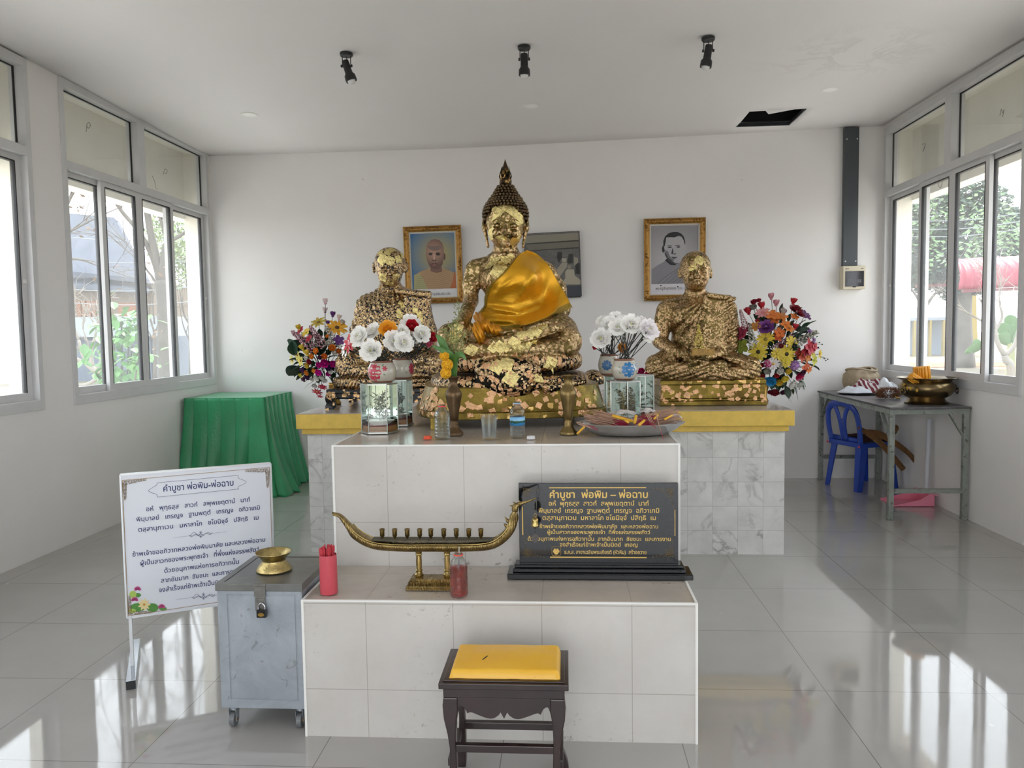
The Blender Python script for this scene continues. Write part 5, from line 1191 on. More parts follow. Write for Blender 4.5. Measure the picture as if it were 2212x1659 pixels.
# right front
c3 = at_y(1347, 905, 3.44); hexcase('mirrored glass case with a brown foil tree, under the pot with the big blue flower', c3.x, 3.44, .150, Z2 + .003, H_C - .005, -0.35, '#8f7b52')
zp3 = Z2 + .003 + H_C - .004
pc = at_y(1349, 820, 3.42); pot(pc.x, 3.43, zp3, U(55, 3.43), U(46, 3.43), 'stoneware pot painted with a large blue flower, front right on its case', '#2f72a8', (-PI / 2 + .30, .52, .60))
bouquet('bunch of large white flowers in the front right pot', (pc.x, 3.43, zp3 + U(44, 3.43)), U(18, 3.43), [('peony', 1363, 702, 23, 3.36, WF, WG), ('peony', 1335, 708, 20, 3.38, WF, WG), ('peony', 1401, 712, 24, 3.36, '#f3eff0', WG), ('peony', 1385, 702, 20, 3.46, '#f3eff0', WG), ('peony', 1345, 696, 18, 3.5, WF, WG), ('peony', 1397, 724, 18, 3.44, WF, WG)])
c4 = at_y(1350, 900, 3.68); hexcase('wide glass case standing behind the front right one', c4.x + .028, 3.78, .190, Z2 + .003, H_C, 0.1, '#8c7f5c', 1.25)
pc = at_y(1315, 815, 3.74); pot(pc.x, 3.74, zp, U(46, 3.68), U(46, 3.68), 'stoneware pot painted with blue blossoms, behind the large blue flower pot', '#2c5f8c', (-PI / 2 - .25, .5, .5))
bouquet('bunch of white flowers and a red bud in the rear right pot', (pc.x, 3.74, zp + U(44, 3.68)), U(16, 3.68), [('peony', 1298, 732, 22, 3.58, WF, WG), ('peony', 1317, 702, 20, 3.66, WF, WG), ('peony', 1306, 698, 18, 3.72, WF, WG), ('peony', 1330, 690, 18, 3.7, WF, WG), ('rose', 1294, 718, 14, 3.68, WF, WG), ('tulip', 1286, 752, 7, 3.6, '#b02438', None), ('rose', 1342, 752, 17, 3.72, '#e3a53c', '#d8842c'), ('rose', 1332, 722, 16, 3.68, WF, WG)])

# ------------------------------------------------------------------ brass vases, garland, bottles, glass
def vase(cx, cy, label, mat):
    s = U(1, cy); pr = [(0, 0), (27, 0), (28, 5), (25, 9), (22, 11), (15, 20), (13, 26), (14, 29), (12, 32), (12, 38), (14, 41), (16, 60), (22, 85), (25, 98), (25.5, 104), (23, 111), (15, 122), (12, 130), (12.5, 138), (16, 143), (20, 147), (20, 148.5), (15, 147), (11, 138), (10.5, 128)]
    return tag(MB().lathe([(r * s * .70, z * s * .865) for r, z in pr], (cx, cy, Z2 + .0032), 36).build('brass_vase', mat, smooth=True, flat_angle=50), label, 'vase')
v1 = at_z(985, 938, Z2); v2 = at_z(1228, 936, Z2)
vase(v1.x, 3.245, 'dark patinated brass vase holding the marigold garland', MAT_BRASSDARK)
vase(v2.x, 3.245, 'olive brass vase standing alone, near the incense tray', M('olive_patina_brass', '#7a6741', 0.34, 0.9, var=0.3, vscale=14, bump=0.15, bscale=90))
gl = empty('marigold_spray', (v1.x, 3.245, Z2 + .25), 'yellow marigolds with green leaves and a seeding sprig, stuck in the dark brass vase', 'flowers')
for (x, y, r) in ((960, 769, 12), (966, 788, 14.5), (963, 806, 13.5)): put('marigold', fmesh('ball', '#e8b51c', '#d99c10'), at_y(x, y, 3.19), (0, -1, .2), U(r, 3.19) * 1.0, gl, x)
sg = M('fresh_green_leaf', '#4f7a3a', .45, var=.2, vscale=20)
def blade(pts, wd, mat, parent, name):
    P_ = bz([at_y(*q) for q in pts], 6); m = MB(); n = len(P_); vs = []
    for i, q in enumerate(P_):
        t = i / (n - 1); d = (P_[min(i + 1, n - 1)] - P_[max(0, i - 1)]).normalized(); s = d.cross(Vector((0, -1, .2))).normalized() * wd * math.sin(PI * min(1, t * .93 + .06)) ** .7; vs += [q - s, q + Vector((0, .004, 0)), q + s]
    m._add(vs, [(3 * i + k, 3 * i + k + 1, 3 * i + k + 4, 3 * i + k + 3) for i in range(n - 1) for k in range(2)]); return m.build(name, mat, parent, smooth=True, solid=.0012)
blade([(982, 818, 3.24), (972, 780, 3.22), (955, 740, 3.20), (941, 722, 3.2)], .016, sg, gl, 'long_leaf'); blade([(982, 818, 3.24), (978, 775, 3.21), (962, 760, 3.18), (932, 746, 3.18)], .014, sg, gl, 'long_leaf')
blade([(982, 818, 3.24), (984, 775, 3.2), (995, 765, 3.18), (1008, 778, 3.18)], .012, sg, gl, 'long_leaf')
sprig = MB(); R2 = random.Random(3); sp = M('seeding_sprig', '#7d8a4f', .6, var=.3, vscale=60)
for (x0, y0_, x1, y1) in ((983, 818, 992, 660), (984, 815, 975, 700), (986, 812, 1004, 720), (984, 815, 960, 715)):
    pts = bz([at_y(x0, y0_, 3.24), at_y((x0 + x1) / 2 - 3, (y0_ + y1) / 2, 3.23), at_y(x1, y1, 3.22)], 10); sprig.tube(pts, .0012, 4)
    for q in pts[6:]:
        for k in range(5):
            e = q + Vector((R2.uniform(-.022, .022), R2.uniform(-.015, .015), R2.uniform(0, .022))); sprig.tube([q, e], .0006, 3); sprig.ell(e, .0028, 5, 3)
sprig.build('seeding_sprig', sp, gl)
MAT_PET = None
def mk_clear(name, tint, rough=.02, ior=1.33):
    m, t = newmat(name); g = t.n('BsdfGlass') ; g.inputs['Color'].default_value = tint + (1,); g.inputs['Roughness'].default_value = rough; g.inputs['IOR'].default_value = ior
    tr = t.n('BsdfTransparent'); tr.inputs[0].default_value = tint + (1,); lp = t.n('MixShader'); lp.inputs[0].default_value = 0.55; t.l(g.outputs[0], lp.inputs[1]); t.l(tr.outputs[0], lp.inputs[2])
    o = t.n('OutputMaterial'); t.l(lp.outputs[0], o.inputs[0]); return m
MAT_PET = mk_clear('clear_bottle_plastic', (.96, .98, .99)); MAT_REDW = mk_clear('red_tinted_water', (1.0, .55, .52))
def bottle(name, cx, cy, z, w, h, label, ring=None, sleeve=None, liquid=None, cap=False, ribs=5):
    root = empty(name, (cx, cy, z), label, 'bottle'); R_ = w / 2; pr = [(R_ * .80, 0), (R_ * .95, h * .02), (R_, h * .06)]
    for k in range(ribs): z0_ = h * (.10 + .52 * k / ribs); pr += [(R_ * .99, z0_), (R_ * .94, z0_ + h * .02), (R_ * .99, z0_ + h * .04)]
    pr += [(R_, h * .66), (R_ * .97, h * .72), (R_ * .80, h * .82), (R_ * .50, h * .89), (R_ * .40, h * .92), (R_ * .40, h * .995), (R_ * .36, h * 1.0)]
    inner = [(max(.0005, r - .0012), zz) for r, zz in pr[::-1]]; inner[-1] = (R_ * .7, .0015)
    MB().lathe([(0.0004, .0)] + pr + inner + [(0.0004, .0015)], (cx, cy, z), 28).build('bottle_body', MAT_PET, root, smooth=True)
    if ring: MB().lathe([(R_ * .42, h * .935), (R_ * .53, h * .935), (R_ * .53, h * .96), (R_ * .42, h * .96)], (cx, cy, z), 24, close=True).build('neck_ring', M('plastic_' + ring.strip('#'), ring, .35), root, smooth=False)
    if sleeve:
        mt_, t = newmat('printed_label'); co = t.n('TexCoord').outputs['Object']; sx = t.n('SeparateXYZ'); t.l(geopos(t), sx.inputs[0]); zz = t.math('DIVIDE', t.math('SUBTRACT', sx.outputs[2], z), h); wv = t.math('ADD', zz, t.math('MULTIPLY', t.math('SUBTRACT', t.noise(co, 40, 3), .5), .10))
        t.bsdf(color=t.ramp(wv, [(.34, srgb('#2f78b0')), (.40, srgb('#3f8fc8')), (.43, srgb('#1f4a3c')), (.47, srgb('#2a5a44')), (.49, srgb('#8fc3e6')), (.58, srgb('#7ab4e0'))], 'LINEAR'), rough=.3)
        MB().open_lathe([(R_ * 1.012, h * .34), (R_ * 1.012, h * .58)], (cx, cy, z), 28).build('paper_label', mt_, root, smooth=True, solid=.0004)
    if liquid: MB().lathe([(.0004, .003), (R_ * .86, .003), (R_ * .93, h * .06), (R_ * .93, liquid[1] * h), (.0004, liquid[1] * h)], (cx, cy, z), 28).build('liquid', liquid[0], root, smooth=True)
    return root
b = at_z(956, 949, Z2); bottle('water_bottle', b.x, b.y, Z2 + .0032, U(34, b.y), U(75, b.y), 'clear water bottle with a red neck ring, left of the drinking glass', ring='#d8323a')
b = at_z(1118, 946, Z2); bottle('water_bottle', b.x, b.y, Z2 + .0032, U(33, b.y), U(78, b.y), 'clear water bottle with a blue landscape label, right of the drinking glass', ring='#9ec3e6', sleeve=True)
b = at_z(992, 1288, Z1); rb = bottle('drink_bottle', b.x, b.y, Z1 + .0032, U(40, b.y), U(97, b.y), 'small bottle holding red drink and a straw, beside the brass boat', ring='#e0563c', liquid=(MAT_REDW, .66), ribs=3)
MB().tube([(b.x, b.y, Z1 + .09), (b.x + .003, b.y, Z1 + U(112, b.y))], .0016, 6).build('straw', M('clear_straw', '#c9c6c4', .3), rb)
g_ = at_z(1057, 950, Z2); R_ = U(18, g_.y); h_ = U(53, g_.y); gz = Z2 + .0032
dg = empty('drinking_glass', (g_.x, g_.y, gz), 'clear drinking glass of water between the two water bottles', 'glass')
MB().lathe([(.0004, 0), (R_ * .80, 0), (R_, h_), (R_ * .95, h_), (R_ * .74, .006), (.0004, .006)], (g_.x, g_.y, gz), 32).build('glass_body', mk_clear('tumbler_glass', (.97, .98, .98), .0, 1.45), dg, smooth=True, flat_angle=60)
MB().lathe([(.0004, .0065), (R_ * .735, .0065), (R_ * .91, h_ * .86), (.0004, h_ * .86)], (g_.x, g_.y, gz), 32).build('water', mk_clear('still_water', (.93, .95, .95)), dg, smooth=True, flat_angle=50)
for px_, col, lb in ((924, '#e2542c', 'orange red bottle cap lying left of the water bottles'), (1147, '#dcdce0', 'white bottle cap lying right of the labelled bottle')):
    c_ = at_z(px_, 950, Z2); R_ = U(8.5, c_.y)
    m = MB(); m.lathe([(.0004, U(7, c_.y)), (R_ * .93, U(7, c_.y)), (R_, U(6, c_.y)), (R_, 0), (R_ * .88, 0), (R_ * .86, U(5, c_.y)), (.0004, U(5, c_.y))], (c_.x, c_.y, Z2 + .0032), 24)
    for k in range(24): a = 2 * PI * k / 24; m.box(c_.x + R_ * math.cos(a) - .0005, c_.x + R_ * math.cos(a) + .0005, c_.y + R_ * math.sin(a) - .0005, c_.y + R_ * math.sin(a) + .0005, Z2 + .0032, Z2 + .0032 + U(5.5, c_.y))
    tag(m.build('bottle_cap', M('cap_' + col.strip('#'), col, .35)), lb, 'bottle cap')
# ------------------------------------------------------------------ aluminium tray heaped with incense
tr = at_z(1368, 948, Z2); tcx, tcy, tz = 0.266, 3.245, Z2 + .0032
TR = U(117, 3.2)
tray = empty('metal_tray', (tcx, tcy, tz), 'large round aluminium tray heaped with incense sticks on the altar corner', 'tray')
pr = [(.0005, 0), (TR * .62, 0), (TR * .70, .004), (TR * .84, .022), (TR * .95, .042), (TR * 1.0, .047), (TR * 1.005, .050), (TR * .99, .050), (TR * .94, .045), (TR * .83, .026), (TR * .68, .006), (.0005, .003)]
MB().lathe(pr, (tcx, tcy, tz), 56, sy=.62).build('tray_body', M('brushed_aluminium', '#dcdee0', 0.3, 0.9, var=.12, vscale=14), tray, smooth=True, flat_angle=60)
m = MB(); R2 = random.Random(21)
MAT_PAPER = M('grey_newsprint', '#c2bdb9', .8, var=.2, vscale=30); MAT_INC = M('tan_incense_powder', '#a98672', .8, var=.15, vscale=200); MAT_INCR = M('crimson_dyed_stick', '#9c2440', .6, var=.2, vscale=200)
for k, (px, py, lb) in enumerate([(1345, 893, 'crumpled grey paper lying at the back of the incense tray, middle'), (1292, 912, 'striped paper scrap on the left side of the incense tray'), (1272, 918, 'pale paper scrap at the left rim of the incense tray'), (1400, 890, 'torn pale paper scrap at the back right of the incense tray'), (1455, 903, 'pinkish paper scrap at the right of the incense tray')]):
    c_ = at_y(px, py + 6, 3.33 if k in (0, 3) else 3.25); m = MB(); sx_, sy_ = (.055, .03) if k == 0 else (.034, .02); ph = R2.uniform(0, 6)
    m.grid(lambda s, t: (c_.x + (s - .5) * 2 * sx_, c_.y + (t - .5) * 2 * sy_, c_.z + .012 + .010 * noise.noise(Vector((s * 4 + ph, t * 3, k))) + .016 * math.sin(PI * s) * math.sin(PI * t)), 14, 8)
    tag(m.build('paper_scrap', MAT_PAPER, smooth=False, solid=.0008), lb, 'paper')
def incense(a, b, lab=None, grp=None, first=[None]):
    """one stick: tan coated length and bare crimson end"""
    a = Vector(a); b = Vector(b)
    if first[0] is None:
        r = MB().tube([(0, 0, 0), (0, 0, .66)], .0013, 5).build('incense_stick', MAT_INC); tag(r, 'thin incense stick in the heap on the round aluminium tray', 'incense stick', 'incense sticks heaped on the round tray')
        h_ = MB().tube([(0, 0, .66), (0, 0, 1)], .0009, 5).build('crimson_end', MAT_INCR, r); first[0] = r; o = r
    else: o = copy_tree(first[0])
    if lab:
        o['label'] = lab
        if grp: o['group'] = grp
        elif 'group' in o: del o['group']
    d = b - a; o.matrix_basis = Matrix.Translation(a) @ d.normalized().to_track_quat('Z', 'Y').to_matrix().to_4x4() @ Matrix.Diagonal((1.25, 1.25, d.length, 1))
    return o
# bundles fan out with their crimson ends meeting in the middle of the tray
for k in range(190):
    left = k < 95; q = R2.random()
    if left: a = Vector((tcx - TR * R2.uniform(.55, .92) * (1 - .1 * q), tcy + R2.uniform(-.065, .075), 0)); b = Vector((tcx + R2.uniform(-.05, .0), tcy + R2.uniform(-.085, -.01), 0))
    else: a = Vector((tcx + TR * R2.uniform(.5, .95), tcy + R2.uniform(-.05, .085), 0)); b = Vector((tcx + R2.uniform(-.0, .07), tcy + R2.uniform(-.09, -.02), 0))
    lay = R2.random() ** 1.2; a.z = tz + .046 + lay * .052; b.z = tz + .018 + lay * .052
    sd_ = 'left' if left else 'right'; incense(a, b, 'thin brown incense stick in the fan on the %s half of the round tray' % sd_, 'incense sticks in the %s fan on the tray' % sd_)
for (p0, p1), lb in zip((((1417, 894, 3.12), (1433, 950, 3.10)), ((1282, 895, 3.2), (1330, 903, 3.2)), ((1246, 915, 3.1), (1290, 925, 3.1)), ((1244, 912, 3.12), (1285, 922, 3.12)), ((1250, 917, 3.08), (1292, 929, 3.08)), ((1395, 893, 3.14), (1410, 922, 3.1)), ((1398, 892, 3.14), (1414, 924, 3.1)), ((1402, 893, 3.14), (1417, 925, 3.1))), ('single incense stick leaning out over the front tray rim', 'incense stick lying highest at the back left of the tray', 'top one of three incense sticks poking past the left tray rim', 'incense stick with its tip furthest left beyond the tray rim', 'lowest of three incense sticks poking past the left tray rim', 'first from left of the three upright incense sticks at the heap centre', 'middle one of the three upright incense sticks at the heap centre', 'right one of the three upright incense sticks at the heap centre')): incense(at_y(*p0), at_y(*p1), lb)
MAT_WAX = M('yellow_wax', '#d8a42c', .45, var=.08, vscale=30, sss=0.0)
for k, (p0, p1, r, lb) in enumerate([((1323, 898, 3.16), (1366, 910, 3.15), .0065, 'longest yellow candle lying across the incense heap'), ((1374, 898, 3.15), (1371, 914, 3.13), .0062, 'short yellow candle standing steeply in the middle of the incense heap'), ((1392, 908, 3.12), (1381, 918, 3.10), .0055, 'orange tinted yellow candle leaning right of the heap middle'), ((1350, 907, 3.14), (1357, 912, 3.12), .0055, 'yellow candle end poking out under the longest candle'), ((1436, 906, 3.15), (1452, 897, 3.18), .0045, 'slim orange candle at the right side of the heap'), ((1413, 905, 3.16), (1421, 897, 3.18), .0045, 'slim yellow candle among the right hand sticks'), ((1247, 937, 3.10), (1262, 922, 3.12), .0045, 'slim orange candle leaning on the left tray rim')]):
    a, b = at_y(*p0), at_y(*p1); d = (b - a).normalized(); tag(MB().tube([a - d * .002, a, b, b + d * .003], [r * .6, r, r, r * .7], 12).build('yellow_candle', MAT_WAX, smooth=True), lb, 'candle')

# ------------------------------------------------------------------ brass boat candle holder
YB_ = 2.72
MAT_BOAT = None
mb_, t = newmat('engraved_brass'); p_ = geopos(t)
wv = t.n('TexWave'); wv.inputs['Scale'].default_value = 42; wv.inputs['Distortion'].default_value = 6; wv.inputs['Detail'].default_value = 2; t.l(p_, wv.inputs['Vector'])
t.bsdf(color=t.mix(t.ramp(t.noise(p_, 22, 4, .6), [(.35, 0.0), (.7, 1.0)]), srgb('#7d6a43'), srgb('#a8925f')), metal=1.0, rough=.34, normal=t.bump(wv.outputs['Fac'], .55, .003, t.bump(t.noise(p_, 120, 3), .3, .002)))
MAT_BOAT = mb_; MAT_BR2 = M('polished_yellow_brass', '#a9935c', .25, 1.0, var=.25, vscale=30, bump=.12, bscale=80)
boat = empty('boat_candle_holder', (at_y(935, 1270, YB_).x, YB_, Z1 + .003), 'long brass candle holder shaped like a bird headed boat on two columns', 'candle holder')
keel = bz([at_y(px, py, YB_) for px, py in ((718, 1107), (735, 1113), (757, 1136), (775, 1155), (810, 1172), (870, 1177), (930, 1177), (1000, 1177), (1052, 1174), (1078, 1163), (1098, 1142), (1106, 1118), (1112, 1102))], 6)
n = len(keel); vs = []; NS = 14
for i, c_ in enumerate(keel):
    t_ = i / (n - 1); d = (keel[min(i + 1, n - 1)] - keel[max(0, i - 1)]).normalized(); up = Vector((-d.z, 0, d.x)); up = up if up.z > 0 else -up
    w = .030 * max(.0, math.sin(PI * min(1, max(0, (t_ * 1.03))))) ** .55; w = max(w, .005 + (.009 if t_ > .85 else 0)); hh = .0235 * max(.22, min(1, min(t_ / .22, (1 - t_) / .10 + .35)))
    for k in range(NS):
        a = 2 * PI * k / NS; ca, sa = math.cos(a), math.sin(a)
        sec = (sa * hh) if sa < 0 else (sa * hh * .42); vs.append(c_ + Vector((0, ca * w, 0)) + up * sec)
m = MB(); m._add(vs, [(i * NS + k, i * NS + (k + 1) % NS, (i + 1) * NS + (k + 1) % NS, (i + 1) * NS + k) for i in range(n - 1) for k in range(NS)] + [tuple(range(NS - 1, -1, -1)), tuple((n - 1) * NS + k for k in range(NS))])
hull = m.build('hull', MAT_BOAT, boat, smooth=True)
m = MB()  # rope mouldings along both gunwales and scalloped stern
for sgn in (-1, 1):
    pts = []
    for i, c_ in enumerate(keel):
        t_ = i / (n - 1)
        if .18 < t_ < .86: w = .030 * math.sin(PI * t_ * 1.03) ** .55; pts.append(c_ + Vector((0, sgn * w, .008)))
    m.tube(pts, .0024, 6)
for i in range(0, 30):
    t_ = i / 29; j = int((.02 + t_ * .16) * (n - 1)); f = (.02 + t_ * .16) * (n - 1) - j; c_ = keel[j].lerp(keel[j + 1], f); m.ell(c_ + Vector((-.003, -.002, -.006)), (.003, .005, .004), 6, 4)
m.build('rope_moulding', MAT_BR2, hull, smooth=True)
m = MB(); m.box(at_y(805, 1160, YB_).x, at_y(1065, 1160, YB_).x, YB_ - .022, YB_ + .022, at_y(900, 1166, YB_).z, at_y(900, 1163, YB_).z); m.build('wax_residue', M('waxy_dark_deck', '#4b4433', .7, var=.5, vscale=60), hull)
for k, px in enumerate((826, 853, 880, 907, 931, 959, 986, 1013, 1039)):
    b_ = at_y(px, 1167, YB_); s = U(1, YB_); tag(MB().lathe([(3 * s, 0), (2.2 * s, 4 * s), (2.6 * s, 7 * s), (5.2 * s, 10 * s), (5.4 * s, 22 * s), (6.4 * s, 24 * s), (6.4 * s, 25.5 * s), (4.8 * s, 25.5 * s), (4.4 * s, 14 * s), (.0004, 13 * s)], b_, 20).build('candle_cup', MAT_BR2, boat, smooth=True, flat_angle=40))
m = MB(); hp_ = [at_y(1112, 1104, YB_), at_y(1114, 1094, YB_), at_y(1124, 1088, YB_), at_y(1140, 1083, YB_), at_y(1158, 1076, YB_)]
m.tube(bz(hp_, 5), [.014, .0145, .0150, .0152, .015, .0145, .0132, .012, .0108, .0095, .0085, .0077, .007, .0062, .0055, .005, .0046, .0042, .0038, .0032, .0022][:len(bz(hp_, 5))], 10, flat=.8)
for (a, b, r) in (((1112, 1094), (1100, 1092), .006), ((1116, 1090), (1108, 1084), .005), ((1124, 1086), (1120, 1080), .004)): m.tube([at_y(*a, YB_), at_y(*b, YB_)], [r, .001], 6)
m.ell(at_y(1121, 1088, YB_ - .008), (.004, .003, .004), 8, 5); m.build('bird_head', MAT_BOAT, boat, smooth=True)
m = MB()
for (a, b) in (((1102, 1130), (1090, 1116)), ((1098, 1140), (1088, 1131))): m.tube([at_y(*a, YB_), at_y(a[0] - 6, a[1] - 6, YB_), at_y(*b, YB_)], [.008, .006, .0008], 6)
m.build('neck_crest', MAT_BOAT, boat, smooth=True)
for px in (906, 967):
    c_ = at_y(px, 1254, YB_); s = U(1, YB_); tag(MB().lathe([(9.5 * s, 0), (9.5 * s, 5 * s), (8 * s, 8 * s), (9.4 * s, 11 * s), (9.4 * s, 15 * s), (7 * s, 18 * s), (6.8 * s, 22 * s), (8.4 * s, 24 * s), (6.2 * s, 27 * s), (6.6 * s, 44 * s), (6 * s, 57 * s), (7.6 * s, 59 * s), (6.4 * s, 62 * s), (8.2 * s, 66 * s), (8.2 * s, 72 * s)], (c_.x, YB_, c_.z), 24).build('column', MAT_BR2, boat, smooth=True, flat_angle=35))
m = MB(); xa, xb = at_y(882, 1272, YB_).x, at_y(985, 1272, YB_).x; zz = Z1 + .003
for (ins, dy, a, b) in ((0, .05, 0, .006), (.003, .046, .006, .014), (.008, .04, .014, .016), (.008, .038, .016, .026), (.013, .03, .026, .034)): m.prism([(xa + ins, YB_ - dy, zz + a), (xb - ins, YB_ - dy, zz + a), (xb - ins, YB_ + dy, zz + a), (xa + ins, YB_ + dy, zz + a)], (0, 0, b - a))
for k in range(16):
    x_ = xa + .012 + (xb - xa - .024) * k / 15; m.tube([(x_, YB_ - .039, zz + .016), (x_, YB_ - .041, zz + .022), (x_, YB_ - .036, zz + .027)], [.0045, .004, .001], 5)
m.build('base_plinth', MAT_BOAT, boat)
# bell on a wire from the beak
yb = YB_; s = U(1, yb); bl = empty('hanging_bell', at_y(1156, 1120, yb), 'small brass bell with a dark leaf shaped clapper hanging from the boat\'s beak', 'bell')
c_ = at_y(1156, 1137, yb); MB().lathe([(8.3 * s, 0), (8.3 * s, 2 * s), (7.4 * s, 3.5 * s), (7.6 * s, 12 * s), (6.8 * s, 17 * s), (4 * s, 20 * s), (.0005, 21 * s)], c_, 24).build('bell_body', MAT_BR2, bl, smooth=True)
MB().tube([at_y(1156 + 3.2 * math.cos(a), 1113 + 3.5 * math.sin(a), yb) for a in [2 * PI * k / 14 for k in range(15)]], .0012, 6).build('bell_loop', MAT_BR2, bl, smooth=True)
MB().tube(bz([at_y(1157, 1078, yb - .004), at_y(1153, 1095, yb), at_y(1156, 1112, yb), at_y(1159, 1096, yb), at_y(1158, 1079, yb + .004)], 5), .0007, 5).build('hanging_wire', M('thin_steel_wire', '#7d7b76', .35, 1.0), bl)
m = MB(); m.tube([at_y(1156, 1137, yb), at_y(1156, 1156, yb)], .0008, 5); m.tube([at_y(1156, 1137, yb), at_y(1156, 1142, yb)], [.004, .003], 8)
P0 = [at_y(x, y, yb - .001) for x, y in ((1156, 1152), (1150, 1158), (1148, 1165), (1156, 1174), (1163, 1166), (1164, 1158))]; m.prism(P0, (0, .0015, 0)); m.build('clapper', M('dark_tin', '#4b4745', .4, .7), bl)

# ------------------------------------------------------------------ lettering helper
TONE = set('่้๊๋์'); UPPER = set('ิีึืัํ็')
def text_mesh(body, m, org, ux, uz, width, height, weight=0.0, depth=.0006, align='C', res=2):
    """write a line as flat raised letters; org = centre of baseline, ux/uz in-plane axes"""
    cu = bpy.data.curves.new('t', 'FONT'); cu.body = body; cu.resolution_u = res; cu.offset = weight; cu.fill_mode = 'FRONT'
    for i, ch in enumerate(body):
        if ch in TONE and i and body[i - 1] in UPPER: cu.body_format[i].material_index = 1
    cu.materials.append(None); cu.materials.append(None)
    o = bpy.data.objects.new('t', cu); COL.objects.link(o); dg_ = bpy.context.evaluated_depsgraph_get(); me = bpy.data.meshes.new_from_object(o.evaluated_get(dg_))
    bpy.data.objects.remove(o); co = np.empty(len(me.vertices) * 3, np.float32); me.vertices.foreach_get('co', co); co = co.reshape(-1, 3)
    up = set()
    for p in me.polygons:
        if p.material_index == 1: up.update(p.vertices)
    for v in up: co[v, 1] += .21
    x0, x1 = co[:, 0].min(), co[:, 0].max(); sx = width / (x1 - x0) if width else height; sy = height; nrm = ux.cross(uz).normalized()
    off = -(x0 + x1) / 2 if align == 'C' else -x0
    vs = [org + ux * ((c[0] + off) * sx) + uz * (c[1] * sy) + nrm * depth for c in co]
    m._add(vs, [tuple(p.vertices) for p in me.polygons]); bpy.data.meshes.remove(me); bpy.data.curves.remove(cu)

# ------------------------------------------------------------------ black granite plaque
YP = 2.852; px0, px1 = at_y(1120, 1044, YP), at_y(1465, 1044, YP); pz1 = px0.z; pz0 = at_y(1300, 1214, YP).z
MAT_GRAN, t = newmat('polished_black_granite'); p_ = geopos(t)
t.bsdf(color=t.ramp(t.noise(p_, 160, 3, .7), [(.45, srgb('#0b0d10')), (.72, srgb('#20242a'))]), rough=.08); MAT_GILT = M('gilded_engraving', '#c9a85c', .4, .5)
plq = empty('memorial_plaque', ((px0.x + px1.x) / 2, YP, Z1 + .003), 'polished black granite plaque with gold engraved writing on a stepped base', 'plaque')
MB().box(px0.x, px1.x, YP, YP + .022, pz0 - .004, pz1).build('slab', MAT_GRAN, plq, bevel=.0015)
m = MB(); zb = Z1 + .003; e0, e1 = at_y(1098, 1242, YP).x, at_y(1493, 1242, YP).x
m.box(e0, e1, YP - .052, YP + .058, zb, zb + .021); m.box(e0 + .020, e1 - .024, YP - .035, YP + .045, zb + .021, zb + .036); m.box(e0 + .026, e1 - .030, YP - .026, YP + .04, zb + .036, pz0 - .0035)
m.build('stepped_base', MAT_GRAN, plq, bevel=.003)
UX, UZ = Vector((1, 0, 0)), Vector((0, 0, 1))
def pl(px, py): return at_y(px, py, YP)
lt = MB(); lines = [('คำบูชา  พ่อพิม – พ่อฉาบ', 1187, 1399, 1075.5, 22), ('อหํ  พุทฺธสฺส  สาวกํ  สพฺพเขตฺตานํ  นาถํ', 1185, 1401, 1092, 14), ('พิมฺมาลยํ  เถรญฺจ  ฐานพตฺตํ  เถรญฺจ  อภิวาเทมิ', 1163, 1423, 1107.5, 14), ('ตสฺสานุภาเวน  มหาลาโภ ชโยนิจฺจํ  ปสิทฺธิ  เม', 1171, 1416, 1123, 14),
         ('ข้าพเจ้าขออภิวาทหลวงพ่อพิมมาลัย  และหลวงพ่อฉาบ', 1165, 1421, 1141, 12), ('ผู้เป็นสาวกของพระพุทธเจ้า  ที่พึ่งแห่งสรรพสัตว์', 1182, 1404, 1153.5, 12), ('ด้วยอนุภาพแห่งการอภิวาทนั้น  ลาภอันมาก  ชัยชนะ  และการงาน', 1139, 1448, 1168, 12), ('จงสำเร็จแก่ข้าพเจ้าเป็นนิตย์  เทอญ', 1209, 1377, 1180.5, 12), ('ธ.ก.ส. สาขาเฉลิมพระเกียรติ (หัวหิน)  สร้างถวาย', 1219, 1396, 1196.5, 11.5)]
for tx, x0, x1, yb_, h_ in lines:
    a = pl((x0 + x1) / 2, yb_); w_ = pl(x1, yb_).x - pl(x0, yb_).x; lt = MB(); text_mesh(tx, lt, Vector((a.x, YP, a.z)), UX, UZ, w_, U(h_, YP) * 1.0, .012 if h_ < 20 else .016); lt.build('line_of_lettering', MAT_GILT, plq)
dc = MB()
def scroll(m, org, ux, uz, nrm, sc, fx, fz, th=.0009):
    """curling corner ornament, one quadrant, origin at the outer corner"""
    def C(u_, v_): return org + ux * (fx * u_ * sc) + uz * (fz * v_ * sc) + nrm * .0007
    def line(pts, r=th):
        P_ = bz([C(*q) for q in pts], 5); m.tube(P_, r, 4, flat=.4)
    line([(0, 1), (0, .0), (.0, 0), (1, 0)]) if False else None
    sp_ = [(.30 + .22 * (1 - k / 16) * math.cos(k * .75), -.30 - .22 * (1 - k / 16) * math.sin(k * .75)) for k in range(16)]; line(sp_)
    for (a, b) in (((.05, -.05), (.6, -.08)), ((.05, -.05), (.08, -.6))): line([a, ((a[0] + b[0]) / 2 + .04, (a[1] + b[1]) / 2 - .04), b])
    for k in range(7):
        t_ = k / 6; u_, v_ = .15 + 1.0 * t_, -.05 - .22 * (1 - t_) ; r_ = .10 * (1 - t_ * .6)
        line([(u_ + r_ * math.cos(a), v_ + r_ * .8 * math.sin(a)) for a in (0, 1.4, 2.8, 4.2, 5.2)], th * .8); line([(-v_ + r_ * .8 * math.sin(a), -u_ - r_ * math.cos(a)) for a in (0, 1.4, 2.8, 4.2, 5.2)], th * .8)
NF = Vector((0, -1, 0))
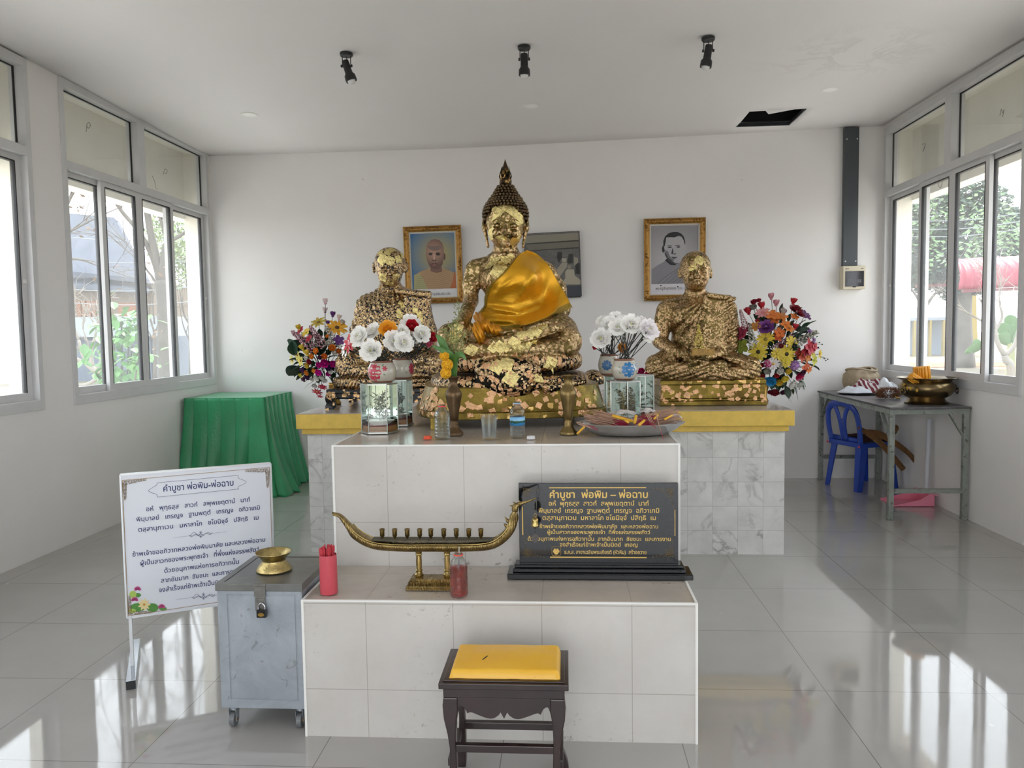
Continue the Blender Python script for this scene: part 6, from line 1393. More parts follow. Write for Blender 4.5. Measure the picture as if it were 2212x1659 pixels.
for (px_, py_, fx, fz) in ((1128, 1053, 1, 1), (1457, 1053, -1, 1), (1130, 1205, 1, -1), (1457, 1205, -1, -1)): dc = MB(); scroll(dc, pl(px_, py_), UX, UZ, NF, U(40, YP), fx, fz, .0011); dc.build('gilt_corner_scroll', MAT_GILT, plq)
def gline(m, a, b, w_=.0012): m.box(min(a.x, b.x) - w_, max(a.x, b.x) + w_, YP - .0008, YP, min(a.z, b.z) - w_, max(a.z, b.z) + w_)
dc = MB(); gline(dc, pl(1187, 1053.5), pl(1395, 1053.5)); gline(dc, pl(1189, 1204), pl(1396, 1204)); gline(dc, pl(1129, 1095), pl(1129, 1155), .0009); gline(dc, pl(1458, 1102), pl(1458, 1157), .0009)
dc.build('gilt_border', MAT_GILT, plq)
em = MB()  # small sheaf emblem in a rounded square
c_ = pl(1201.5, 1190.5); q = U(9.5, YP); pts = []
for (sx_, sz_, a0) in ((1, 1, 0), (-1, 1, PI / 2), (-1, -1, PI), (1, -1, 1.5 * PI)):
    for k in range(5): a = a0 + PI / 2 * k / 4; pts.append(Vector((c_.x + sx_ * q * .62 + q * .38 * math.cos(a), YP - .0007, c_.z + sz_ * q * .68 + q * .38 * math.sin(a))))
em.tube(pts + [pts[0]], .0007, 4)
for (x_, z_, w_, h_) in ((-.35, .35, .18, .22), (.35, .35, .18, .22), (-.5, -.05, .22, .25), (.5, -.05, .22, .25), (0, -.2, .45, .35), (0, -.6, .25, .18), (-.25, -.5, .2, .15), (.25, -.5, .2, .15), (0, .25, .10, .30)): em.box(c_.x + (x_ - w_) * q, c_.x + (x_ + w_) * q, YP - .0007, YP, c_.z + (z_ - h_) * q, c_.z + (z_ + h_) * q)
em.build('gilt_emblem', MAT_GILT, plq)

# ------------------------------------------------------------------ red cup with fortune sticks
c_ = at_z(711, 1284, Z1); cy = 2.64; cx = at_y(711, 1285, cy).x; s = U(1, cy)
cup = empty('stick_cup', (cx, cy, Z1 + .003), 'tall coral red plastic cup filled with fortune sticks', 'cup')
MAT_RED = M('coral_red_plastic', '#c8505c', .4, var=.04, vscale=30)
MB().lathe([(.0005, 0), (19 * s, 0), (20 * s, 2 * s), (19.2 * s, 88 * s), (18 * s, 88 * s), (18 * s, 4 * s), (.0005, 3 * s)], (cx, cy, Z1 + .003), 32).build('cup_body', MAT_RED, cup, smooth=True, flat_angle=40)
MAT_STK = M('red_painted_stick', '#b8323e', .5, var=.12, vscale=60)
m = MB(); P_ = [(-.0032, 0), (.0032, 0), (.0032, .135), (.005, .139), (.0038, .143), (.005, .147), (.0030, .152), (0, .156), (-.003, .152), (-.005, .147), (-.0038, .143), (-.005, .139), (-.0032, .135)]
m.prism([(x, -.0009, z) for x, z in P_], (0, .0018, 0)); st0 = m.build('fortune_stick', MAT_STK); tag(st0, 'red fortune stick with a notched tip standing in the coral cup', 'stick', 'fortune sticks in the coral cup')
R2 = random.Random(9)
for k in range(26):
    o = st0 if k == 0 else copy_tree(st0); a = k * 2.39996; r = 15 * s * math.sqrt((k + .5) / 26); o.location = (cx + r * .8 * math.cos(a), cy + r * .8 * math.sin(a), Z1 + .009 + R2.uniform(0, .012)); o.rotation_euler = (-.05 * math.sin(a), .05 * math.cos(a), R2.uniform(-1, 1))

# ------------------------------------------------------------------ prayer stool
MAT_DARK = M('dark_stained_rosewood', '#2a1a18', .32, var=.35, vscale=9, bump=.06, bscale=50, coat=.25)
X0, X1, YS0, YS1 = -.378, -.001, 2.185, 2.435; ZTOP = .377
sto = empty('prayer_stool', ((X0 + X1) / 2, 2.3, 0), 'dark carved wooden prayer stool with a yellow vinyl cushion', 'stool')
m = MB(); m.box(X0, X1, YS0, YS1, ZTOP - .022, ZTOP - .004); m.box(X0 + .012, X1 - .012, YS0 + .012, YS1 - .012, ZTOP - .004, ZTOP); m.build('seat_frame', MAT_DARK, sto, bevel=.006, seg=3)
m = MB(); m.box(X0 + .012, X1 - .012, YS0 + .01, YS1 - .01, ZTOP - .052, ZTOP - .022); m.build('frieze', MAT_DARK, sto, bevel=.003)
def cush(s_, t_):
    x = X0 + .028 + (X1 - X0 - .052) * s_; y = YS0 + .026 + (YS1 - YS0 - .05) * t_; e = min(s_, 1 - s_) * (X1 - X0); f = min(t_, 1 - t_) * (YS1 - YS0)
    return (x, y, ZTOP + .024 * min(1, (e / .010)) ** .5 * min(1, (f / .008)) ** .5 + .008 * math.sin(PI * s_) * math.sin(PI * t_) + .0015 * noise.noise(Vector((s_ * 6, t_ * 4, 0))))
m = MB(); m.grid(cush, 60, 40)
mv, t = newmat('yellow_vinyl'); p_ = geopos(t); sx = t.n('SeparateXYZ'); t.l(p_, sx.inputs[0])
burn = Vector((at_z(1048, 1422, .405))); dxx = t.math('SUBTRACT', sx.outputs[0], burn.x); dyy = t.math('SUBTRACT', sx.outputs[1], burn.y)
ua = t.math('ADD', t.math('MULTIPLY', dxx, .45), t.math('MULTIPLY', dyy, .893)); ub = t.math('SUBTRACT', t.math('MULTIPLY', dxx, .893), t.math('MULTIPLY', dyy, .45))
rr = t.math('ADD', t.math('POWER', t.math('DIVIDE', t.math('ABSOLUTE', ua), .017), 2.0), t.math('POWER', t.math('DIVIDE', t.math('ABSOLUTE', ub), .0032), 2.0)); bm_ = t.math('LESS_THAN', rr, 1.0)
c0 = t.ramp(t.noise(p_, 6, 3), [(.3, srgb('#dfa92c')), (.7, srgb('#e6b43a'))]); sc_ = t.ramp(t.noise(p_, 130, 4, .8), [(.66, 0.0), (.72, .55)]); c0 = t.mix(sc_, c0, srgb('#8a6a1c')); c0 = t.mix(bm_, c0, srgb('#4a3416'))
t.bsdf(color=c0, rough=.38); m.build('cushion', mv, sto, smooth=True)
def fr_leg(x0, sgn, yy, nm):
    pr = [(0, ZTOP - .052), (-.003, .30), (.000, .26), (.010, .215), (.016, .17), (.014, .11), (.010, .07), (.000, .045), (-.006, .025), (-.010, .001), (.034, .001), (.036, .02), (.036, .07), (.036, .13), (.034, .2), (.036, .25), (.042, .285), (.042, ZTOP - .052)]
    MB().prism([(x0 + sgn * a, yy, z) for a, z in pr], (0, .030, 0)).build(nm, MAT_DARK, sto, bevel=.003)
for x0, sgn in ((X0 + .012, 1), (X1 - .012, -1)):
    fr_leg(x0, sgn, YS0 + .01, 'leg'); fr_leg(x0, sgn, YS1 - .04, 'leg')
wv_ = [(0, .0), (.0, .055), (.012, .026), (.030, .032), (.040, .048), (.055, .044), (.085, .052), (.12, .061), (.145, .061), (.165, .052), (.174, .043)]; xm = (X0 + X1) / 2; hw = (X1 - X0) / 2 - .050
left_ = [(X0 + .052 + u_ / .19 * hw * 1.0, ZTOP - .052 - (v_ if i > 1 else (0 if i == 0 else .05))) for i, (u_, v_) in enumerate(wv_)]
left_ = [left_[0], left_[1]] + [(v.x, v.y) for v in bz([(a, b, 0) for a, b in left_[1:5]], 4)[1:]] + [(v.x, v.y) for v in bz([(a, b, 0) for a, b in left_[4:]], 4)[1:]]
prof = left_ + [(xm, ZTOP - .114)] + [(2 * xm - x, z) for x, z in left_[::-1]]
for yy, nm in ((YS0 + .014, 'carved_apron'), (YS1 - .030, 'carved_apron')): MB().prism([(x, yy, z) for x, z in prof], (0, .016, 0)).build(nm, MAT_DARK, sto, bevel=.001)
for yy, (pa, pb) in ((YS0 + .014, (1628, 1612)), (YS1 - .036, (1577, 1562))): MB().box(X0 + .045, X1 - .045, yy, yy + .02, at_y(1100, pa, yy).z, at_y(1100, pb, yy).z).build('stretcher', MAT_DARK, sto, bevel=.002)
for x_ in (X0 + .018, X1 - .038): MB().box(x_, x_ + .02, YS0 + .035, YS1 - .035, .105, .13).build('side_stretcher', MAT_DARK, sto, bevel=.002)

# ------------------------------------------------------------------ galvanised donation box
mg, t = newmat('scuffed_galvanised_steel'); p_ = geopos(t)
c0 = t.ramp(t.noise(p_, 6, 5, .7, .6), [(.3, srgb('#9aa2aa')), (.7, srgb('#b4bcc4'))]); sc_ = t.ramp(t.noise(p_, 18, 5, .75, 1.2), [(.60, 0.0), (.66, .6), (.7, .1)]); c0 = t.mix(sc_, c0, srgb('#6c6a66'))
t.bsdf(color=c0, metal=.45, rough=t.ramp(t.noise(p_, 12, 4), [(.3, .30), (.7, .48)])); MAT_GALV = mg
BX0, BX1, BY0, BY1 = -1.220, -.922, 2.605, 2.935; bz0, bz1 = .080, .500
box = empty('donation_box', ((BX0 + BX1) / 2, 2.77, 0), 'scuffed galvanised steel donation box on castors left of the tiled step', 'donation box')
MB().box(BX0, BX1, BY0, BY1, bz0, bz1).build('box_body', MAT_GALV, box, bevel=.002)
m = MB(); f0 = BY0 - .003; w_ = .032
m.box(BX0 - .002, BX0 + w_, f0, BY0, bz0, bz1).box(BX1 - w_ * .6, BX1 + .002, f0, BY0, bz0, bz1).box(BX0, BX1, f0, BY0, bz0, bz0 + .03).box(BX0, BX1, f0, BY0, bz1 - .012, bz1); m.build('front_frame', MAT_GALV, box, bevel=.001)
m = MB(); m.box(BX0 + w_ + .006, BX1 - w_ * .6 - .006, BY0 - .0025, BY0, bz0 + .036, bz1 - .018); m.build('front_panel', MAT_GALV, box, bevel=.001)
lid = MB(); lid.box(BX0 - .006, BX1 + .005, BY0 - .010, BY1 + .005, bz1 + .001, bz1 + .028); lo = lid.build('lid', M('dull_grey_steel', '#7f807e', .36, .6, var=.2, vscale=8), box, bevel=.002)
m = MB(); zt_ = bz1 + .0281
m.box(BX0 + .020, BX0 + .023, BY0 + .01, BY1 - .015, zt_, zt_ + .0006).box(BX0 + .02, BX1 - .01, BY1 - .018, BY1 - .014, zt_, zt_ + .0006); m.build('lid_seam', M('black_seam', '#1b1b1b', .6), lo)
hx = at_y(564, 1290, BY0).x; m = MB()
m.box(hx - .020, hx + .020, BY0 - .0135, BY0 - .0105, bz1 - .018, bz1 + .022); m.box(hx - .017, hx + .017, BY0 - .013, BY0 - .0035, bz1 - .068, bz1 - .022); m.cyl((hx - .022, BY0 - .012, bz1 + .024), (hx + .022, BY0 - .012, bz1 + .024), .0035); m.cyl((hx - .014, BY0 - .012, bz1 - .02), (hx + .016, BY0 - .012, bz1 - .02), .003)
m.build('hasp', M('worn_steel_hasp', '#8b8a86', .35, .9, var=.2, vscale=40), box, bevel=.001)
for x_, y_ in ((BX0 + .028, BY0 + .03), (BX1 - .028, BY0 + .03), (BX0 + .028, BY1 - .04), (BX1 - .028, BY1 - .04)):
    ca = MB(); ca.box(x_ - .022, x_ + .022, y_ - .022, y_ + .022, bz0 - .006, bz0); ca.cyl((x_, y_, bz0 - .006), (x_, y_, bz0 - .018), .014)
    for s_ in (-1, 1): ca.prism([(x_ + s_ * .012, y_ - .018, bz0 - .014), (x_ + s_ * .012, y_ + .014, bz0 - .014), (x_ + s_ * .012, y_ + .006, .018), (x_ + s_ * .012, y_ - .012, .018)], (s_ * .0015, 0, 0))
    co_ = ca.build('caster', MAT_GALV, box); MB().cyl((x_ - .009, y_ - .004, .0265), (x_ + .009, y_ - .004, .0265), .026, n=28).build('caster_wheel', M('grey_nylon_wheel', '#77797c', .35, .2), co_, bevel=.002); MB().cyl((x_ - .0145, y_ - .004, .0265), (x_ + .0145, y_ - .004, .0265), .006, n=12).build('axle', MAT_BRASS, co_)
pdk = empty('padlock', (hx, BY0 - .02, bz1 - .08), 'small black padlock with a brass plate hanging from the steel hasp', 'padlock')
lx = at_y(565, 1320, BY0 - .02).x; lz = at_y(565, 1334, BY0 - .02).z
MB().box(lx - .017, lx + .017, BY0 - .026, BY0 - .012, lz, lz + .028).build('lock_body', M('black_lock_body', '#121214', .3), pdk, bevel=.003)
MB().tube(bz([(lx - .011, BY0 - .019, lz + .027), (lx - .011, BY0 - .019, lz + .040), (lx, BY0 - .019, lz + .051), (lx + .011, BY0 - .019, lz + .040), (lx + .011, BY0 - .019, lz + .027)], 5), .003, 8).build('shackle', M('bright_steel', '#b9bbbd', .2, 1.0), pdk, smooth=True)
pp = MB().lathe([(.0005, 0), (.0085, 0), (.0085, .001), (.0005, .001)], (0, 0, 0), 20).build('brass_plate', MAT_BRASS, pdk)
pp.matrix_basis = Matrix.Translation((lx, BY0 - .0262, lz + .012)) @ Matrix.Rotation(PI / 2, 4, 'X') @ Matrix.Diagonal((1.3, .75, 1, 1)); pp.matrix_parent_inverse = pdk.matrix_basis.inverted()
bc_ = at_z(591, 1226, bz1 + .028); s = U(1, 2.74)
tag(MB().lathe([(.0005, 1.2 * s), (34 * s, 0), (39.5 * s, 2.5 * s), (39 * s, 5 * s), (34 * s, 13 * s), (26 * s, 23 * s), (25.5 * s, 26 * s), (27 * s, 28 * s), (31 * s, 34 * s), (39 * s, 42 * s), (40 * s, 44 * s), (38 * s, 43 * s), (29 * s, 35 * s), (24 * s, 26 * s), (.0005, 10 * s)], (at_y(591, 1226, 2.74).x, 2.745, bz1 + .0285), 48).build('brass_spittoon_bowl', M('hammered_brass', '#b3a06c', .24, 1.0, var=.3, vscale=40, bump=.35, bscale=150), smooth=True), 'waisted brass bowl standing on the donation box lid', 'bowl')

# ------------------------------------------------------------------ white sign board on a metal stand
SA = Vector((-1.812, 3.037, 0)); SB = Vector((-1.290, 3.307, 0)); sd = (SB - SA).normalized(); sn = Vector((sd.y, -sd.x, 0)); SL = (SB - SA).length; SZ0, SZ1 = .239, .830
sg_ = empty('standing_sign_board', (SA.x, SA.y, 0), 'white standing sign board with dark blue writing and painted lotus flowers', 'sign')
MAT_VINYL = M('white_printed_vinyl', '#dfe3ec', .32)
def SP(u_, z, d=0.0): return SA + sd * u_ + sn * d + Vector((0, 0, z))
m = MB(); m.bar(SP(0, (SZ0 + SZ1) / 2, 0), SP(SL, (SZ0 + SZ1) / 2, 0), .022, SZ1 - SZ0); m.build('board', MAT_VINYL, sg_, bevel=.0015)
m = MB(); e_ = .004
for a, b in ((SP(0, SZ1 + .001), SP(SL, SZ1 + .001)), (SP(0, SZ0 - .001), SP(SL, SZ0 - .001))): m.bar(a, b, .026, .006)
for u_ in (0, SL): m.bar(SP(u_, SZ0), SP(u_, SZ1), .026, .006, up=tuple(sd))
m.build('metal_edging', M('white_steel', '#d5d8db', .3, .3), sg_)
for u_ in (.012, SL - .012):
    MB().bar(SP(u_, .03), SP(u_, SZ0 + .01), .026, .013, up=tuple(sd)).build('post', _mats['white_steel'], sg_, bevel=.001)
    m = MB(); a = SP(u_, .018, .165); b = SP(u_, .018, -.30); m.bar(a, b, .036, .036); o = m.build('foot_rail', M('chrome_channel', '#9fa3a8', .15, 1.0), sg_, bevel=.001)
    MB().bar(a + sn * .0005, a + sn * .003, .034, .034).build('black_end_cap', MAT_BLACK, o)
def sgp(px, py, d=.0115):
    """point of the sign face hit by the viewing line"""
    r = ray(px, py); o = Vector((0, 0, CAM_H)); q = SA + sn * d; t_ = (q - o).dot(sn) / r.dot(sn); return o + r * t_
FD = .0120; NV_ = M('navy_print', '#1c2c66', .4); lt = MB()
def sline(tx, a, b, h_, wt=.012):
    """baseline from pixel a to pixel b"""
    A_, B_ = sgp(*a), sgp(*b); L_ = (B_ - A_).dot(sd); c_ = (A_ + B_) / 2; lt = MB(); text_mesh(tx, lt, Vector(c_), sd, UZ, L_, h_, wt, .0006); lt.build('line_of_writing', NV_, sg_)
def zc_(s_, x, y): return (240 + x / 2.592, 980 + y / 2.592)
SLN = [('คำบูชา พ่อพิม-พ่อฉาบ', (293, 213), (686, 178), .037), ('อหํ   พุทฺธสฺส   สาวกํ   สพฺพเขตฺตานํ   นาถํ', (197, 322), (778, 268), .0262), ('พิมฺมาลยํ   เถรญฺจ   ฐานพตฺตํ   เถรญฺจ   อภิวาเทมิ', (142, 383), (833, 310), .0262), ('ตสฺสานุภาเวน   มหาลาโภ   ชโยนิจฺจํ   ปสิทฺธิ   เม', (153, 440), (826, 366), .0262),
       ('ข้าพเจ้าขออภิวาทหลวงพ่อพิมมาลัย และหลวงพ่อฉาบ', (120, 577), (863, 492), .0262), ('ผู้เป็นสาวกของพระพุทธเจ้า   ที่พึ่งแห่งสรรพสัตว์', (165, 627), (830, 545), .0262), ('ด้วยอนุภาพแห่งการอภิวาทนั้น', (298, 668), (716, 614), .0262), ('ลาภอันมาก  ชัยชนะ  และการงาน', (280, 724), (716, 665), .0262), ('จงสำเร็จแก่ข้าพเจ้าเป็นนิตย์  เทอญ', (268, 777), (740, 712), .0262)]
for tx, a, b, h_ in SLN:
    A_ = (240 + a[0] / 2.592, 980 + a[1] / 2.592); B_ = (240 + b[0] / 2.592, 980 + b[1] / 2.592); sline(tx, A_, B_, h_)
def Z5(x, y): return sgp(240 + x / 2.592, 980 + y / 2.592, .0125)
m = MB()
def pln(mm, pts, r=.0011, sm=True): P_ = [Z5(*q) for q in pts]; mm.tube(bz(P_, 4) if sm else P_, r, 4, flat=.5)
pln(m, [(258, 163), (255, 175), (228, 192), (209, 207), (228, 219), (255, 228), (260, 243)]); pln(m, [(260, 243), (714, 198)], sm=False); pln(m, [(714, 198), (712, 184), (740, 172), (757, 158), (738, 147), (714, 137), (712, 121)]); pln(m, [(712, 121), (258, 163)], sm=False)
m.build('title_cartouche', NV_, sg_)
for (cx_, cy_) in ((502, 452), (517, 798)):
    m = MB()
    pln(m, [(cx_ - 150, cy_ + 18), (cx_ + 148, cy_ - 16)], .0006, False)
    for k in (-1, 1): pln(m, [(cx_ + k * 65, cy_ - k * 8 - 4), (cx_ + k * 52, cy_ + 8 - k * 6), (cx_ + k * 30, cy_ - 4 - k * 3), (cx_ + k * 12, cy_ + 8), (cx_ + k * 4, cy_ - 4)], .0012); pln(m, [(cx_ + k * 60, cy_ + 4 - k * 6), (cx_ + k * 40, cy_ - 12), (cx_ + k * 18, cy_ + 2), (cx_ + k * 6, cy_ + 12)], .0009)
    for k in range(5): a = PI * (.2 + .15 * k); pln(m, [(cx_, cy_ - 4), (cx_ + 10 * math.cos(a), cy_ - 4 - 16 * math.sin(a))], .0007, False); pln(m, [(cx_, cy_ + 6), (cx_ + 8 * math.cos(a), cy_ + 6 + 14 * math.sin(a))], .0007, False)
    m.build('printed_flourish', NV_, sg_)
m = MB(); GO = M('printed_gold', '#9c7c3c', .4, .3)
for a, b in (((62, 150), (886, 76)), ((62, 150), (96, 908)), ((886, 76), (905, 640)), ((96, 908), (660, 822))): m.bar(Z5(*a), Z5(*b), .0016, .0016)
for (x_, y_, fx, fy) in ((70, 152, 1, 1), (880, 82, -1, 1), (100, 903, 1, -1)):
    for k in range(14):
        t_ = k / 13; r_ = 11 * (1 - t_ * .5)
        for (ux_, uy_) in ((fx * (8 + 115 * t_), 4 * fy - fx * 11 * t_), (fx * 6 + 3 * t_ * fy, fy * (8 + 95 * t_))):
            cxx, cyy = x_ + ux_, y_ + uy_ + fy * 8 * (1 - t_); pln(m, [(cxx + r_ * math.cos(a + k), cyy + r_ * math.sin(a + k)) for a in (0, 1.5, 3, 4.5, 5.5)], .0012)
m.build('printed_gold_border', GO, sg_)
def flat_poly(name, col, polys, d=.0128):
    m = MB()
    for P_ in polys: m.poly([sgp(240 + x / 2.592, 980 + y / 2.592, d) for x, y in P_])
    return m.build(name, M('print_' + col.strip('#'), col, .4), sg_)
def ellp(cx_, cy_, rx, ry, rot=0, n=16): return [(cx_ + rx * math.cos(a) * math.cos(rot) - ry * math.sin(a) * math.sin(rot), cy_ + rx * math.cos(a) * math.sin(rot) + ry * math.sin(a) * math.cos(rot)) for a in [2 * PI * k / n for k in range(n)]]
def petals(cx_, cy_, L, W, n, a0=0, spread=2 * PI): return [[(cx_, cy_), (cx_ + L * .5 * math.cos(a) - W * math.sin(a), cy_ + L * .5 * math.sin(a) + W * math.cos(a)), (cx_ + L * math.cos(a), cy_ + L * math.sin(a)), (cx_ + L * .5 * math.cos(a) + W * math.sin(a), cy_ + L * .5 * math.sin(a) - W * math.cos(a))] for a in [a0 + spread * k / n for k in range(n)]]
[flat_poly('printed_lotus_leaf', '#4f8f3c', [ellp(*q)], .0126) for q in ((150, 860, 42, 24), (232, 862, 34, 24), (290, 868, 22, 10), (150, 792, 18, 12))]; [flat_poly('printed_pale_leaf', '#a9c45a', [ellp(*q)], .0127) for q in ((122, 788, 20, 20), (120, 880, 20, 12))]
[flat_poly('printed_pink_lotus', '#c8508c', petals(x, y, 23, 5.5, 9, PI, PI * 1.1)) for x, y in ((148, 763), (132, 822), (283, 862))]; flat_poly('printed_yellow_lotus', '#ecd9a0', petals(185, 845, 38, 9, 9, 0, 2 * PI), .0130); flat_poly('printed_lotus_heart', '#c98f2c', [ellp(185, 845, 7, 7)], .0133)
# ------------------------------------------------------------------ table under a green cloth, back left corner
GX0, GX1, GY0, GY1, GZ = -3.325, -2.615, 6.60, 7.30, .852
mgc, t = newmat('green_satin_cloth'); p_ = geopos(t)
t.bsdf(color=t.ramp(t.noise(p_, 3, 3), [(.3, srgb('#1c8552')), (.7, srgb('#239a62'))]), rough=.36, sheen=.2, normal=t.bump(t.noise(p_, 26, 4, .6, 1.5), .35, .008))
per = [(GX0, GY1), (GX0, GY0), (GX1, GY0), (GX1, GY1)]; segs = [math.dist(per[i], per[i + 1]) for i in range(3)]; LT = sum(segs)
R2 = random.Random(4); folds_ = sorted([segs[0] * f for f in (.15, .35, .55, .8)] + [segs[0] + segs[1] * f for f in (.02, .13, .30, .47, .65, .82)] + [segs[0] + segs[1] + segs[2] * f for f in (.04, .16, .30, .44, .60, .76, .92)])
def skirt(s_, t_):
    d = s_ * LT; i = 0 if d < segs[0] else (1 if d < segs[0] + segs[1] else 2); q = (d - sum(segs[:i])) / segs[i]; a, b = per[i], per[i + 1]
    x, y = a[0] + (b[0] - a[0]) * q, a[1] + (b[1] - a[1]) * q; nx, ny = ((-1, 0), (0, -1), (1, 0))[i]
    for cx_, cy_, dd in ((GX0, GY0, segs[0]), (GX1, GY0, segs[0] + segs[1])):   # round the corners outward
        w = max(0, 1 - abs(d - dd) / .12); sgx = -1 if cx_ == GX0 else 1; nx += sgx * w * (.9 if i == 1 else 0); ny -= w * (.9 if i != 1 else 0)
    k = max([j for j, f in enumerate(folds_) if f <= d] or [-1]); f0 = folds_[k] if k >= 0 else 0; f1 = folds_[k + 1] if k + 1 < len(folds_) else LT; u_ = (d - f0) / max(1e-4, f1 - f0)
    pleat = (1 - u_) ** 1.2 * .045 + .012 * math.sin(u_ * PI); flare = (.10 if i == 2 else (.03 if i == 0 else .07)) * t_ ** 1.5
    o = flare + pleat * (.25 + t_ * (1.25 if i == 2 else 1)) + .010 * math.sin(d * 21 + t_ * 3) * t_
    if i == 0: o = min(o, .028)
    if i == 2 and q > .55: pass
    x += nx * o; y += ny * o; x = max(x, XL + .008); y = min(y, YB - .01)
    if i == 2 and .02 < q < .35: x += .10 * math.sin(PI * (q - .02) / .33) * t_ ** 3
    return (x, y, (GZ - .004) * (1 - t_) + .004 + .004 * math.sin(d * 30) * (t_ > .98))
gcl = empty('green_tablecloth', ((GX0 + GX1) / 2, 6.95, 0), 'shiny green cloth draped to the floor over a table in the rear left corner', 'tablecloth')
m = MB(); m.grid(skirt, 340, 36); m.build('pleated_skirt', mgc, gcl, smooth=True, solid=.003)
m = MB(); m.grid(lambda s_, t_: (GX0 - .004 + (GX1 - GX0 + .010) * s_, GY0 - .006 + (GY1 - GY0 + .006) * t_, GZ + .002 + .003 * noise.noise(Vector((s_ * 4, t_ * 3, 1)))), 24, 20); m.build('cloth_top', mgc, gcl, smooth=True, solid=.004)

# ------------------------------------------------------------------ metal frame table, right wall
MAT_PAINTED, t = newmat('worn_grey_painted_steel'); p_ = geopos(t)
c0 = t.ramp(t.noise(p_, 10, 4), [(.3, srgb('#7f857f')), (.7, srgb('#959a94'))]); c0 = t.mix(t.ramp(t.noise(p_, 22, 5, .75, .5), [(.56, 0.0), (.64, .85)]), c0, srgb('#4a4038')); t.bsdf(color=c0, rough=.5, metal=.2)
mtw, t = newmat('dark_worn_planks'); p_ = geopos(t); ln, _ = grid_lines(t, p_, [(0, 2.29, .115)], .004)
t.bsdf(color=t.mix(ln, t.ramp(t.noise(p_, 7, 5, .7), [(.3, srgb('#4d4a4b')), (.7, srgb('#69676a'))]), srgb('#1d1c1c')), rough=.33)
TX0, TX1, TY0, TY1, TZ = 2.30, 2.845, 5.712, 7.29, .815
tb = empty('metal_frame_table', (2.57, 6.5, 0), 'grey steel angle frame table with dark worn planks along the right wall', 'table')
MB().box(TX0 - .010, TX1 + .006, TY0 - .015, TY1 + .01, TZ - .016, TZ).build('plank_top', mtw, tb, bevel=.002)
m = MB(); m.box(TX0, TX1, TY0, TY0 + .035, TZ - .052, TZ - .016).box(TX0, TX1, TY1 - .035, TY1, TZ - .052, TZ - .016).box(TX0, TX0 + .035, TY0, TY1, TZ - .052, TZ - .016).box(TX1 - .035, TX1, TY0, TY1, TZ - .052, TZ - .016); m.build('top_frame', MAT_PAINTED, tb)
for x_, y_ in ((TX0, TY0), (TX1 - .036, TY0), (TX0, TY1 - .036), (TX1 - .036, TY1 - .036)):
    MB().box(x_, x_ + .036, y_, y_ + .036, 0.001, TZ - .052).build('leg', MAT_PAINTED, tb, bevel=.002)
ez = at_y(2010, 1057, TY0).z
MB().box(TX0 + .036, TX1 - .036, TY0 + .004, TY0 + .032, ez - .030, ez).build('end_rail', MAT_PAINTED, tb); MB().box(TX0 + .036, TX1 - .036, TY1 - .032, TY1 - .004, ez - .03, ez).build('end_rail', MAT_PAINTED, tb)
for a, b in (((TX0 + .018, TY0 + .03, TZ - .24), (TX0 + .018, TY0 + .20, TZ - .05)), ((TX0 + .018, TY1 - .03, TZ - .24), (TX0 + .018, TY1 - .20, TZ - .05)), ((TX1 - .03, TY0 + .018, TZ - .22), (TX1 - .13, TY0 + .018, TZ - .05)), ((TX0 + .03, TY1 - .018, TZ - .22), (TX0 + .13, TY1 - .018, TZ - .05))): MB().bar(a, b, .026, .012).build('corner_brace', MAT_PAINTED, tb)

# ------------------------------------------------------------------ blue plastic chair pushed under the table
MAT_BLUE = M('glossy_blue_plastic', '#1d3fa0', .32, var=.08, vscale=6)
CC = Vector((2.555, 6.93, 0)); bd = Vector((-.90, -.36, 0)).normalized(); sdv = Vector((-bd.y, bd.x, 0))   # bd points to the backrest
def CP(side, back, z): return CC + sdv * side + bd * back + Vector((0, 0, z))
ch = empty('plastic_chair', CC, 'blue plastic chair with an oval cut out back pushed under the metal table', 'chair')
m = MB(); m.grid(lambda s_, t_: CP((s_ - .5) * .38 * (1 - .08 * (1 - t_)), (t_ - .5) * .36, .405 - .018 * math.sin(PI * s_) * math.sin(PI * t_) - (.02 * (max(0, .12 - t_) / .12))), 16, 14); m.build('seat', MAT_BLUE, ch, smooth=True, solid=.008)
m = MB(); ring_ = [CP(sx_ * .19, sy_ * .18, .392) for sx_, sy_ in ((-1, -1), (1, -1), (1, 1), (-1, 1))]
for k in range(4): m.bar(ring_[k], ring_[(k + 1) % 4], .012, .04)
m.build('seat_skirt', MAT_BLUE, ch, bevel=.004)
for sx_, sy_ in ((-1, 1), (1, 1), (1, -1), (-1, -1)):
    a = CP(sx_ * .180, sy_ * .165, .40); b = CP(sx_ * .200, sy_ * .215, .002); m = MB(); d1 = sdv * sx_; d2 = bd * sy_
    for (w0, w1, q) in ((.072, .050, d1), (.072, .050, d2)):
        o = d2 if q is d1 else d1; m.prism([a - q * w0, a + q * .0, b + q * .0, b - q * w1], o * -.006)
    m.build('leg', MAT_BLUE, ch, bevel=.002)
arch = bz([CP(-.175, .17, .40), CP(-.185, .195, .55), CP(-.165, .215, .67), CP(-.10, .225, .725), CP(0, .23, .742), CP(.10, .225, .725), CP(.165, .215, .67), CP(.185, .195, .55), CP(.175, .17, .40)], 6)
m = MB(); m.tube(arch, .031, 8, flat=.4, up=tuple(bd)); ba = m.build('back_arch', MAT_BLUE, ch, smooth=True)
m = MB()
for k in (-1, 1): m.tube(bz([CP(k * .020, .18, .42), CP(k * .022, .205, .55), CP(k * .045, .218, .65), CP(k * .085, .222, .722)], 6), .024, 8, flat=.4, up=tuple(bd))
m.tube([CP(-.03, .21, .60), CP(0, .212, .60), CP(.03, .21, .60)], .012, 8, flat=.5); m.build('back_slats', MAT_BLUE, ch, smooth=True)
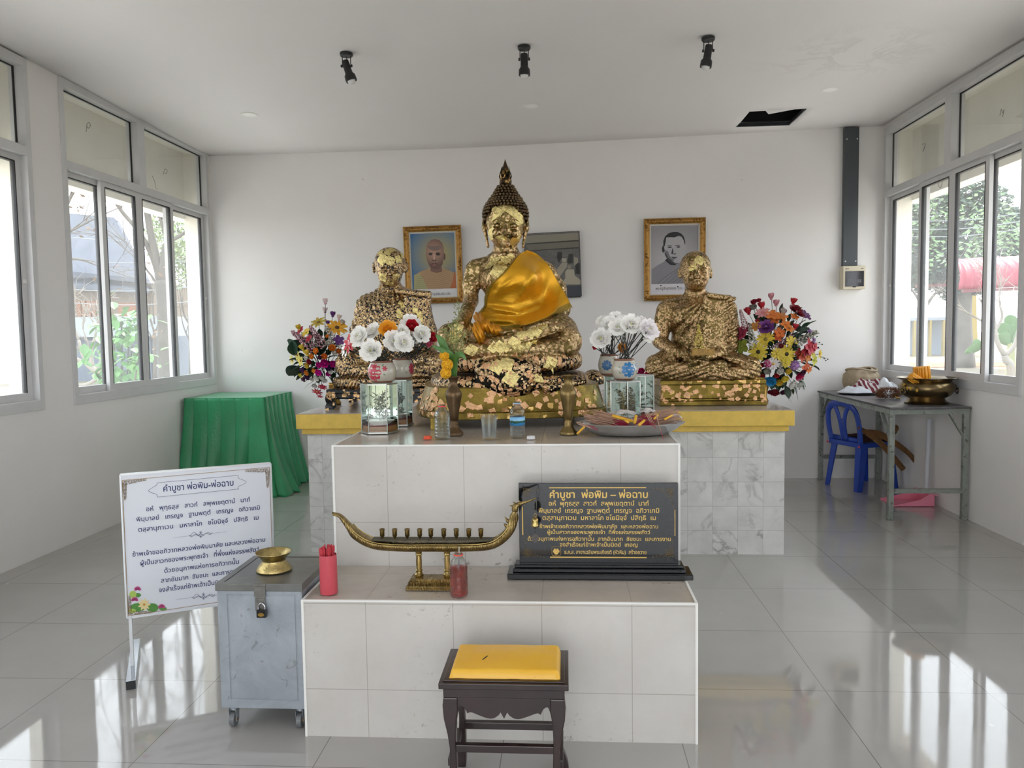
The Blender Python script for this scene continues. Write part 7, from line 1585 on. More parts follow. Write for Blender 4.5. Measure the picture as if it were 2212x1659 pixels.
MB().tube([CP(-.17, .165, .43), CP(0, .17, .43), CP(.17, .165, .43)], .024, 8, flat=.45, up=tuple(bd)).build('back_rail', MAT_BLUE, ch, smooth=True)
for k in (-1, 1): MB().ell(CP(k * .192, .20, .385), .010, 10, 6).build('pink_rivet', M('pink_rivet_plastic', '#d0506c', .4), ch, smooth=True)
m = MB(); m.grid(lambda s_, t_: CP((s_ - .5) * .30, (t_ - .5) * .26, .425 + .03 * (math.sin(PI * s_) * math.sin(PI * t_)) ** .4 + .006 * noise.noise(Vector((s_ * 6, t_ * 6, 2)))), 16, 16)
tag(m.build('seat_cushion', M('maroon_black_fabric', '#3a1518', .8, var=.4, vscale=20), smooth=True, solid=.012), 'thin dark maroon cushion lying on the blue plastic chair', 'cushion')
# dried palm frond bundle lying across the chair
MAT_DRY = M('dried_palm_leaf', '#6b4c2a', .75, var=.35, vscale=30, bump=.3, bscale=90)
fb = empty('dried_palm_bundle', at_y(1880, 935, 6.75), 'brown dried palm bundle lying across the blue chair with its tips hanging down', 'palm bundle')
def frond(pts, ws, nm):
    P_ = bz([at_y(*q) for q in pts], 6); n = len(P_); m = MB(); vs = []
    for i, q in enumerate(P_):
        f = i / (n - 1) * (len(ws) - 1); j = min(int(f), len(ws) - 2); w = ws[j] + (ws[j + 1] - ws[j]) * (f - j); d = (P_[min(i + 1, n - 1)] - P_[max(0, i - 1)]).normalized(); s0 = d.cross(Vector((0, -1, 0))).normalized()
        for k in range(9): u_ = k / 8 - .5; vs.append(q + s0 * w * 2 * u_ + Vector((0, -.012 * math.cos(u_ * PI) + (.004 if k % 2 else 0), 0)))
    m._add(vs, [(9 * i + k, 9 * i + k + 1, 9 * i + k + 10, 9 * i + k + 9) for i in range(n - 1) for k in range(8)]); m.build(nm, MAT_DRY, fb, solid=.004)
frond([(1853, 922, 6.68), (1875, 937, 6.66), (1905, 960, 6.64), (1952, 1014, 6.62)], [.012, .022, .024, .022], 'frond'); frond([(1862, 930, 6.66), (1900, 938, 6.64), (1945, 965, 6.62), (1972, 990, 6.62), (1985, 1022, 6.62)], [.012, .028, .022, .018, .003], 'frond'); frond([(1895, 945, 6.7), (1925, 940, 6.7), (1937, 925, 6.7), (1934, 918, 6.7)], [.02, .02, .016, .006], 'frond')
# pink dustpan with a white tube handle
MAT_PINK = M('pink_plastic', '#e78aa2', .4, var=.05, vscale=8)
dp = empty('dustpan', (2.74, 6.28, 0), 'pink dustpan with an upright white tube handle under the metal table', 'dustpan')
hA = at_z(2000, 1075, .05); hx_, hy_ = at_y(2003, 1058, 6.30).x, 6.30
m = MB(); a0 = Vector((hx_ - .02, 6.30, 0)); L_ = .30
pr = [(0, .002), (0, .085), (-.03, .10), (-.10, .055), (-L_, .010), (-L_, .002)]
for y_, th in ((6.14, .006), (6.40, .006)): m.prism([(a0.x + x, y_, z) for x, z in pr], (0, th, 0))
m.prism([(a0.x - L_, 6.14, .002), (a0.x, 6.14, .002), (a0.x, 6.406, .002), (a0.x - L_, 6.406, .002)], (0, 0, .005)); m.prism([(a0.x, 6.14, .002), (a0.x + .006, 6.14, .002), (a0.x + .006, 6.14, .09), (a0.x, 6.14, .09)], (0, .266, 0)); m.prism([(a0.x - .035, 6.14, .094), (a0.x + .03, 6.14, .084), (a0.x + .03, 6.14, .090), (a0.x - .035, 6.14, .100)], (0, .266, 0))
m.build('pan', MAT_PINK, dp, bevel=.002)
MB().cyl((a0.x + .004, 6.28, .09), (a0.x + .016, 6.28, at_y(2009, 905, 6.28).z), .0175, n=16).build('tube_handle', M('white_pvc_tube', '#c9ccd4', .4), dp, smooth=True, flat_angle=40)

# ------------------------------------------------------------------ things on the metal table
bcx, bcy = 2.655, 5.955; s = U(1, 6.0); bwl = empty('brass_offering_bowl', (bcx, bcy, TZ + .0008), 'large footed brass bowl with lion ring handles holding yellow candles', 'bowl')
MAT_BOWL = M('dark_bronze_bowl', '#7b6a4c', .26, 1.0, var=.3, vscale=10, bump=.08, bscale=40)
MB().lathe([(.0005, 3 * s), (28 * s, 0), (41 * s, 0), (42 * s, 3 * s), (37 * s, 6 * s), (34 * s, 12 * s), (45 * s, 18 * s), (52 * s, 27 * s), (54 * s, 35 * s), (50 * s, 43 * s), (46 * s, 48 * s), (50 * s, 51 * s), (57 * s, 53 * s), (58.5 * s, 54.5 * s), (56 * s, 55 * s), (44 * s, 48 * s), (48 * s, 40 * s), (48 * s, 30 * s), (.0005, 15 * s)], (bcx, bcy, TZ + .0008), 56).build('bowl_body', MAT_BOWL, bwl, smooth=True, flat_angle=50)
for a in (PI * 1.10, -.15):
    d = Vector((math.cos(a), math.sin(a), 0)); c_ = Vector((bcx, bcy, TZ + 34 * s)) + d * 54 * s; m = MB(); m.ell(c_, (5 * s, 5 * s, 6 * s), 10, 7); m.tube([c_ + d * 4 * s + Vector((0, 0, -6 * s)) + (Vector((-d.y, d.x, 0)) * math.cos(b) + Vector((0, 0, 1)) * math.sin(b)) * 7 * s for b in [2 * PI * k / 14 for k in range(15)]], 1.2 * s, 6); m.build('lion_ring_handle', MAT_BOWL, bwl, smooth=True)
m = MB(); R2 = random.Random(8)
for k in range(9): a = PI * 1.12 + R2.uniform(-.25, .45); zz = R2.uniform(28, 41) * s; c_ = Vector((bcx, bcy, TZ + zz)) + Vector((math.cos(a), math.sin(a), 0)) * 53.5 * s; m.ell(c_, (3 * s, 3 * s, 4 * s), 6, 4)
m.build('yellow_wax_drips', M('yellow_wax_drip', '#b9922c', .5), bwl, smooth=True)
cmat = M('yellow_candle_wax', '#e2a02c', .45, var=.08, vscale=40); k_ = 0
def pack(c0, d, n, r, L_, label):
    cb = empty('candle_bundle', c0, label, 'candles'); d = Vector(d).normalized(); u_ = d.orthogonal().normalized(); v_ = d.cross(u_)
    for k in range(n):
        a = k * 2.39996; q = r * 1.05 * math.sqrt(k + .3); c_ = Vector(c0) + u_ * q * math.cos(a) + v_ * q * math.sin(a); MB().tube([c_, c_ + d * (L_ * R2.uniform(.94, 1.0)), c_ + d * (L_ + .004)], [r, r, r * .4], 7).build('thin_candle', cmat, cb, smooth=True)
pc_ = at_y(1991, 822, 5.93); pack((pc_.x + .01, 5.93, TZ + 30 * s), (-.10, 0, 1), 80, .0058, .165, 'upright bundle of thin yellow candles standing in the brass bowl')
pc_ = at_y(1982, 826, 5.93); pack((pc_.x - .045, 5.90, TZ + 40 * s), (-.78, -.05, .42), 12, .0085, .13, 'slanting bundle of yellow candles leaning on the left bowl rim') if False else pack((bcx - .035, 5.86, TZ + 36 * s), (-.80, 0, .52), 30, .0056, .15, 'slanting bundle of yellow candles leaning on the left bowl rim')
def heap(name, c_, rx, ry, h_, col, label, cat, seed, rz=0, rough=.8, fr_=3.0, amp=.55, mat=None):
    m = MB()
    def f(s_, t_):
        a = 2 * PI * s_; q = t_; x, y = math.cos(a) * q, math.sin(a) * q; nz_ = noise.noise(Vector((x * fr_ + seed, y * fr_, seed * .7))); r_ = noise.noise(Vector((x * fr_ * 2.3, y * fr_ * 2.3 + seed, 3)))
        edge = 1 + .18 * noise.noise(Vector((math.cos(a) * 2 + seed, math.sin(a) * 2, 9)))
        z = h_ * max(0, (1 - q ** 2.2)) * (1 + amp * nz_) + h_ * .18 * abs(r_) * (1 - q ** 4); X_, Y_ = x * rx * edge, y * ry * edge
        return (c_[0] + X_ * math.cos(rz) - Y_ * math.sin(rz), c_[1] + X_ * math.sin(rz) + Y_ * math.cos(rz), c_[2] + max(0, z) + .001)
    m.grid(f, 48, 18); o = m.build(name, mat or M('fabric_' + col.strip('#'), col, rough, var=.08, vscale=12), smooth=True, solid=.004); return tag(o, label, cat)
tz0 = TZ + .003
mst, t = newmat('maroon_white_striped_cloth'); p_ = geopos(t); wv = t.n('TexWave'); wv.inputs['Scale'].default_value = 9; wv.inputs['Distortion'].default_value = 7; wv.inputs['Detail'].default_value = 1; t.l(p_, wv.inputs['Vector'])
t.bsdf(color=t.ramp(wv.outputs['Fac'], [(.40, srgb('#6e1f2c')), (.55, srgb('#7d2836')), (.62, srgb('#c9c4c6'))]), rough=.8)
tag(MB().lathe([(.0005, 0), (.15, 0), (.175, .012), (.172, .014), (.145, .004), (.0005, .004)], (2.50, 6.86, TZ + .0008), 36).build('black_tray', MAT_BLACK, smooth=True), 'flat black tray under the crumpled cloths on the metal table', 'tray')
heap('folded_cloth', (2.475, 6.86, tz0 + .012), .17, .12, .045, '#c3c6cd', 'crumpled pale cloth spilling over the black tray edge', 'cloth', 2.3)
heap('folded_cloth', (2.60, 6.92, tz0 + .012), .19, .15, .100, '#7a2232', 'crumpled maroon and white striped cloth on the black tray', 'cloth', 5.1, mat=mst)
heap('white_plastic_sheet', (2.715, 6.86, tz0), .125, .17, .105, '#dadde2', 'crumpled white sheet behind the maroon striped cloth', 'cloth', 8.7, fr_=2.2, rough=.4)
bag = empty('drawstring_pouch', (2.62, 7.14, TZ), 'beige gathered cloth pouch standing against the rear wall on the metal table', 'pouch')
m = MB()
def pouch(s_, t_):
    a = 2 * PI * s_; r_ = (.115 + .03 * math.sin(PI * t_)) * (1 + .06 * math.sin(11 * a) * t_ + .05 * noise.noise(Vector((math.cos(a) * 2, math.sin(a) * 2, t_ * 3)))); r_ *= (1 - .35 * max(0, t_ - .75) / .25)
    return (2.62 + r_ * 1.05 * math.cos(a), 7.14 + r_ * .85 * math.sin(a), TZ + .001 + .20 * t_ + .015 * math.sin(a * 2 + 1) * t_)
m.grid(pouch, 60, 16); m.build('pouch_cloth', M('beige_linen', '#9c8c74', .85, var=.12, vscale=30), bag, smooth=True, solid=.004)
m = MB(); m.tube([Vector((2.62 + .13 * math.cos(a), 7.14 + .10 * math.sin(a), TZ + .198 + .012 * math.sin(2 * a))) for a in [2 * PI * k / 24 for k in range(25)]], .009, 8); m.build('gathered_hem', _mats['beige_linen'], bag, smooth=True)
du = empty('feather_duster', at_z(1905, 850, TZ), 'brown fluffy duster with a brass clip lying in front of the cloths', 'duster'); c_ = Vector((2.545, 6.36, TZ + .045)); m = MB()
for k in range(1000):
    d = Vector((R2.gauss(0, 1) * 1.2, R2.gauss(0, 1), R2.gauss(0, .8))).normalized(); L_ = R2.uniform(.03, .065); a = c_ + Vector((d.x * .06, d.y * .045, d.z * .035)); b = a + Vector((d.x * L_ * .9, d.y * L_ * .7, d.z * L_ * .45)); b.z = max(b.z, TZ + .003); mdl = a.lerp(b, .5) + Vector((R2.uniform(-.008, .008), R2.uniform(-.008, .008), .004)); m.tube([a, mdl, b], [.0016, .0012, .0004], 3)
fz = m.build('fluff', M('brown_fur', '#7c553f', .85, var=.3, vscale=60), du); fz['kind'] = 'stuff'
MB().tube(bz([c_ + Vector((.02, -.07, -.02)), c_ + Vector((.035, -.085, -.03)), c_ + Vector((.055, -.075, -.035)), c_ + Vector((.05, -.06, -.03))], 5), .006, 8).build('brass_clip', MAT_BRASS, du, smooth=True)

# ------------------------------------------------------------------ consumer unit and duct on the rear wall
MAT_DUCT = M('dark_grey_duct', '#43494d', .4, var=.04, vscale=4)
du = empty('cable_duct', (2.566, YB, 2.5), 'dark grey cable duct running from the ceiling down to the breaker box', 'cable duct')
MB().box(2.503, 2.629, YB - .05, YB - .001, 1.94, ZC + .025).build('duct_cover', MAT_DUCT, du, bevel=.002)
for x_, z_ in ((2.522, 3.06), (2.612, 3.06), (2.522, 1.98), (2.612, 1.98)): MB().cyl((x_, YB - .053, z_), (x_, YB - .05, z_), .006, n=12).build('screw', MAT_WHITE, du)
cu_ = empty('breaker_box', (2.585, YB, 1.83), 'cream breaker box with a smoked window at the lower end of the duct', 'breaker box')
CRM = M('cream_plastic', '#cfc5ae', .4); ux0, ux1, uz0, uz1, uy = 2.487, 2.686, 1.727, 1.936, YB - .095
MB().box(ux0, ux1, uy + .012, YB - .001, uz0, uz1).build('housing', CRM, cu_, bevel=.004); MB().box(ux0 + .002, ux1 - .002, uy, uy + .012, uz0 + .002, uz1 - .002).build('front_cover', CRM, cu_, bevel=.003)
wn_ = MB().box(ux0 + .020, ux1 - .016, uy - .003, uy, uz0 + .024, uz1 - .048).build('window', M('smoked_window', '#2b2b30', .12), cu_, bevel=.001)
for k in range(6): MB().box(ux0 + .042 + k * .020, ux0 + .058 + k * .020, uy - .0045, uy - .003, uz0 + .058, uz0 + .088).build('breaker', M('grey_breaker', '#5a5c60', .3), wn_)
MB().box((ux0 + ux1) / 2 - .014, (ux0 + ux1) / 2 + .014, uy - .007, uy - .003, uz0 + .016, uz0 + .026).build('window_latch', MAT_BLACK, wn_, bevel=.002)
m = MB(); m.box(ux0 + .022, ux0 + .030, uy - .0008, uy, uz1 - .034, uz1 - .020); m.box(ux0 + .032, ux0 + .052, uy - .0008, uy, uz1 - .030, uz1 - .024); m.box(ux1 - .044, ux1 - .020, uy - .0008, uy, uz1 - .030, uz1 - .023); m.build('maker_marks', M('grey_print', '#6d6a60', .5), cu_)

# ------------------------------------------------------------------ ceiling spots and downlights
MAT_BULB = M('frosted_bulb', '#dcdcdc', .3)
for (x_, y_, tx, ty, lb) in ((-1.345, 4.93, .30, .0, 'leftmost black ceiling spotlight, tilted to the right'), (-.234, 4.935, .0, .0, 'middle black ceiling spotlight pointing straight down'), (.878, 4.912, -.16, .0, 'rightmost black ceiling spotlight, leaning slightly left')):
    r = empty('ceiling_spotlight', (x_, y_, ZC), lb, 'spotlight', 'black ceiling spotlights')
    MB().lathe([(.0005, -.020), (.036, -.020), (.040, -.014), (.040, -.001), (.0005, -.001)], (x_, y_, ZC), 28).build('ceiling_plate', MAT_BLACK, r, smooth=True, flat_angle=30)
    m = MB()
    for k in (-1, 1): m.cyl((x_ + k * .026, y_, ZC - .018), (x_ + k * .026, y_, ZC - .085), .0028, n=8); m.cyl((x_ + k * .026, y_, ZC - .078), (x_ + k * .036, y_, ZC - .078), .009, n=12)
    m.cyl((x_, y_, ZC - .018), (x_ + .003, y_, ZC - .05), .002, n=6); m.build('yoke', MAT_BLACK, r)
    piv = Vector((x_, y_, ZC - .078)); R_ = Matrix.Rotation(-tx, 4, 'Y'); T_ = Matrix.Translation(piv) @ R_
    m = MB(); m.T = T_; m.lathe([(.0005, .035), (.020, .033), (.022, .028), (.023, -.030), (.024, -.048), (.034, -.062), (.0355, -.090), (.0345, -.098), (.030, -.098), (.028, -.07), (.0005, -.06)], (0, 0, 0), 28); m.build('lamp_barrel', MAT_BLACK, r, smooth=True, flat_angle=45)
    m = MB(); m.T = T_; m.lathe([(.0005, -.118), (.014, -.115), (.023, -.106), (.026, -.095), (.020, -.08), (.0005, -.075)], (0, 0, 0), 24); m.build('bulb', MAT_BULB, r, smooth=True)
for (x_, y_, lb) in ((-2.453, 6.106, 'round recessed downlight nearest the left window wall'), (-.241, 6.162, 'round recessed downlight in the middle of the ceiling'), (1.987, 6.111, 'round recessed downlight near the dark ceiling opening')):
    zq = zc(x_, y_); r = empty('recessed_downlight', (x_, y_, zq), lb, 'downlight', 'recessed downlights')
    MB().lathe([(.050, -.002), (.066, -.003), (.068, -.001), (.068, 0), (.050, 0)], (x_, y_, zq), 40, close=True).build('trim_ring', M('white_downlight_trim', '#e9e8e5', .35), r, smooth=False)
    MB().lathe([(.0005, -.001), (.0505, -.001), (.0505, -.0004), (.0005, -.0004)], (x_, y_, zq - .0005), 40).build('diffuser', M('matt_diffuser', '#fbfaf8', .5), r)

# ------------------------------------------------------------------ framed pictures on the rear wall
class Pic:
    """a picture plane leaning a little off the wall; artwork is flat print laid on it"""
    def __init__(s, x0, x1, z0, z1, lean, roll=0.0, rot=0.0):
        s.c = Vector(((x0 + x1) / 2, YB - .030 - lean * (z1 - z0) / 2, (z0 + z1) / 2)); s.w, s.h = x1 - x0, z1 - z0
        s.ux = Vector((math.cos(roll), 0, math.sin(roll))); s.uz = (Vector((-math.sin(roll), -lean, math.cos(roll)))).normalized(); s.n = s.ux.cross(s.uz).normalized(); s.n = s.n if s.n.y < 0 else -s.n
    def P(s, u_, v_, d=0): return s.c + s.ux * (u_ * s.w / 2) + s.uz * (v_ * s.h / 2) + s.n * d
    def poly(s, name, pts, col, d, parent, mat=None):
        m = MB(); m.poly([s.P(u_, v_, d) for u_, v_ in pts]); return m.build(name, mat or M('print_ink_' + col.strip('#'), col, .5), parent)
    def ring(s, name, a, b, prof, mat, parent):
        """picture frame moulding between outer half size a and inner b (in metres inset), prof (inset, height)"""
        m = MB(); n = len(prof); vs = []
        for ins, hh in prof:
            for (su, sv) in ((-1, -1), (1, -1), (1, 1), (-1, 1)): vs.append(s.c + s.ux * su * (s.w / 2 - ins) + s.uz * sv * (s.h / 2 - ins) + s.n * hh)
        m._add(vs, [(4 * i + k, 4 * i + (k + 1) % 4, 4 * (i + 1) + (k + 1) % 4, 4 * (i + 1) + k) for i in range(n - 1) for k in range(4)]); return m.build(name, mat, parent)
def el(cx_, cy_, rx, ry, n=28, a0=0, a1=2 * PI, pw=1): return [(cx_ + rx * math.cos(a), cy_ + ry * math.sin(a)) for a in [a0 + (a1 - a0) * k / n for k in range(n + (0 if a1 - a0 >= 6.28 else 1))]]
MAT_GF, t = newmat('ornate_gilt_frame'); p_ = geopos(t)
t.bsdf(color=t.mix(t.ramp(t.noise(p_, 45, 4, .6), [(.36, 0.0), (.46, 1.0)]), srgb('#7d5826'), srgb('#ab8040')), metal=.6, rough=.42, normal=t.bump(t.noise(p_, 60, 3, .6), .35, .004))
MAT_LIN = M('cream_inner_moulding', '#c9c0ae', .5)
def ornate(pic, root, fw):
    pic.ring('gilt_frame', 0, 0, [(0, -.004), (0, .016), (.006, .024), (.014, .020), (.022, .028), (.034, .030), (.044, .020), (fw - .012, .016), (fw - .010, .012)], MAT_GF, root)
    pic.ring('inner_moulding', 0, 0, [(fw - .012, .012), (fw - .008, .015), (fw - .001, .013), (fw, .004)], MAT_LIN, root)
    R3 = random.Random(2)
    for (cu, cv, along) in [(-1, -1, 0), (1, -1, 0), (1, 1, 0), (-1, 1, 0), (0, 1, 1), (0, -1, 1), (-1, 0, 2), (1, 0, 2)]:
        m = MB()
        for k in range(16):
            du, dv = R3.uniform(-.07, .07), R3.uniform(-.07, .07)
            if along == 0: L_ = R3.random(); du, dv = (-cu * .09 * L_, R3.uniform(-.012, .012)) if k % 2 else (R3.uniform(-.012, .012), -cv * .09 * L_)
            if along == 1: dv = R3.uniform(-.014, .014)
            if along == 2: du = R3.uniform(-.014, .014)
            q = pic.c + pic.ux * (cu * (pic.w / 2 - .024) + du) + pic.uz * (cv * (pic.h / 2 - .024) + dv) + pic.n * .026; m.ell(q, (R3.uniform(.005, .010), .006, R3.uniform(.005, .010)), 7, 5)
        m.build('carved_ornament', M('darker_gilt_carving', '#7d5524', .45, .5), root, smooth=True)
def radial(name, pic, c_in, c_out, cu, cv, r_):
    m_, t = newmat(name); p_ = geopos(t); q = pic.P(cu, cv); d = t.n('VectorMath'); d.operation = 'DISTANCE'; t.l(p_, d.inputs[0]); d.inputs[1].default_value = q
    t.bsdf(color=t.ramp(t.math('DIVIDE', d.outputs['Value'], r_), [(.15, srgb(c_in)), (1.0, srgb(c_out))]), rough=.45); return m_
# colour portrait, left
pa = Pic(-1.49, -.948, 1.668, 2.384, .05, .012); ra = empty('framed_portrait', pa.c, 'gilt framed colour portrait of a shaven monk on a blue background', 'picture'); fw = .062; ornate(pa, ra, fw)
iu, iv = 1 - 2 * fw / pa.w, 1 - 2 * fw / pa.h
def A(x, y):  # crop pixels (860,480 at x8.733) onto the picture plane
    r = ray(860 + x / 8.733, 480 + y / 8.733); o = Vector((0, 0, CAM_H)); t_ = (pa.c + pa.n * .004 - o).dot(pa.n) / r.dot(pa.n); q = o + r * t_ - pa.c; return (q.dot(pa.ux) / (pa.w / 2), q.dot(pa.uz) / (pa.h / 2))
def AP(pts): return [A(*q) for q in pts]
vb = A(700, 1258)[1]
pa.poly('backing_print', [(-iu, -iv), (iu, -iv), (iu, iv), (-iu, iv)], '#d9d9dc', .0030, ra)
pa.poly('blue_background', [(-iu * .985, vb), (iu * .985, vb), (iu * .985, iv * .985), (-iu * .985, iv * .985)], '', .0034, ra, radial('blue_gold_backdrop', pa, '#a89a5c', '#2f6a9c', .15, .25, .30))
cl = lambda P_, lo_=-iu * .985, hi_=iu * .985: [(min(hi_, max(lo_, u_)), max(vb, v_)) for u_, v_ in P_]
pa.poly('painted_robe', cl(AP([(300, 1000), (420, 930), (540, 890), (600, 860), (700, 930), (830, 855), (920, 890), (1030, 940), (1110, 960), (1120, 1270), (300, 1270)])), '#b0906c', .0038, ra); pa.poly('painted_robe_light', cl(AP([(300, 1010), (400, 960), (470, 1060), (560, 1260), (300, 1270)])), '#a9a578', .0040, ra); pa.poly('painted_robe_orange', cl(AP([(1060, 930), (1120, 950), (1120, 1270), (980, 1270), (1030, 1100)])), '#b5683c', .0040, ra)
m = MB()
for k in range(10):
    y_ = 905 + k * 36; pts = AP([(420 - k * 12 if k > 2 else 500, y_ - 10 + k * 4), (560, y_ + 30), (700, y_ + 40), (840, y_ + 10), (960 + k * 6, y_ - 60 + k * 6)]); pts = cl(pts); m.tube([pa.P(u_, v_, .0042) for u_, v_ in pts], .0016, 4, flat=.3)
m.build('painted_folds', M('print_ink_brown', '#6b4a38', .5), ra)
pa.poly('painted_neck', AP([(610, 850), (830, 850), (830, 930), (720, 960), (610, 920)]), '#7c5c50', .0042, ra); pa.poly('painted_ear', AP(el(876, 650, 18, 65)), '#5c443c', .0043, ra)
pa.poly('painted_head', AP([(690, 318), (620, 335), (560, 390), (528, 480), (522, 600), (535, 690), (560, 770), (600, 840), (660, 885), (720, 895), (790, 870), (835, 800), (858, 700), (866, 600), (860, 480), (830, 390), (770, 335)]), '', .0046, ra, radial('painted_skin', pa, '#b08c78', '#6a4c44', *A(670, 560), .13)); 
pa.poly('painted_crown', AP(el(692, 430, 140, 108, 20, .15, PI - .15)), '#7c6660', .0048, ra)
for q in ([(570, 600), (600, 585), (645, 590), (640, 622), (600, 628)], [(715, 590), (760, 583), (798, 605), (770, 630), (722, 625)]): pa.poly('painted_eye', AP(q), '#2c2422', .0050, ra)
for q in ([(560, 600), (600, 570), (655, 575), (655, 590), (600, 585)], [(705, 575), (760, 565), (805, 590), (800, 600), (760, 582), (708, 592)]): pa.poly('painted_brow', AP(q), '#4a3834', .0052, ra)
pa.poly('painted_nose_light', AP([(668, 610), (690, 610), (695, 705), (665, 705)]), '#d0a894', .0050, ra); pa.poly('painted_nose_base', AP([(635, 715), (650, 705), (680, 725), (712, 705), (728, 718), (700, 732), (660, 732)]), '#4a322c', .0052, ra); pa.poly('painted_mouth', AP([(615, 790), (650, 775), (682, 782), (715, 772), (748, 785), (715, 800), (650, 803)]), '#5a302c', .0050, ra); pa.poly('painted_lip', AP([(640, 803), (682, 797), (722, 800), (700, 815), (655, 815)]), '#a5766a', .0052, ra)
tm_ = MB(); q0 = A(560, 1385); q1 = A(990, 1372); text_mesh('อาจารย์พิมพ์มาลัย', tm_, pa.P((q0[0] + q1[0]) / 2, (q0[1] + q1[1]) / 2, .0042), pa.ux, pa.uz, (q1[0] - q0[0]) * pa.w / 2, .036, 0, 0); tm_.build('caption_text', M('caption_ink', '#33302e', .5), ra)
# black and white portrait, right
pb = Pic(.726, 1.282, 1.655, 2.402, .02, .0); rb_ = empty('framed_portrait', pb.c, 'gilt framed black and white portrait of a young monk with cropped hair', 'picture'); ornate(pb, rb_, fw)
iu, iv = 1 - 2 * fw / pb.w, 1 - 2 * fw / pb.h
def B(x, y):
    r = ray(1380 + x / 8.294, 460 + y / 8.294); o = Vector((0, 0, CAM_H)); t_ = (pb.c + pb.n * .004 - o).dot(pb.n) / r.dot(pb.n); q = o + r * t_ - pb.c; return (q.dot(pb.ux) / (pb.w / 2), q.dot(pb.uz) / (pb.h / 2))
def BP(pts): return [B(*q) for q in pts]
vb = B(600, 1270)[1]; lim = iu * .985
pb.poly('backing_print', [(-iu, -iv), (iu, -iv), (iu, iv), (-iu, iv)], '#d6d3da', .0030, rb_); pb.poly('grey_background', [(-lim, vb), (lim, vb), (lim, iv * .985), (-lim, iv * .985)], '', .0034, rb_, radial('grey_backdrop', pb, '#b3b0b4', '#8a888c', -.2, -.2, .40))
cb_ = lambda P_: [(min(lim, max(-lim, u_)), max(vb, v_)) for u_, v_ in P_]
pb.poly('printed_robe', cb_(BP([(230, 1010), (330, 940), (440, 880), (470, 850), (600, 930), (700, 900), (760, 870), (900, 900), (1060, 1000), (1060, 1300), (230, 1300)])), '#85838a', .0038, rb_); pb.poly('printed_neck_shade', BP([(470, 850), (500, 820), (640, 880), (700, 900), (640, 940), (560, 930)]), '#1d1c20', .0040, rb_)
m = MB()
for k in range(7): m.tube([pb.P(u_, v_, .0042) for u_, v_ in cb_(BP([(330 + k * 85, 1268), (450 + k * 85, 1170), (600 + k * 65, 1060), (720 + k * 40, 980)]))], .0022, 4, flat=.3)
m.build('printed_folds', M('print_ink_grey', '#4a484e', .5), rb_)
pb.poly('printed_ear', BP(el(436, 650, 22, 62)), '#1e1d20', .0040, rb_); pb.poly('printed_ear', BP(el(838, 618, 20, 50)), '#a5a3a6', .0040, rb_)
pb.poly('printed_face', BP([(470, 440), (640, 420), (820, 440), (828, 560), (815, 660), (790, 760), (740, 850), (670, 905), (600, 900), (520, 840), (470, 740), (448, 600)]), '#a9a7aa', .0043, rb_); pb.poly('printed_face_shade', BP([(448, 600), (470, 700), (520, 800), (600, 860), (660, 900), (600, 900), (520, 850), (465, 750)]), '#3a383c', .0046, rb_); pb.poly('printed_cheek_shade', BP([(470, 660), (520, 690), (560, 780), (640, 860), (560, 850), (500, 790)]), '#6c6a6e', .0045, rb_)
pb.poly('printed_hair', BP([(438, 600), (440, 500), (470, 420), (530, 365), (610, 340), (690, 340), (760, 370), (810, 430), (832, 520), (828, 580), (805, 500), (770, 430), (720, 405), (640, 438), (560, 435), (490, 440), (480, 520), (460, 600)]), '#15151a', .0048, rb_)
for q in ([(510, 615), (545, 600), (590, 605), (585, 622), (540, 628)], [(675, 605), (715, 597), (750, 608), (720, 622), (680, 620)]): pb.poly('printed_eye', BP(q), '#1c1b1f', .0050, rb_)
for q in ([(505, 600), (520, 580), (590, 578), (590, 588), (530, 592)], [(650, 580), (725, 570), (740, 582), (655, 592)]): pb.poly('printed_brow', BP(q), '#3a383c', .0050, rb_)
pb.poly('printed_nose_shade', BP([(605, 620), (618, 690), (612, 735), (580, 735), (588, 690)]), '#2c2b2f', .0050, rb_); pb.poly('printed_nose_base', BP([(600, 738), (640, 745), (672, 735), (660, 722), (630, 730)]), '#454348', .0052, rb_); pb.poly('printed_mouth', BP([(575, 780), (620, 788), (700, 792), (660, 810), (610, 815)]), '#28272b', .0050, rb_); pb.poly('printed_chin_shade', BP([(600, 815), (660, 820), (650, 832), (600, 835)]), '#5c5a5e', .0050, rb_)
tm_ = MB(); q0 = B(300, 1378); q1 = B(960, 1366); text_mesh('พระครูศีลสุทธิคุณ  ฉาบ  ฐานวโร', tm_, pb.P((q0[0] + q1[0]) / 2, (q0[1] + q1[1]) / 2, .0042), pb.ux, pb.uz, (q1[0] - q0[0]) * pb.w / 2, .036, 0, 0); tm_.build('caption_text', _mats['caption_ink'], rb_)
for q in ((395, 1303), (697, 1320)): pb.poly('ink_spot', BP(el(q[0], q[1], 13, 14, 7)), '#232226', .0050, rb_)
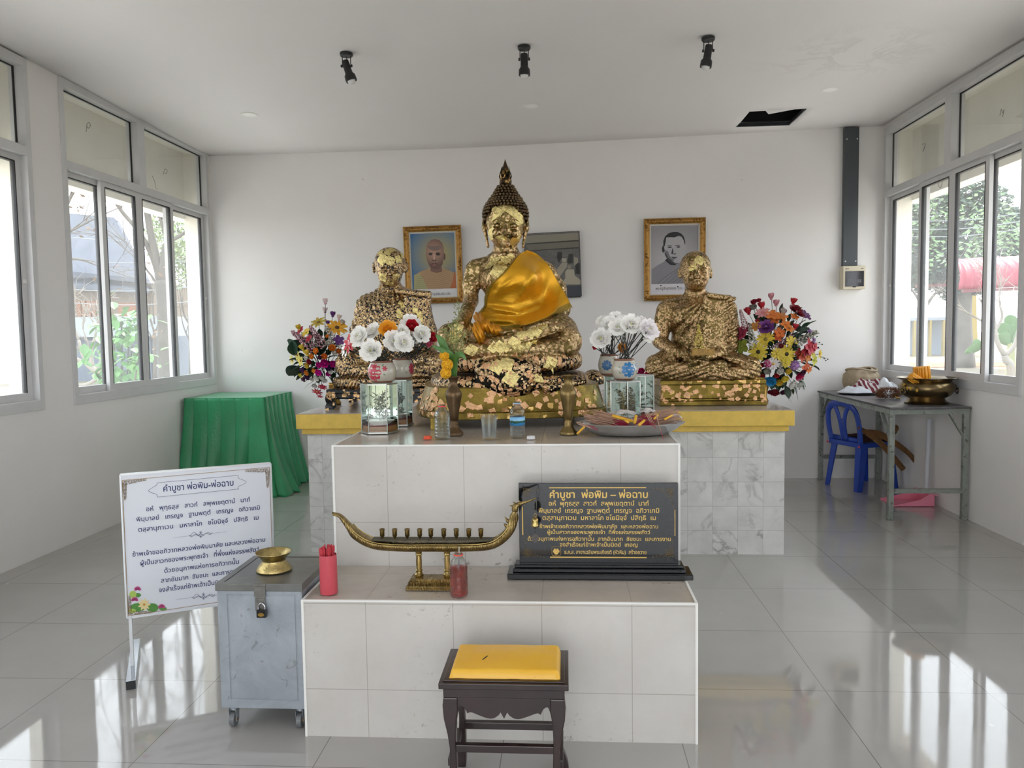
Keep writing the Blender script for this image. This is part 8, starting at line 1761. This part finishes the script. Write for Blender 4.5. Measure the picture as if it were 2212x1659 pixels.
# old monochrome photograph, partly behind the Buddha
pc3 = Pic(-.365, .148, 1.704, 2.300, .03, .028); rc = empty('framed_photograph', pc3.c, 'thin framed old monochrome interior photograph behind the Buddha\'s shoulder', 'picture')
pc3.ring('thin_black_frame', 0, 0, [(0, -.004), (0, .010), (.006, .010), (.006, .003)], MAT_BLACK, rc)
def C_(x, y):
    r = ray(1120 + x / 10.367, 490 + y / 10.367); o = Vector((0, 0, CAM_H)); t_ = (pc3.c + pc3.n * .004 - o).dot(pc3.n) / r.dot(pc3.n); q = o + r * t_ - pc3.c; return (q.dot(pc3.ux) / (pc3.w / 2), q.dot(pc3.uz) / (pc3.h / 2))
mo, t = newmat('faded_monochrome_print'); p_ = geopos(t); nz = t.noise(p_, 7, 6, .75, 1.0)
t.bsdf(color=t.ramp(nz, [(.3, srgb('#2a2a2a')), (.55, srgb('#4c4a44')), (.72, srgb('#6c695f'))]), rough=.3)
pc3.poly('monochrome_print', [(-.975, -.975), (.975, -.975), (.975, .975), (-.975, .975)], '', .0032, rc, mo)
for nm, pts, col in (('thatched_ceiling', [(155, 200), (1340, 130), (1350, 300), (155, 370)], '#8a8577'), ('roof_beam', [(155, 370), (1350, 290), (1350, 320), (155, 400)], '#33322f'), ('thatched_ceiling', [(155, 400), (1350, 320), (1355, 450), (240, 530)], '#716d61'), ('roof_beam', [(240, 530), (1355, 450), (1355, 480), (240, 545)], '#2a2927'), ('hanging_cloth', [(980, 790), (1100, 800), (1080, 900), (900, 1150), (830, 1130), (830, 990)], '#9c9686'), ('pale_panel', [(975, 700), (1080, 705), (1075, 790), (970, 780)], '#a39d8c'), ('dark_hanging', [(870, 560), (975, 560), (980, 700), (900, 800), (860, 700)], '#1c1c1c'), ('dark_hanging', [(1120, 610), (1230, 605), (1215, 820), (1090, 820)], '#2a2a2a'), ('pale_panel', [(1240, 670), (1330, 700), (1335, 800), (1245, 880)], '#948e7e'), ('dark_panel', [(1280, 810), (1370, 815), (1375, 1060), (1270, 1060)], '#202022'), ('seated_figure', [(1090, 950), (1240, 950), (1260, 1090), (1390, 1190), (1390, 1290), (980, 1290), (985, 1240), (1050, 1150), (1045, 1010)], '#a9a291'), ('figure_head', el(1140, 900, 36, 52), '#8a8474'), ('dark_floor', [(980, 1320), (1395, 1310), (1398, 1580), (1120, 1590), (960, 1400)], '#3a4048')): pc3.poly('printed_' + nm, [C_(*q) for q in pts], col, .0038 if nm not in ('figure_head', 'pale_panel') else .0044, rc)
# ------------------------------------------------------------------ grounds outside
mgd, t = newmat('dry_sandy_ground'); p_ = geopos(t)
c0 = t.ramp(t.noise(p_, .35, 6, .65), [(.35, srgb('#6e6554')), (.55, srgb('#786e5b')), (.7, srgb('#5c6044'))]); sx = t.n('SeparateXYZ'); t.l(p_, sx.inputs[0])
t.bsdf(color=c0, rough=.9)
structure(MB().box(-120, 160, -40, 200, -.40, -.14).build('ground', mgd))
for x0_, x1_, y0_, y1_ in ((-7.2, XL - .4, -8, 9.5), (XR + .4, 6.4, -8, 8.5), (XL - .4, XR + .4, -9, YF - .15)):   # added pale apron round the hall, bounces light up to the ceiling
    structure(MB().box(x0_, x1_, y0_, y1_, -.14, -.10).build('path', M('pale_bounce_apron', '#e0ddd7', .8, var=.03, vscale=1)))
MAT_BARK = M('grey_bark', '#5f5a53', .85, var=.25, vscale=3, bump=.4, bscale=9)
def limb(m, pts, r): m.tube(bz(pts, 4), [r[0] + (r[1] - r[0]) * i / (4 * (len(pts) - 1)) for i in range(4 * (len(pts) - 1) + 1)], 7)
def twigs(m, p, d, L, r, depth, R_, tips=None, spread=.7, droop=0):
    q = p; pts = [p]
    for k in range(3):
        d = (d + Vector((R_.uniform(-.22, .22), R_.uniform(-.22, .22), R_.uniform(-.12, .16) - droop))).normalized(); q = q + d * L / 3; pts.append(q)
    m.tube(pts, [r, r * .85, r * .7, r * .55], 5 if depth > 1 else 4)
    if tips is not None and depth <= 1: tips += pts[1:]
    if depth <= 0: return
    for k in range(3 if depth > 1 else 2):
        ax = d.orthogonal().normalized(); ax.rotate(Matrix.Rotation(R_.uniform(0, 2 * PI), 3, d)); nd = d.copy(); nd.rotate(Matrix.Rotation(R_.uniform(.3, spread), 3, ax)); twigs(m, pts[R_.choice((1, 2, 3, 3))], nd, L * R_.uniform(.6, .85), r * .6, depth - 1, R_, tips, spread, droop)
def leafcloud(tips, n, size, R_, jit, flat=.5):
    m = MB()
    for i in range(n):
        c_ = R_.choice(tips) + Vector((R_.gauss(0, jit), R_.gauss(0, jit), R_.gauss(0, jit))); d = Vector((R_.uniform(-1, 1), R_.uniform(-1, 1), R_.uniform(-.7, .5))).normalized(); u_ = d.orthogonal().normalized(); s_ = size * R_.uniform(.6, 1.3)
        m._add([c_ - d * s_, c_ + u_ * s_ * flat, c_ + d * s_, c_ - u_ * s_ * flat], [(0, 1, 2, 3)])
    return m
def tree(name, label, trunk_pts, rad, branches, mat=MAT_BARK, leaves=None, seed=1, depth=3, L=2.0, spread=.7, droop=0):
    R_ = random.Random(seed); root = empty(name, trunk_pts[0], label, 'tree'); m = MB(); limb(m, trunk_pts, rad); tips = []
    for bp, br in branches: limb(m, bp, br); twigs(m, Vector(bp[-1]), (Vector(bp[-1]) - Vector(bp[-2])).normalized(), L, br[1] * .8, depth, R_, tips, spread, droop); twigs(m, Vector(bp[-2]), (Vector(bp[-1]) - Vector(bp[-2])).normalized() + Vector((R_.uniform(-.6, .6), R_.uniform(-.6, .6), .2)), L, br[1] * .7, depth, R_, tips, spread, droop)
    m.build('trunk', mat, root, smooth=True)
    if leaves:
        n, sz, jit, lm = leaves; o = leafcloud(tips, n, sz, R_, jit).build('foliage', lm, root); o['kind'] = 'stuff'
    return root
G_ = -.14
def gz(px, py, y): q = at_y(px, py, y); return Vector((q.x, y, G_))
# left: large bare tree
Yt = 15.0; a = lambda px, py, y=Yt: at_y(px, py, y)
tree('bare_tree', 'large leafless tree with a pale forked trunk outside the left window', [gz(361, 850, Yt), a(360, 813), a(357, 720), a(352, 640), a(347, 606)], [.17, .12],
     [([a(347, 606), a(338, 560), a(325, 500), a(315, 440), a(308, 400)], [.09, .05]), ([a(350, 610), a(354, 560), a(362, 520), a(372, 470)], [.09, .05]), ([a(345, 600), a(325, 545), a(300, 500), a(262, 455), a(235, 410)], [.06, .03]), ([a(370, 520), a(395, 505), a(420, 480)], [.04, .02]), ([a(352, 640), a(330, 600), a(318, 585)], [.03, .02])], seed=3, depth=4, L=1.3, spread=.8, leaves=(160, .05, .05, M('sparse_brown_leaves', '#7a6048', .8)))
Yt = 12.5
tree('bare_tree', 'slimmer leafless tree whose twigs cross the roof outside the left window', [gz(110, 860, Yt), a(105, 700, Yt), a(112, 560, Yt), a(128, 480, Yt)], [.10, .05], [([a(128, 480, Yt), a(150, 430, Yt), a(172, 395, Yt)], [.04, .02]), ([a(118, 520, Yt), a(150, 500, Yt), a(190, 480, Yt)], [.03, .015]), ([a(115, 560, Yt), a(170, 560, Yt), a(215, 575, Yt)], [.025, .012])], seed=8, depth=4, L=.9, spread=.8, leaves=(120, .045, .04, M('sparse_brown_leaves', '#7a6048', .8)))
Yt = 20.5
tree('twiggy_tree', 'thin twiggy tree right of the forked trunk outside the left window', [gz(335, 850, Yt), a(335, 780, Yt), a(334, 720, Yt)], [.07, .05], [([a(334, 720, Yt), a(322, 680, Yt), a(312, 640, Yt)], [.03, .015]), ([a(334, 720, Yt), a(346, 690, Yt), a(350, 650, Yt)], [.03, .015]), ([a(334, 740, Yt), a(310, 700, Yt), a(290, 690, Yt)], [.02, .012]), ([a(334, 700, Yt), a(330, 650, Yt), a(336, 610, Yt)], [.02, .012])], seed=5, depth=4, L=.9, spread=.9)
Yt = 24.0
tree('leafy_tree', 'pale green leafy tree at the far right of the left window view', [gz(415, 850, Yt), a(414, 760, Yt), a(410, 680, Yt)], [.10, .07], [([a(410, 680, Yt), a(405, 620, Yt), a(400, 560, Yt)], [.05, .03]), ([a(410, 690, Yt), a(425, 640, Yt), a(430, 580, Yt)], [.05, .03]), ([a(410, 700, Yt), a(398, 680, Yt), a(390, 640, Yt)], [.04, .02]), ([a(412, 740, Yt), a(402, 720, Yt), a(395, 700, Yt)], [.03, .02])], seed=12, depth=3, L=1.1, leaves=(2600, .075, .16, M('pale_green_leaves', '#8aa06a', .7, var=.2, vscale=3)))
# frangipani with bare pale branches
MAT_PALE = M('pale_frangipani_bark', '#8a847a', .8, var=.1, vscale=10)
Yt = 10.2
tree('frangipani_tree', 'bare pale frangipani outside the left window beside the green shrub', [gz(232, 850, Yt), a(226, 818, Yt), a(205, 800, Yt), a(188, 785, Yt)], [.05, .04], [([a(190, 786, Yt), a(176, 760, Yt), a(170, 735, Yt)], [.03, .02]), ([a(200, 795, Yt), a(196, 760, Yt), a(205, 730, Yt)], [.03, .02]), ([a(188, 785, Yt), a(165, 775, Yt), a(150, 760, Yt)], [.03, .02]), ([a(220, 812, Yt), a(190, 830, Yt), a(160, 840, Yt)], [.03, .02]), ([a(210, 800, Yt), a(225, 760, Yt), a(222, 735, Yt)], [.025, .016])], mat=MAT_PALE, seed=21, depth=3, L=.34, spread=.75)
# green shrub
Yt = 9.4; R_ = random.Random(6); sh = empty('broadleaf_shrub', gz(262, 850, Yt), 'bright green broadleaf shrub just outside the left window', 'shrub'); m = MB(); tips = []
for (x, y) in ((262, 690), (245, 740), (285, 745), (232, 780), (300, 770), (262, 790), (240, 700), (280, 700), (225, 810), (295, 810), (262, 820), (300, 745)): p0 = gz(262, 850, Yt); p1 = a(x, y, Yt + R_.uniform(-.3, .3)); m.tube(bz([p0, p0.lerp(p1, .5) + Vector((0, 0, .08)), p1], 4), .010, 5); tips.append(p1)
m.build('stems', MAT_BARK, sh)
lf = MB()
for p1 in tips:
    for k in range(22):
        c_ = p1 + Vector((R_.gauss(0, .13), R_.gauss(0, .13), R_.gauss(0, .12))); d = Vector((R_.uniform(-1, 1), R_.uniform(-1, .4), R_.uniform(-.9, -.1))).normalized(); u_ = d.cross(Vector((0, 0, 1))).normalized(); L_ = R_.uniform(.10, .19); W_ = L_ * .30; up_ = u_.cross(d) * L_ * .06
        lf._add([c_, c_ + d * L_ * .35 + u_ * W_ + up_, c_ + d * L_ * .7 + u_ * W_ * .8 + up_, c_ + d * L_, c_ + d * L_ * .7 - u_ * W_ * .8 + up_, c_ + d * L_ * .35 - u_ * W_ + up_], [(0, 1, 2, 3), (0, 3, 4, 5)])
o = lf.build('foliage', M('bright_green_leaves', '#5a8c48', .5, var=.35, vscale=2.5), sh); o['kind'] = 'stuff'
# temple hall with two tiered grey roofs
YH = 27.0; hs = empty('temple_hall', gz(220, 820, YH), 'pale hall with steep tiered grey roofs beyond the left window', 'building'); h_ = lambda px, py, y=YH: at_y(px, py, y)
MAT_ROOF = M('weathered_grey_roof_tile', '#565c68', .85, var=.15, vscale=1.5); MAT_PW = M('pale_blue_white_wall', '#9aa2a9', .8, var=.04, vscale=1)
def roof(name, el_, er, rl, rr, dy, th=.15):
    A_, B_ = h_(*el_), h_(*er); C1, D1 = h_(*rr, YH + dy), h_(*rl, YH + dy); MB().prism([A_, B_, C1, D1], (0, 0, th)).build(name, MAT_ROOF, hs)
roof('upper_roof', (80, 588), (318, 612), (110, 466), (247, 478), 2.2); roof('lower_roof', (80, 618), (322, 634), (80, 596), (318, 612), 1.2)
m = MB(); A_, B_, C_2 = h_(247, 474, YH + 2.2), h_(318, 612), h_(247, 612, YH + 3); m.prism([A_, B_, C_2], (0, .3, 0)); m.build('gable_end', MAT_ROOF, hs); MB().tube([h_(247, 478, YH + 2.2), h_(246, 470, YH + 2.2)], [.12, .01], 6).build('roof_finial', MAT_ROOF, hs)
MB().box(h_(60, 600).x, h_(316, 600).x, YH + .4, YH + 7, h_(200, 690).z, h_(200, 612).z).build('upper_wall', M('sandy_wall', '#776a5b', .8), hs)
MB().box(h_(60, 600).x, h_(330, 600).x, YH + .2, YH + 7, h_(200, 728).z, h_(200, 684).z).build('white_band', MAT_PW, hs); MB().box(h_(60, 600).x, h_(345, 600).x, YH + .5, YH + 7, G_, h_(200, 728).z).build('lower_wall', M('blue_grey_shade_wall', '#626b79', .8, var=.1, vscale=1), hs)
for x0, x1, y0, y1 in ((152, 206, 649, 683), (243, 285, 655, 690)):
    w = MB().box(h_(x0, 600).x, h_(x1, 600).x, YH + .34, YH + .4, h_(200, y1).z, h_(200, y0).z).build('louvre_opening', M('dark_opening', '#4a4e58', .8), hs)
    n = 5
    for k in range(n): xx = h_(x0 + (x1 - x0) * (k + .5) / n, 600).x; MB().box(xx - .07, xx + .07, YH + .25, YH + .36, h_(200, y1).z, h_(200, y0).z).build('orange_slat', M('orange_wood', '#84502c', .7), w)
for x0, x1 in ((158, 200), (290, 305), (318, 330)): MB().box(h_(x0, 600).x, h_(x1, 600).x, YH + .42, YH + .5, G_, h_(200, 735).z).build('doorway', M('dark_doorway', '#5d6674', .8), hs)
# right: broad dark tree, yellow building, red awning, frangipani, agaves
Yt = 30.0; R_ = random.Random(31); bt = empty('broad_tree', gz(2075, 800, Yt), 'broad dark green tree with a dense crown beyond the right window', 'tree'); m = MB(); tips = []
limb(m, [gz(2075, 800, Yt), a(2072, 700, Yt), a(2078, 620, Yt)], [.5, .35])
cz = [(2030, 470, 60), (2075, 430, 60), (2120, 450, 55), (2150, 500, 45), (2040, 540, 60), (2100, 540, 65), (2000, 520, 45), (2160, 560, 35), (2060, 600, 45), (1985, 590, 40), (2180, 470, 22), (2190, 530, 22), (2110, 600, 35), (1960, 480, 40), (1950, 560, 40)]
for x, y, r in cz: limb(m, [a(2078, 620, Yt), a((x + 2078) / 2, (y + 640) / 2, Yt), a(x, y, Yt)], [.15, .05])
m.build('trunk', MAT_BARK, bt, smooth=True); lf = MB()
for x, y, r in cz:
    c_ = a(x, y, Yt); R0 = U(r, Yt)
    for k in range(1300):
        d = Vector((R_.gauss(0, 1), R_.gauss(0, 1), R_.gauss(0, 1))).normalized() * R0 * R_.uniform(.55, 1.05); q = c_ + d; e = Vector((R_.uniform(-1, 1), R_.uniform(-1, 1), R_.uniform(-.5, .5))).normalized(); u_ = e.orthogonal().normalized(); s_ = R_.uniform(.07, .13); lf._add([q - e * s_, q + u_ * s_ * .6, q + e * s_, q - u_ * s_ * .6], [(0, 1, 2, 3)])
o = lf.build('foliage', M('dark_blue_green_leaves', '#43584b', .7, var=.25, vscale=.6), bt); o['kind'] = 'stuff'
Yt = 24
tree('airy_tree', 'airy small leafed tree under the broad dark crown beyond the right window', [gz(1990, 800, Yt), a(1992, 720, Yt), a(1995, 670, Yt)], [.12, .08], [([a(1995, 670, Yt), a(1980, 640, Yt), a(1965, 620, Yt)], [.05, .03]), ([a(1995, 670, Yt), a(2015, 640, Yt), a(2030, 625, Yt)], [.05, .03]), ([a(1995, 680, Yt), a(2000, 640, Yt), a(2005, 610, Yt)], [.05, .03])], seed=14, depth=3, L=1.3, leaves=(1500, .09, .18, M('mid_green_leaves', '#6c8a5c', .7, var=.2, vscale=2)))
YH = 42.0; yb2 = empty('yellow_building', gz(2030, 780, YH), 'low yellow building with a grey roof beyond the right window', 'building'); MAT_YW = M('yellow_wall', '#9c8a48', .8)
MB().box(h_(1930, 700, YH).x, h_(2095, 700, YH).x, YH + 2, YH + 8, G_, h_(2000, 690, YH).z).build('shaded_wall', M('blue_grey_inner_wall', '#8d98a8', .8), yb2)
MB().prism([h_(1925, 694, YH), h_(2092, 690, YH), h_(2085, 664, YH + 4), h_(1935, 672, YH + 4)], (0, 0, .15)).build('roof', M('grey_sheet_roof', '#8f98a5', .8), yb2)
for x0 in (1952, 1975, 2009, 2038, 2056): MB().box(h_(x0, 700, YH).x, h_(x0 + 4, 700, YH).x, YH, YH + .2, G_, h_(2000, 692, YH).z).build('column', MAT_YW, yb2)
MB().prism([h_(2083, 753, YH - 1), h_(2112, 753, YH - 1), h_(2108, 600, YH - 1), h_(2098, 600, YH - 1)], (0, .6, 0)).build('gable_wall', MAT_YW, yb2)
YW = 17.0; aw = empty('red_awning', at_y(2140, 620, YW), 'curved red corrugated awning roof beyond the right window', 'awning'); x0, x1 = at_y(2069, 624, YW).x, at_y(2069, 624, YW).x + 7.0; zb_ = at_y(2069, 626, YW).z; 
def awf(s_, t_):
    x = x0 + (x1 - x0) * s_; a = t_ * PI * .60; r = .95; y = YW + .75 * (1 - math.cos(a)) * 1.3; z = zb_ + r * .72 * math.sin(a) * (1 - .0 * s_); e = .022 * math.sin(s_ * 2 * PI * 34); n_ = Vector((0, -math.cos(a), math.sin(a))); sk = .35 * t_ * max(0, 1 - s_ * 8)
    return Vector((x + sk, y, z + .10 * s_ * 2)) + n_ * e
m = MB(); m.grid(awf, 272, 14); m.build('corrugated_sheet', M('faded_red_sheet', '#8c2639', .5, var=.08, vscale=2), aw, smooth=True, solid=.012)
m = MB(); m.bar((x0 + .1, YW + .02, zb_ - .03), (x1, YW + .02, zb_ + .15), .06, .06); m.bar((x0 + .1, YW + 2.2, zb_ + .2), (x1, YW + 2.2, zb_ + .35), .06, .06)
m.build('steel_beam', M('red_oxide_steel', '#6e3236', .6), aw)
for xx in (x0 + 3.2, x1 - .2): MB().cyl((xx, YW + 1.2, G_), (xx, YW + 1.2, zb_ + .5), .05).build('post', _mats['red_oxide_steel'], aw)
Yt = 11.5
tree('frangipani_tree', 'bare pale frangipani in front of the red awning', [gz(2186, 830, Yt), a(2184, 800, Yt), a(2174, 780, Yt), a(2170, 768, Yt)], [.06, .045], [([a(2170, 768, Yt), a(2155, 740, Yt), a(2150, 715, Yt), a(2148, 690, Yt)], [.035, .022]), ([a(2172, 768, Yt), a(2192, 745, Yt), a(2200, 715, Yt), a(2205, 690, Yt)], [.035, .022]), ([a(2152, 730, Yt), a(2135, 705, Yt), a(2115, 690, Yt), a(2095, 680, Yt)], [.02, .014]), ([a(2150, 715, Yt), a(2165, 685, Yt), a(2160, 660, Yt)], [.02, .014])], mat=MAT_PALE, seed=17, depth=3, L=.38, spread=.75)
def agave(px, py, y, n, L_, label, seed):
    R_ = random.Random(seed); c_ = gz(px, py, y); c_.z = G_; ag = empty('agave_plant', c_, label, 'plant')
    for k in range(n):
        aa = 2 * PI * k / n + R_.uniform(-.2, .2); up = R_.uniform(.5, 1.35); d = Vector((math.cos(aa) * math.cos(up), math.sin(aa) * math.cos(up), math.sin(up))); s0 = Vector((-math.sin(aa), math.cos(aa), 0)); l_ = L_ * R_.uniform(.7, 1.1); m = MB(); vs = []
        for i in range(7): t_ = i / 6; q = c_ + d * l_ * t_ - Vector((0, 0, .18 * l_ * t_ * t_)); w = .03 * (1 - t_) ** .6 + .001; vs += [q - s0 * w, q - Vector((0, 0, .01 * (1 - t_))), q + s0 * w]
        m._add(vs, [(3 * i + j, 3 * i + j + 1, 3 * i + j + 4, 3 * i + j + 3) for i in range(6) for j in range(2)]); m.build('leaf', M('grey_green_agave', '#6f8a5a', .6, var=.2, vscale=3), ag, smooth=True, solid=.004)
agave(2021, 800, 11.0, 22, 1.05, 'spiky grey green plant seen through the middle sashes of the right window', 2); agave(2170, 830, 8.2, 16, .8, 'spiky plant close to the right window below the frangipani', 5); agave(2000, 775, 15.0, 14, 1.2, 'smaller spiky plant further off beside the yellow building', 9)
Yt = 20.0; bn = empty('banana_clump', gz(2185, 800, Yt), 'clump of broad green banana leaves behind the frangipani under the awning', 'plant'); R_ = random.Random(3)
for (x, y, x2, y2) in ((2180, 740, 2155, 700), (2185, 740, 2200, 700), (2188, 745, 2212, 725), (2182, 745, 2150, 728), (2186, 730, 2180, 680), (2100, 760, 2125, 742), (2100, 760, 2090, 752)):
    A_, B_ = a(x, y, Yt), a(x2, y2, Yt); d = (B_ - A_); s0 = d.cross(Vector((0, 1, .3))).normalized(); m = MB(); vs = []
    for i in range(8): t_ = i / 7; q = A_ + d * t_ + Vector((0, 0, .25 * math.sin(PI * t_) * d.length)); w = .16 * math.sin(PI * min(1, t_ * .9 + .08)); vs += [q - s0 * w, q, q + s0 * w]
    m._add(vs, [(3 * i + j, 3 * i + j + 1, 3 * i + j + 4, 3 * i + j + 3) for i in range(7) for j in range(2)]); m.build('leaf', M('banana_green', '#5f8a50', .55), bn, smooth=True, solid=.004)
MB().cyl(gz(2184, 800, Yt), a(2184, 742, Yt), .12, .08).build('stalk', M('banana_stalk', '#9aa06c', .7), bn)
# overhead lines
for k, (p0, p1, y, lb) in enumerate([((1930, 478), (2260, 452), 22, 'highest overhead cable crossing the right window view'), ((1930, 496), (2260, 470), 22, 'second overhead cable from the top beyond the right window'), ((1930, 512), (2260, 486), 22, 'lowest overhead cable beyond the right window'), ((80, 508), (470, 512), 20, 'highest overhead cable crossing the left window view'), ((80, 556), (470, 560), 20, 'second overhead cable beyond the left window'), ((80, 622), (470, 616), 20, 'third overhead cable beyond the left window'), ((80, 650), (470, 648), 20, 'lowest overhead cable beyond the left window')]):
    A_, B_ = at_y(*p0, y), at_y(*p1, y); tag(MB().tube(bz([A_, A_.lerp(B_, .5) - Vector((0, 0, .12)), B_], 6), .012, 5).build('overhead_cable', M('grey_cable', '#8f969c', .6)), lb, 'cable')
# orange soil strip and a low hedge line far off
structure(MB().box(4, 70, 30, 33.5, -.139, -.125).build('path', M('orange_soil', '#8a5a3a', .9)))
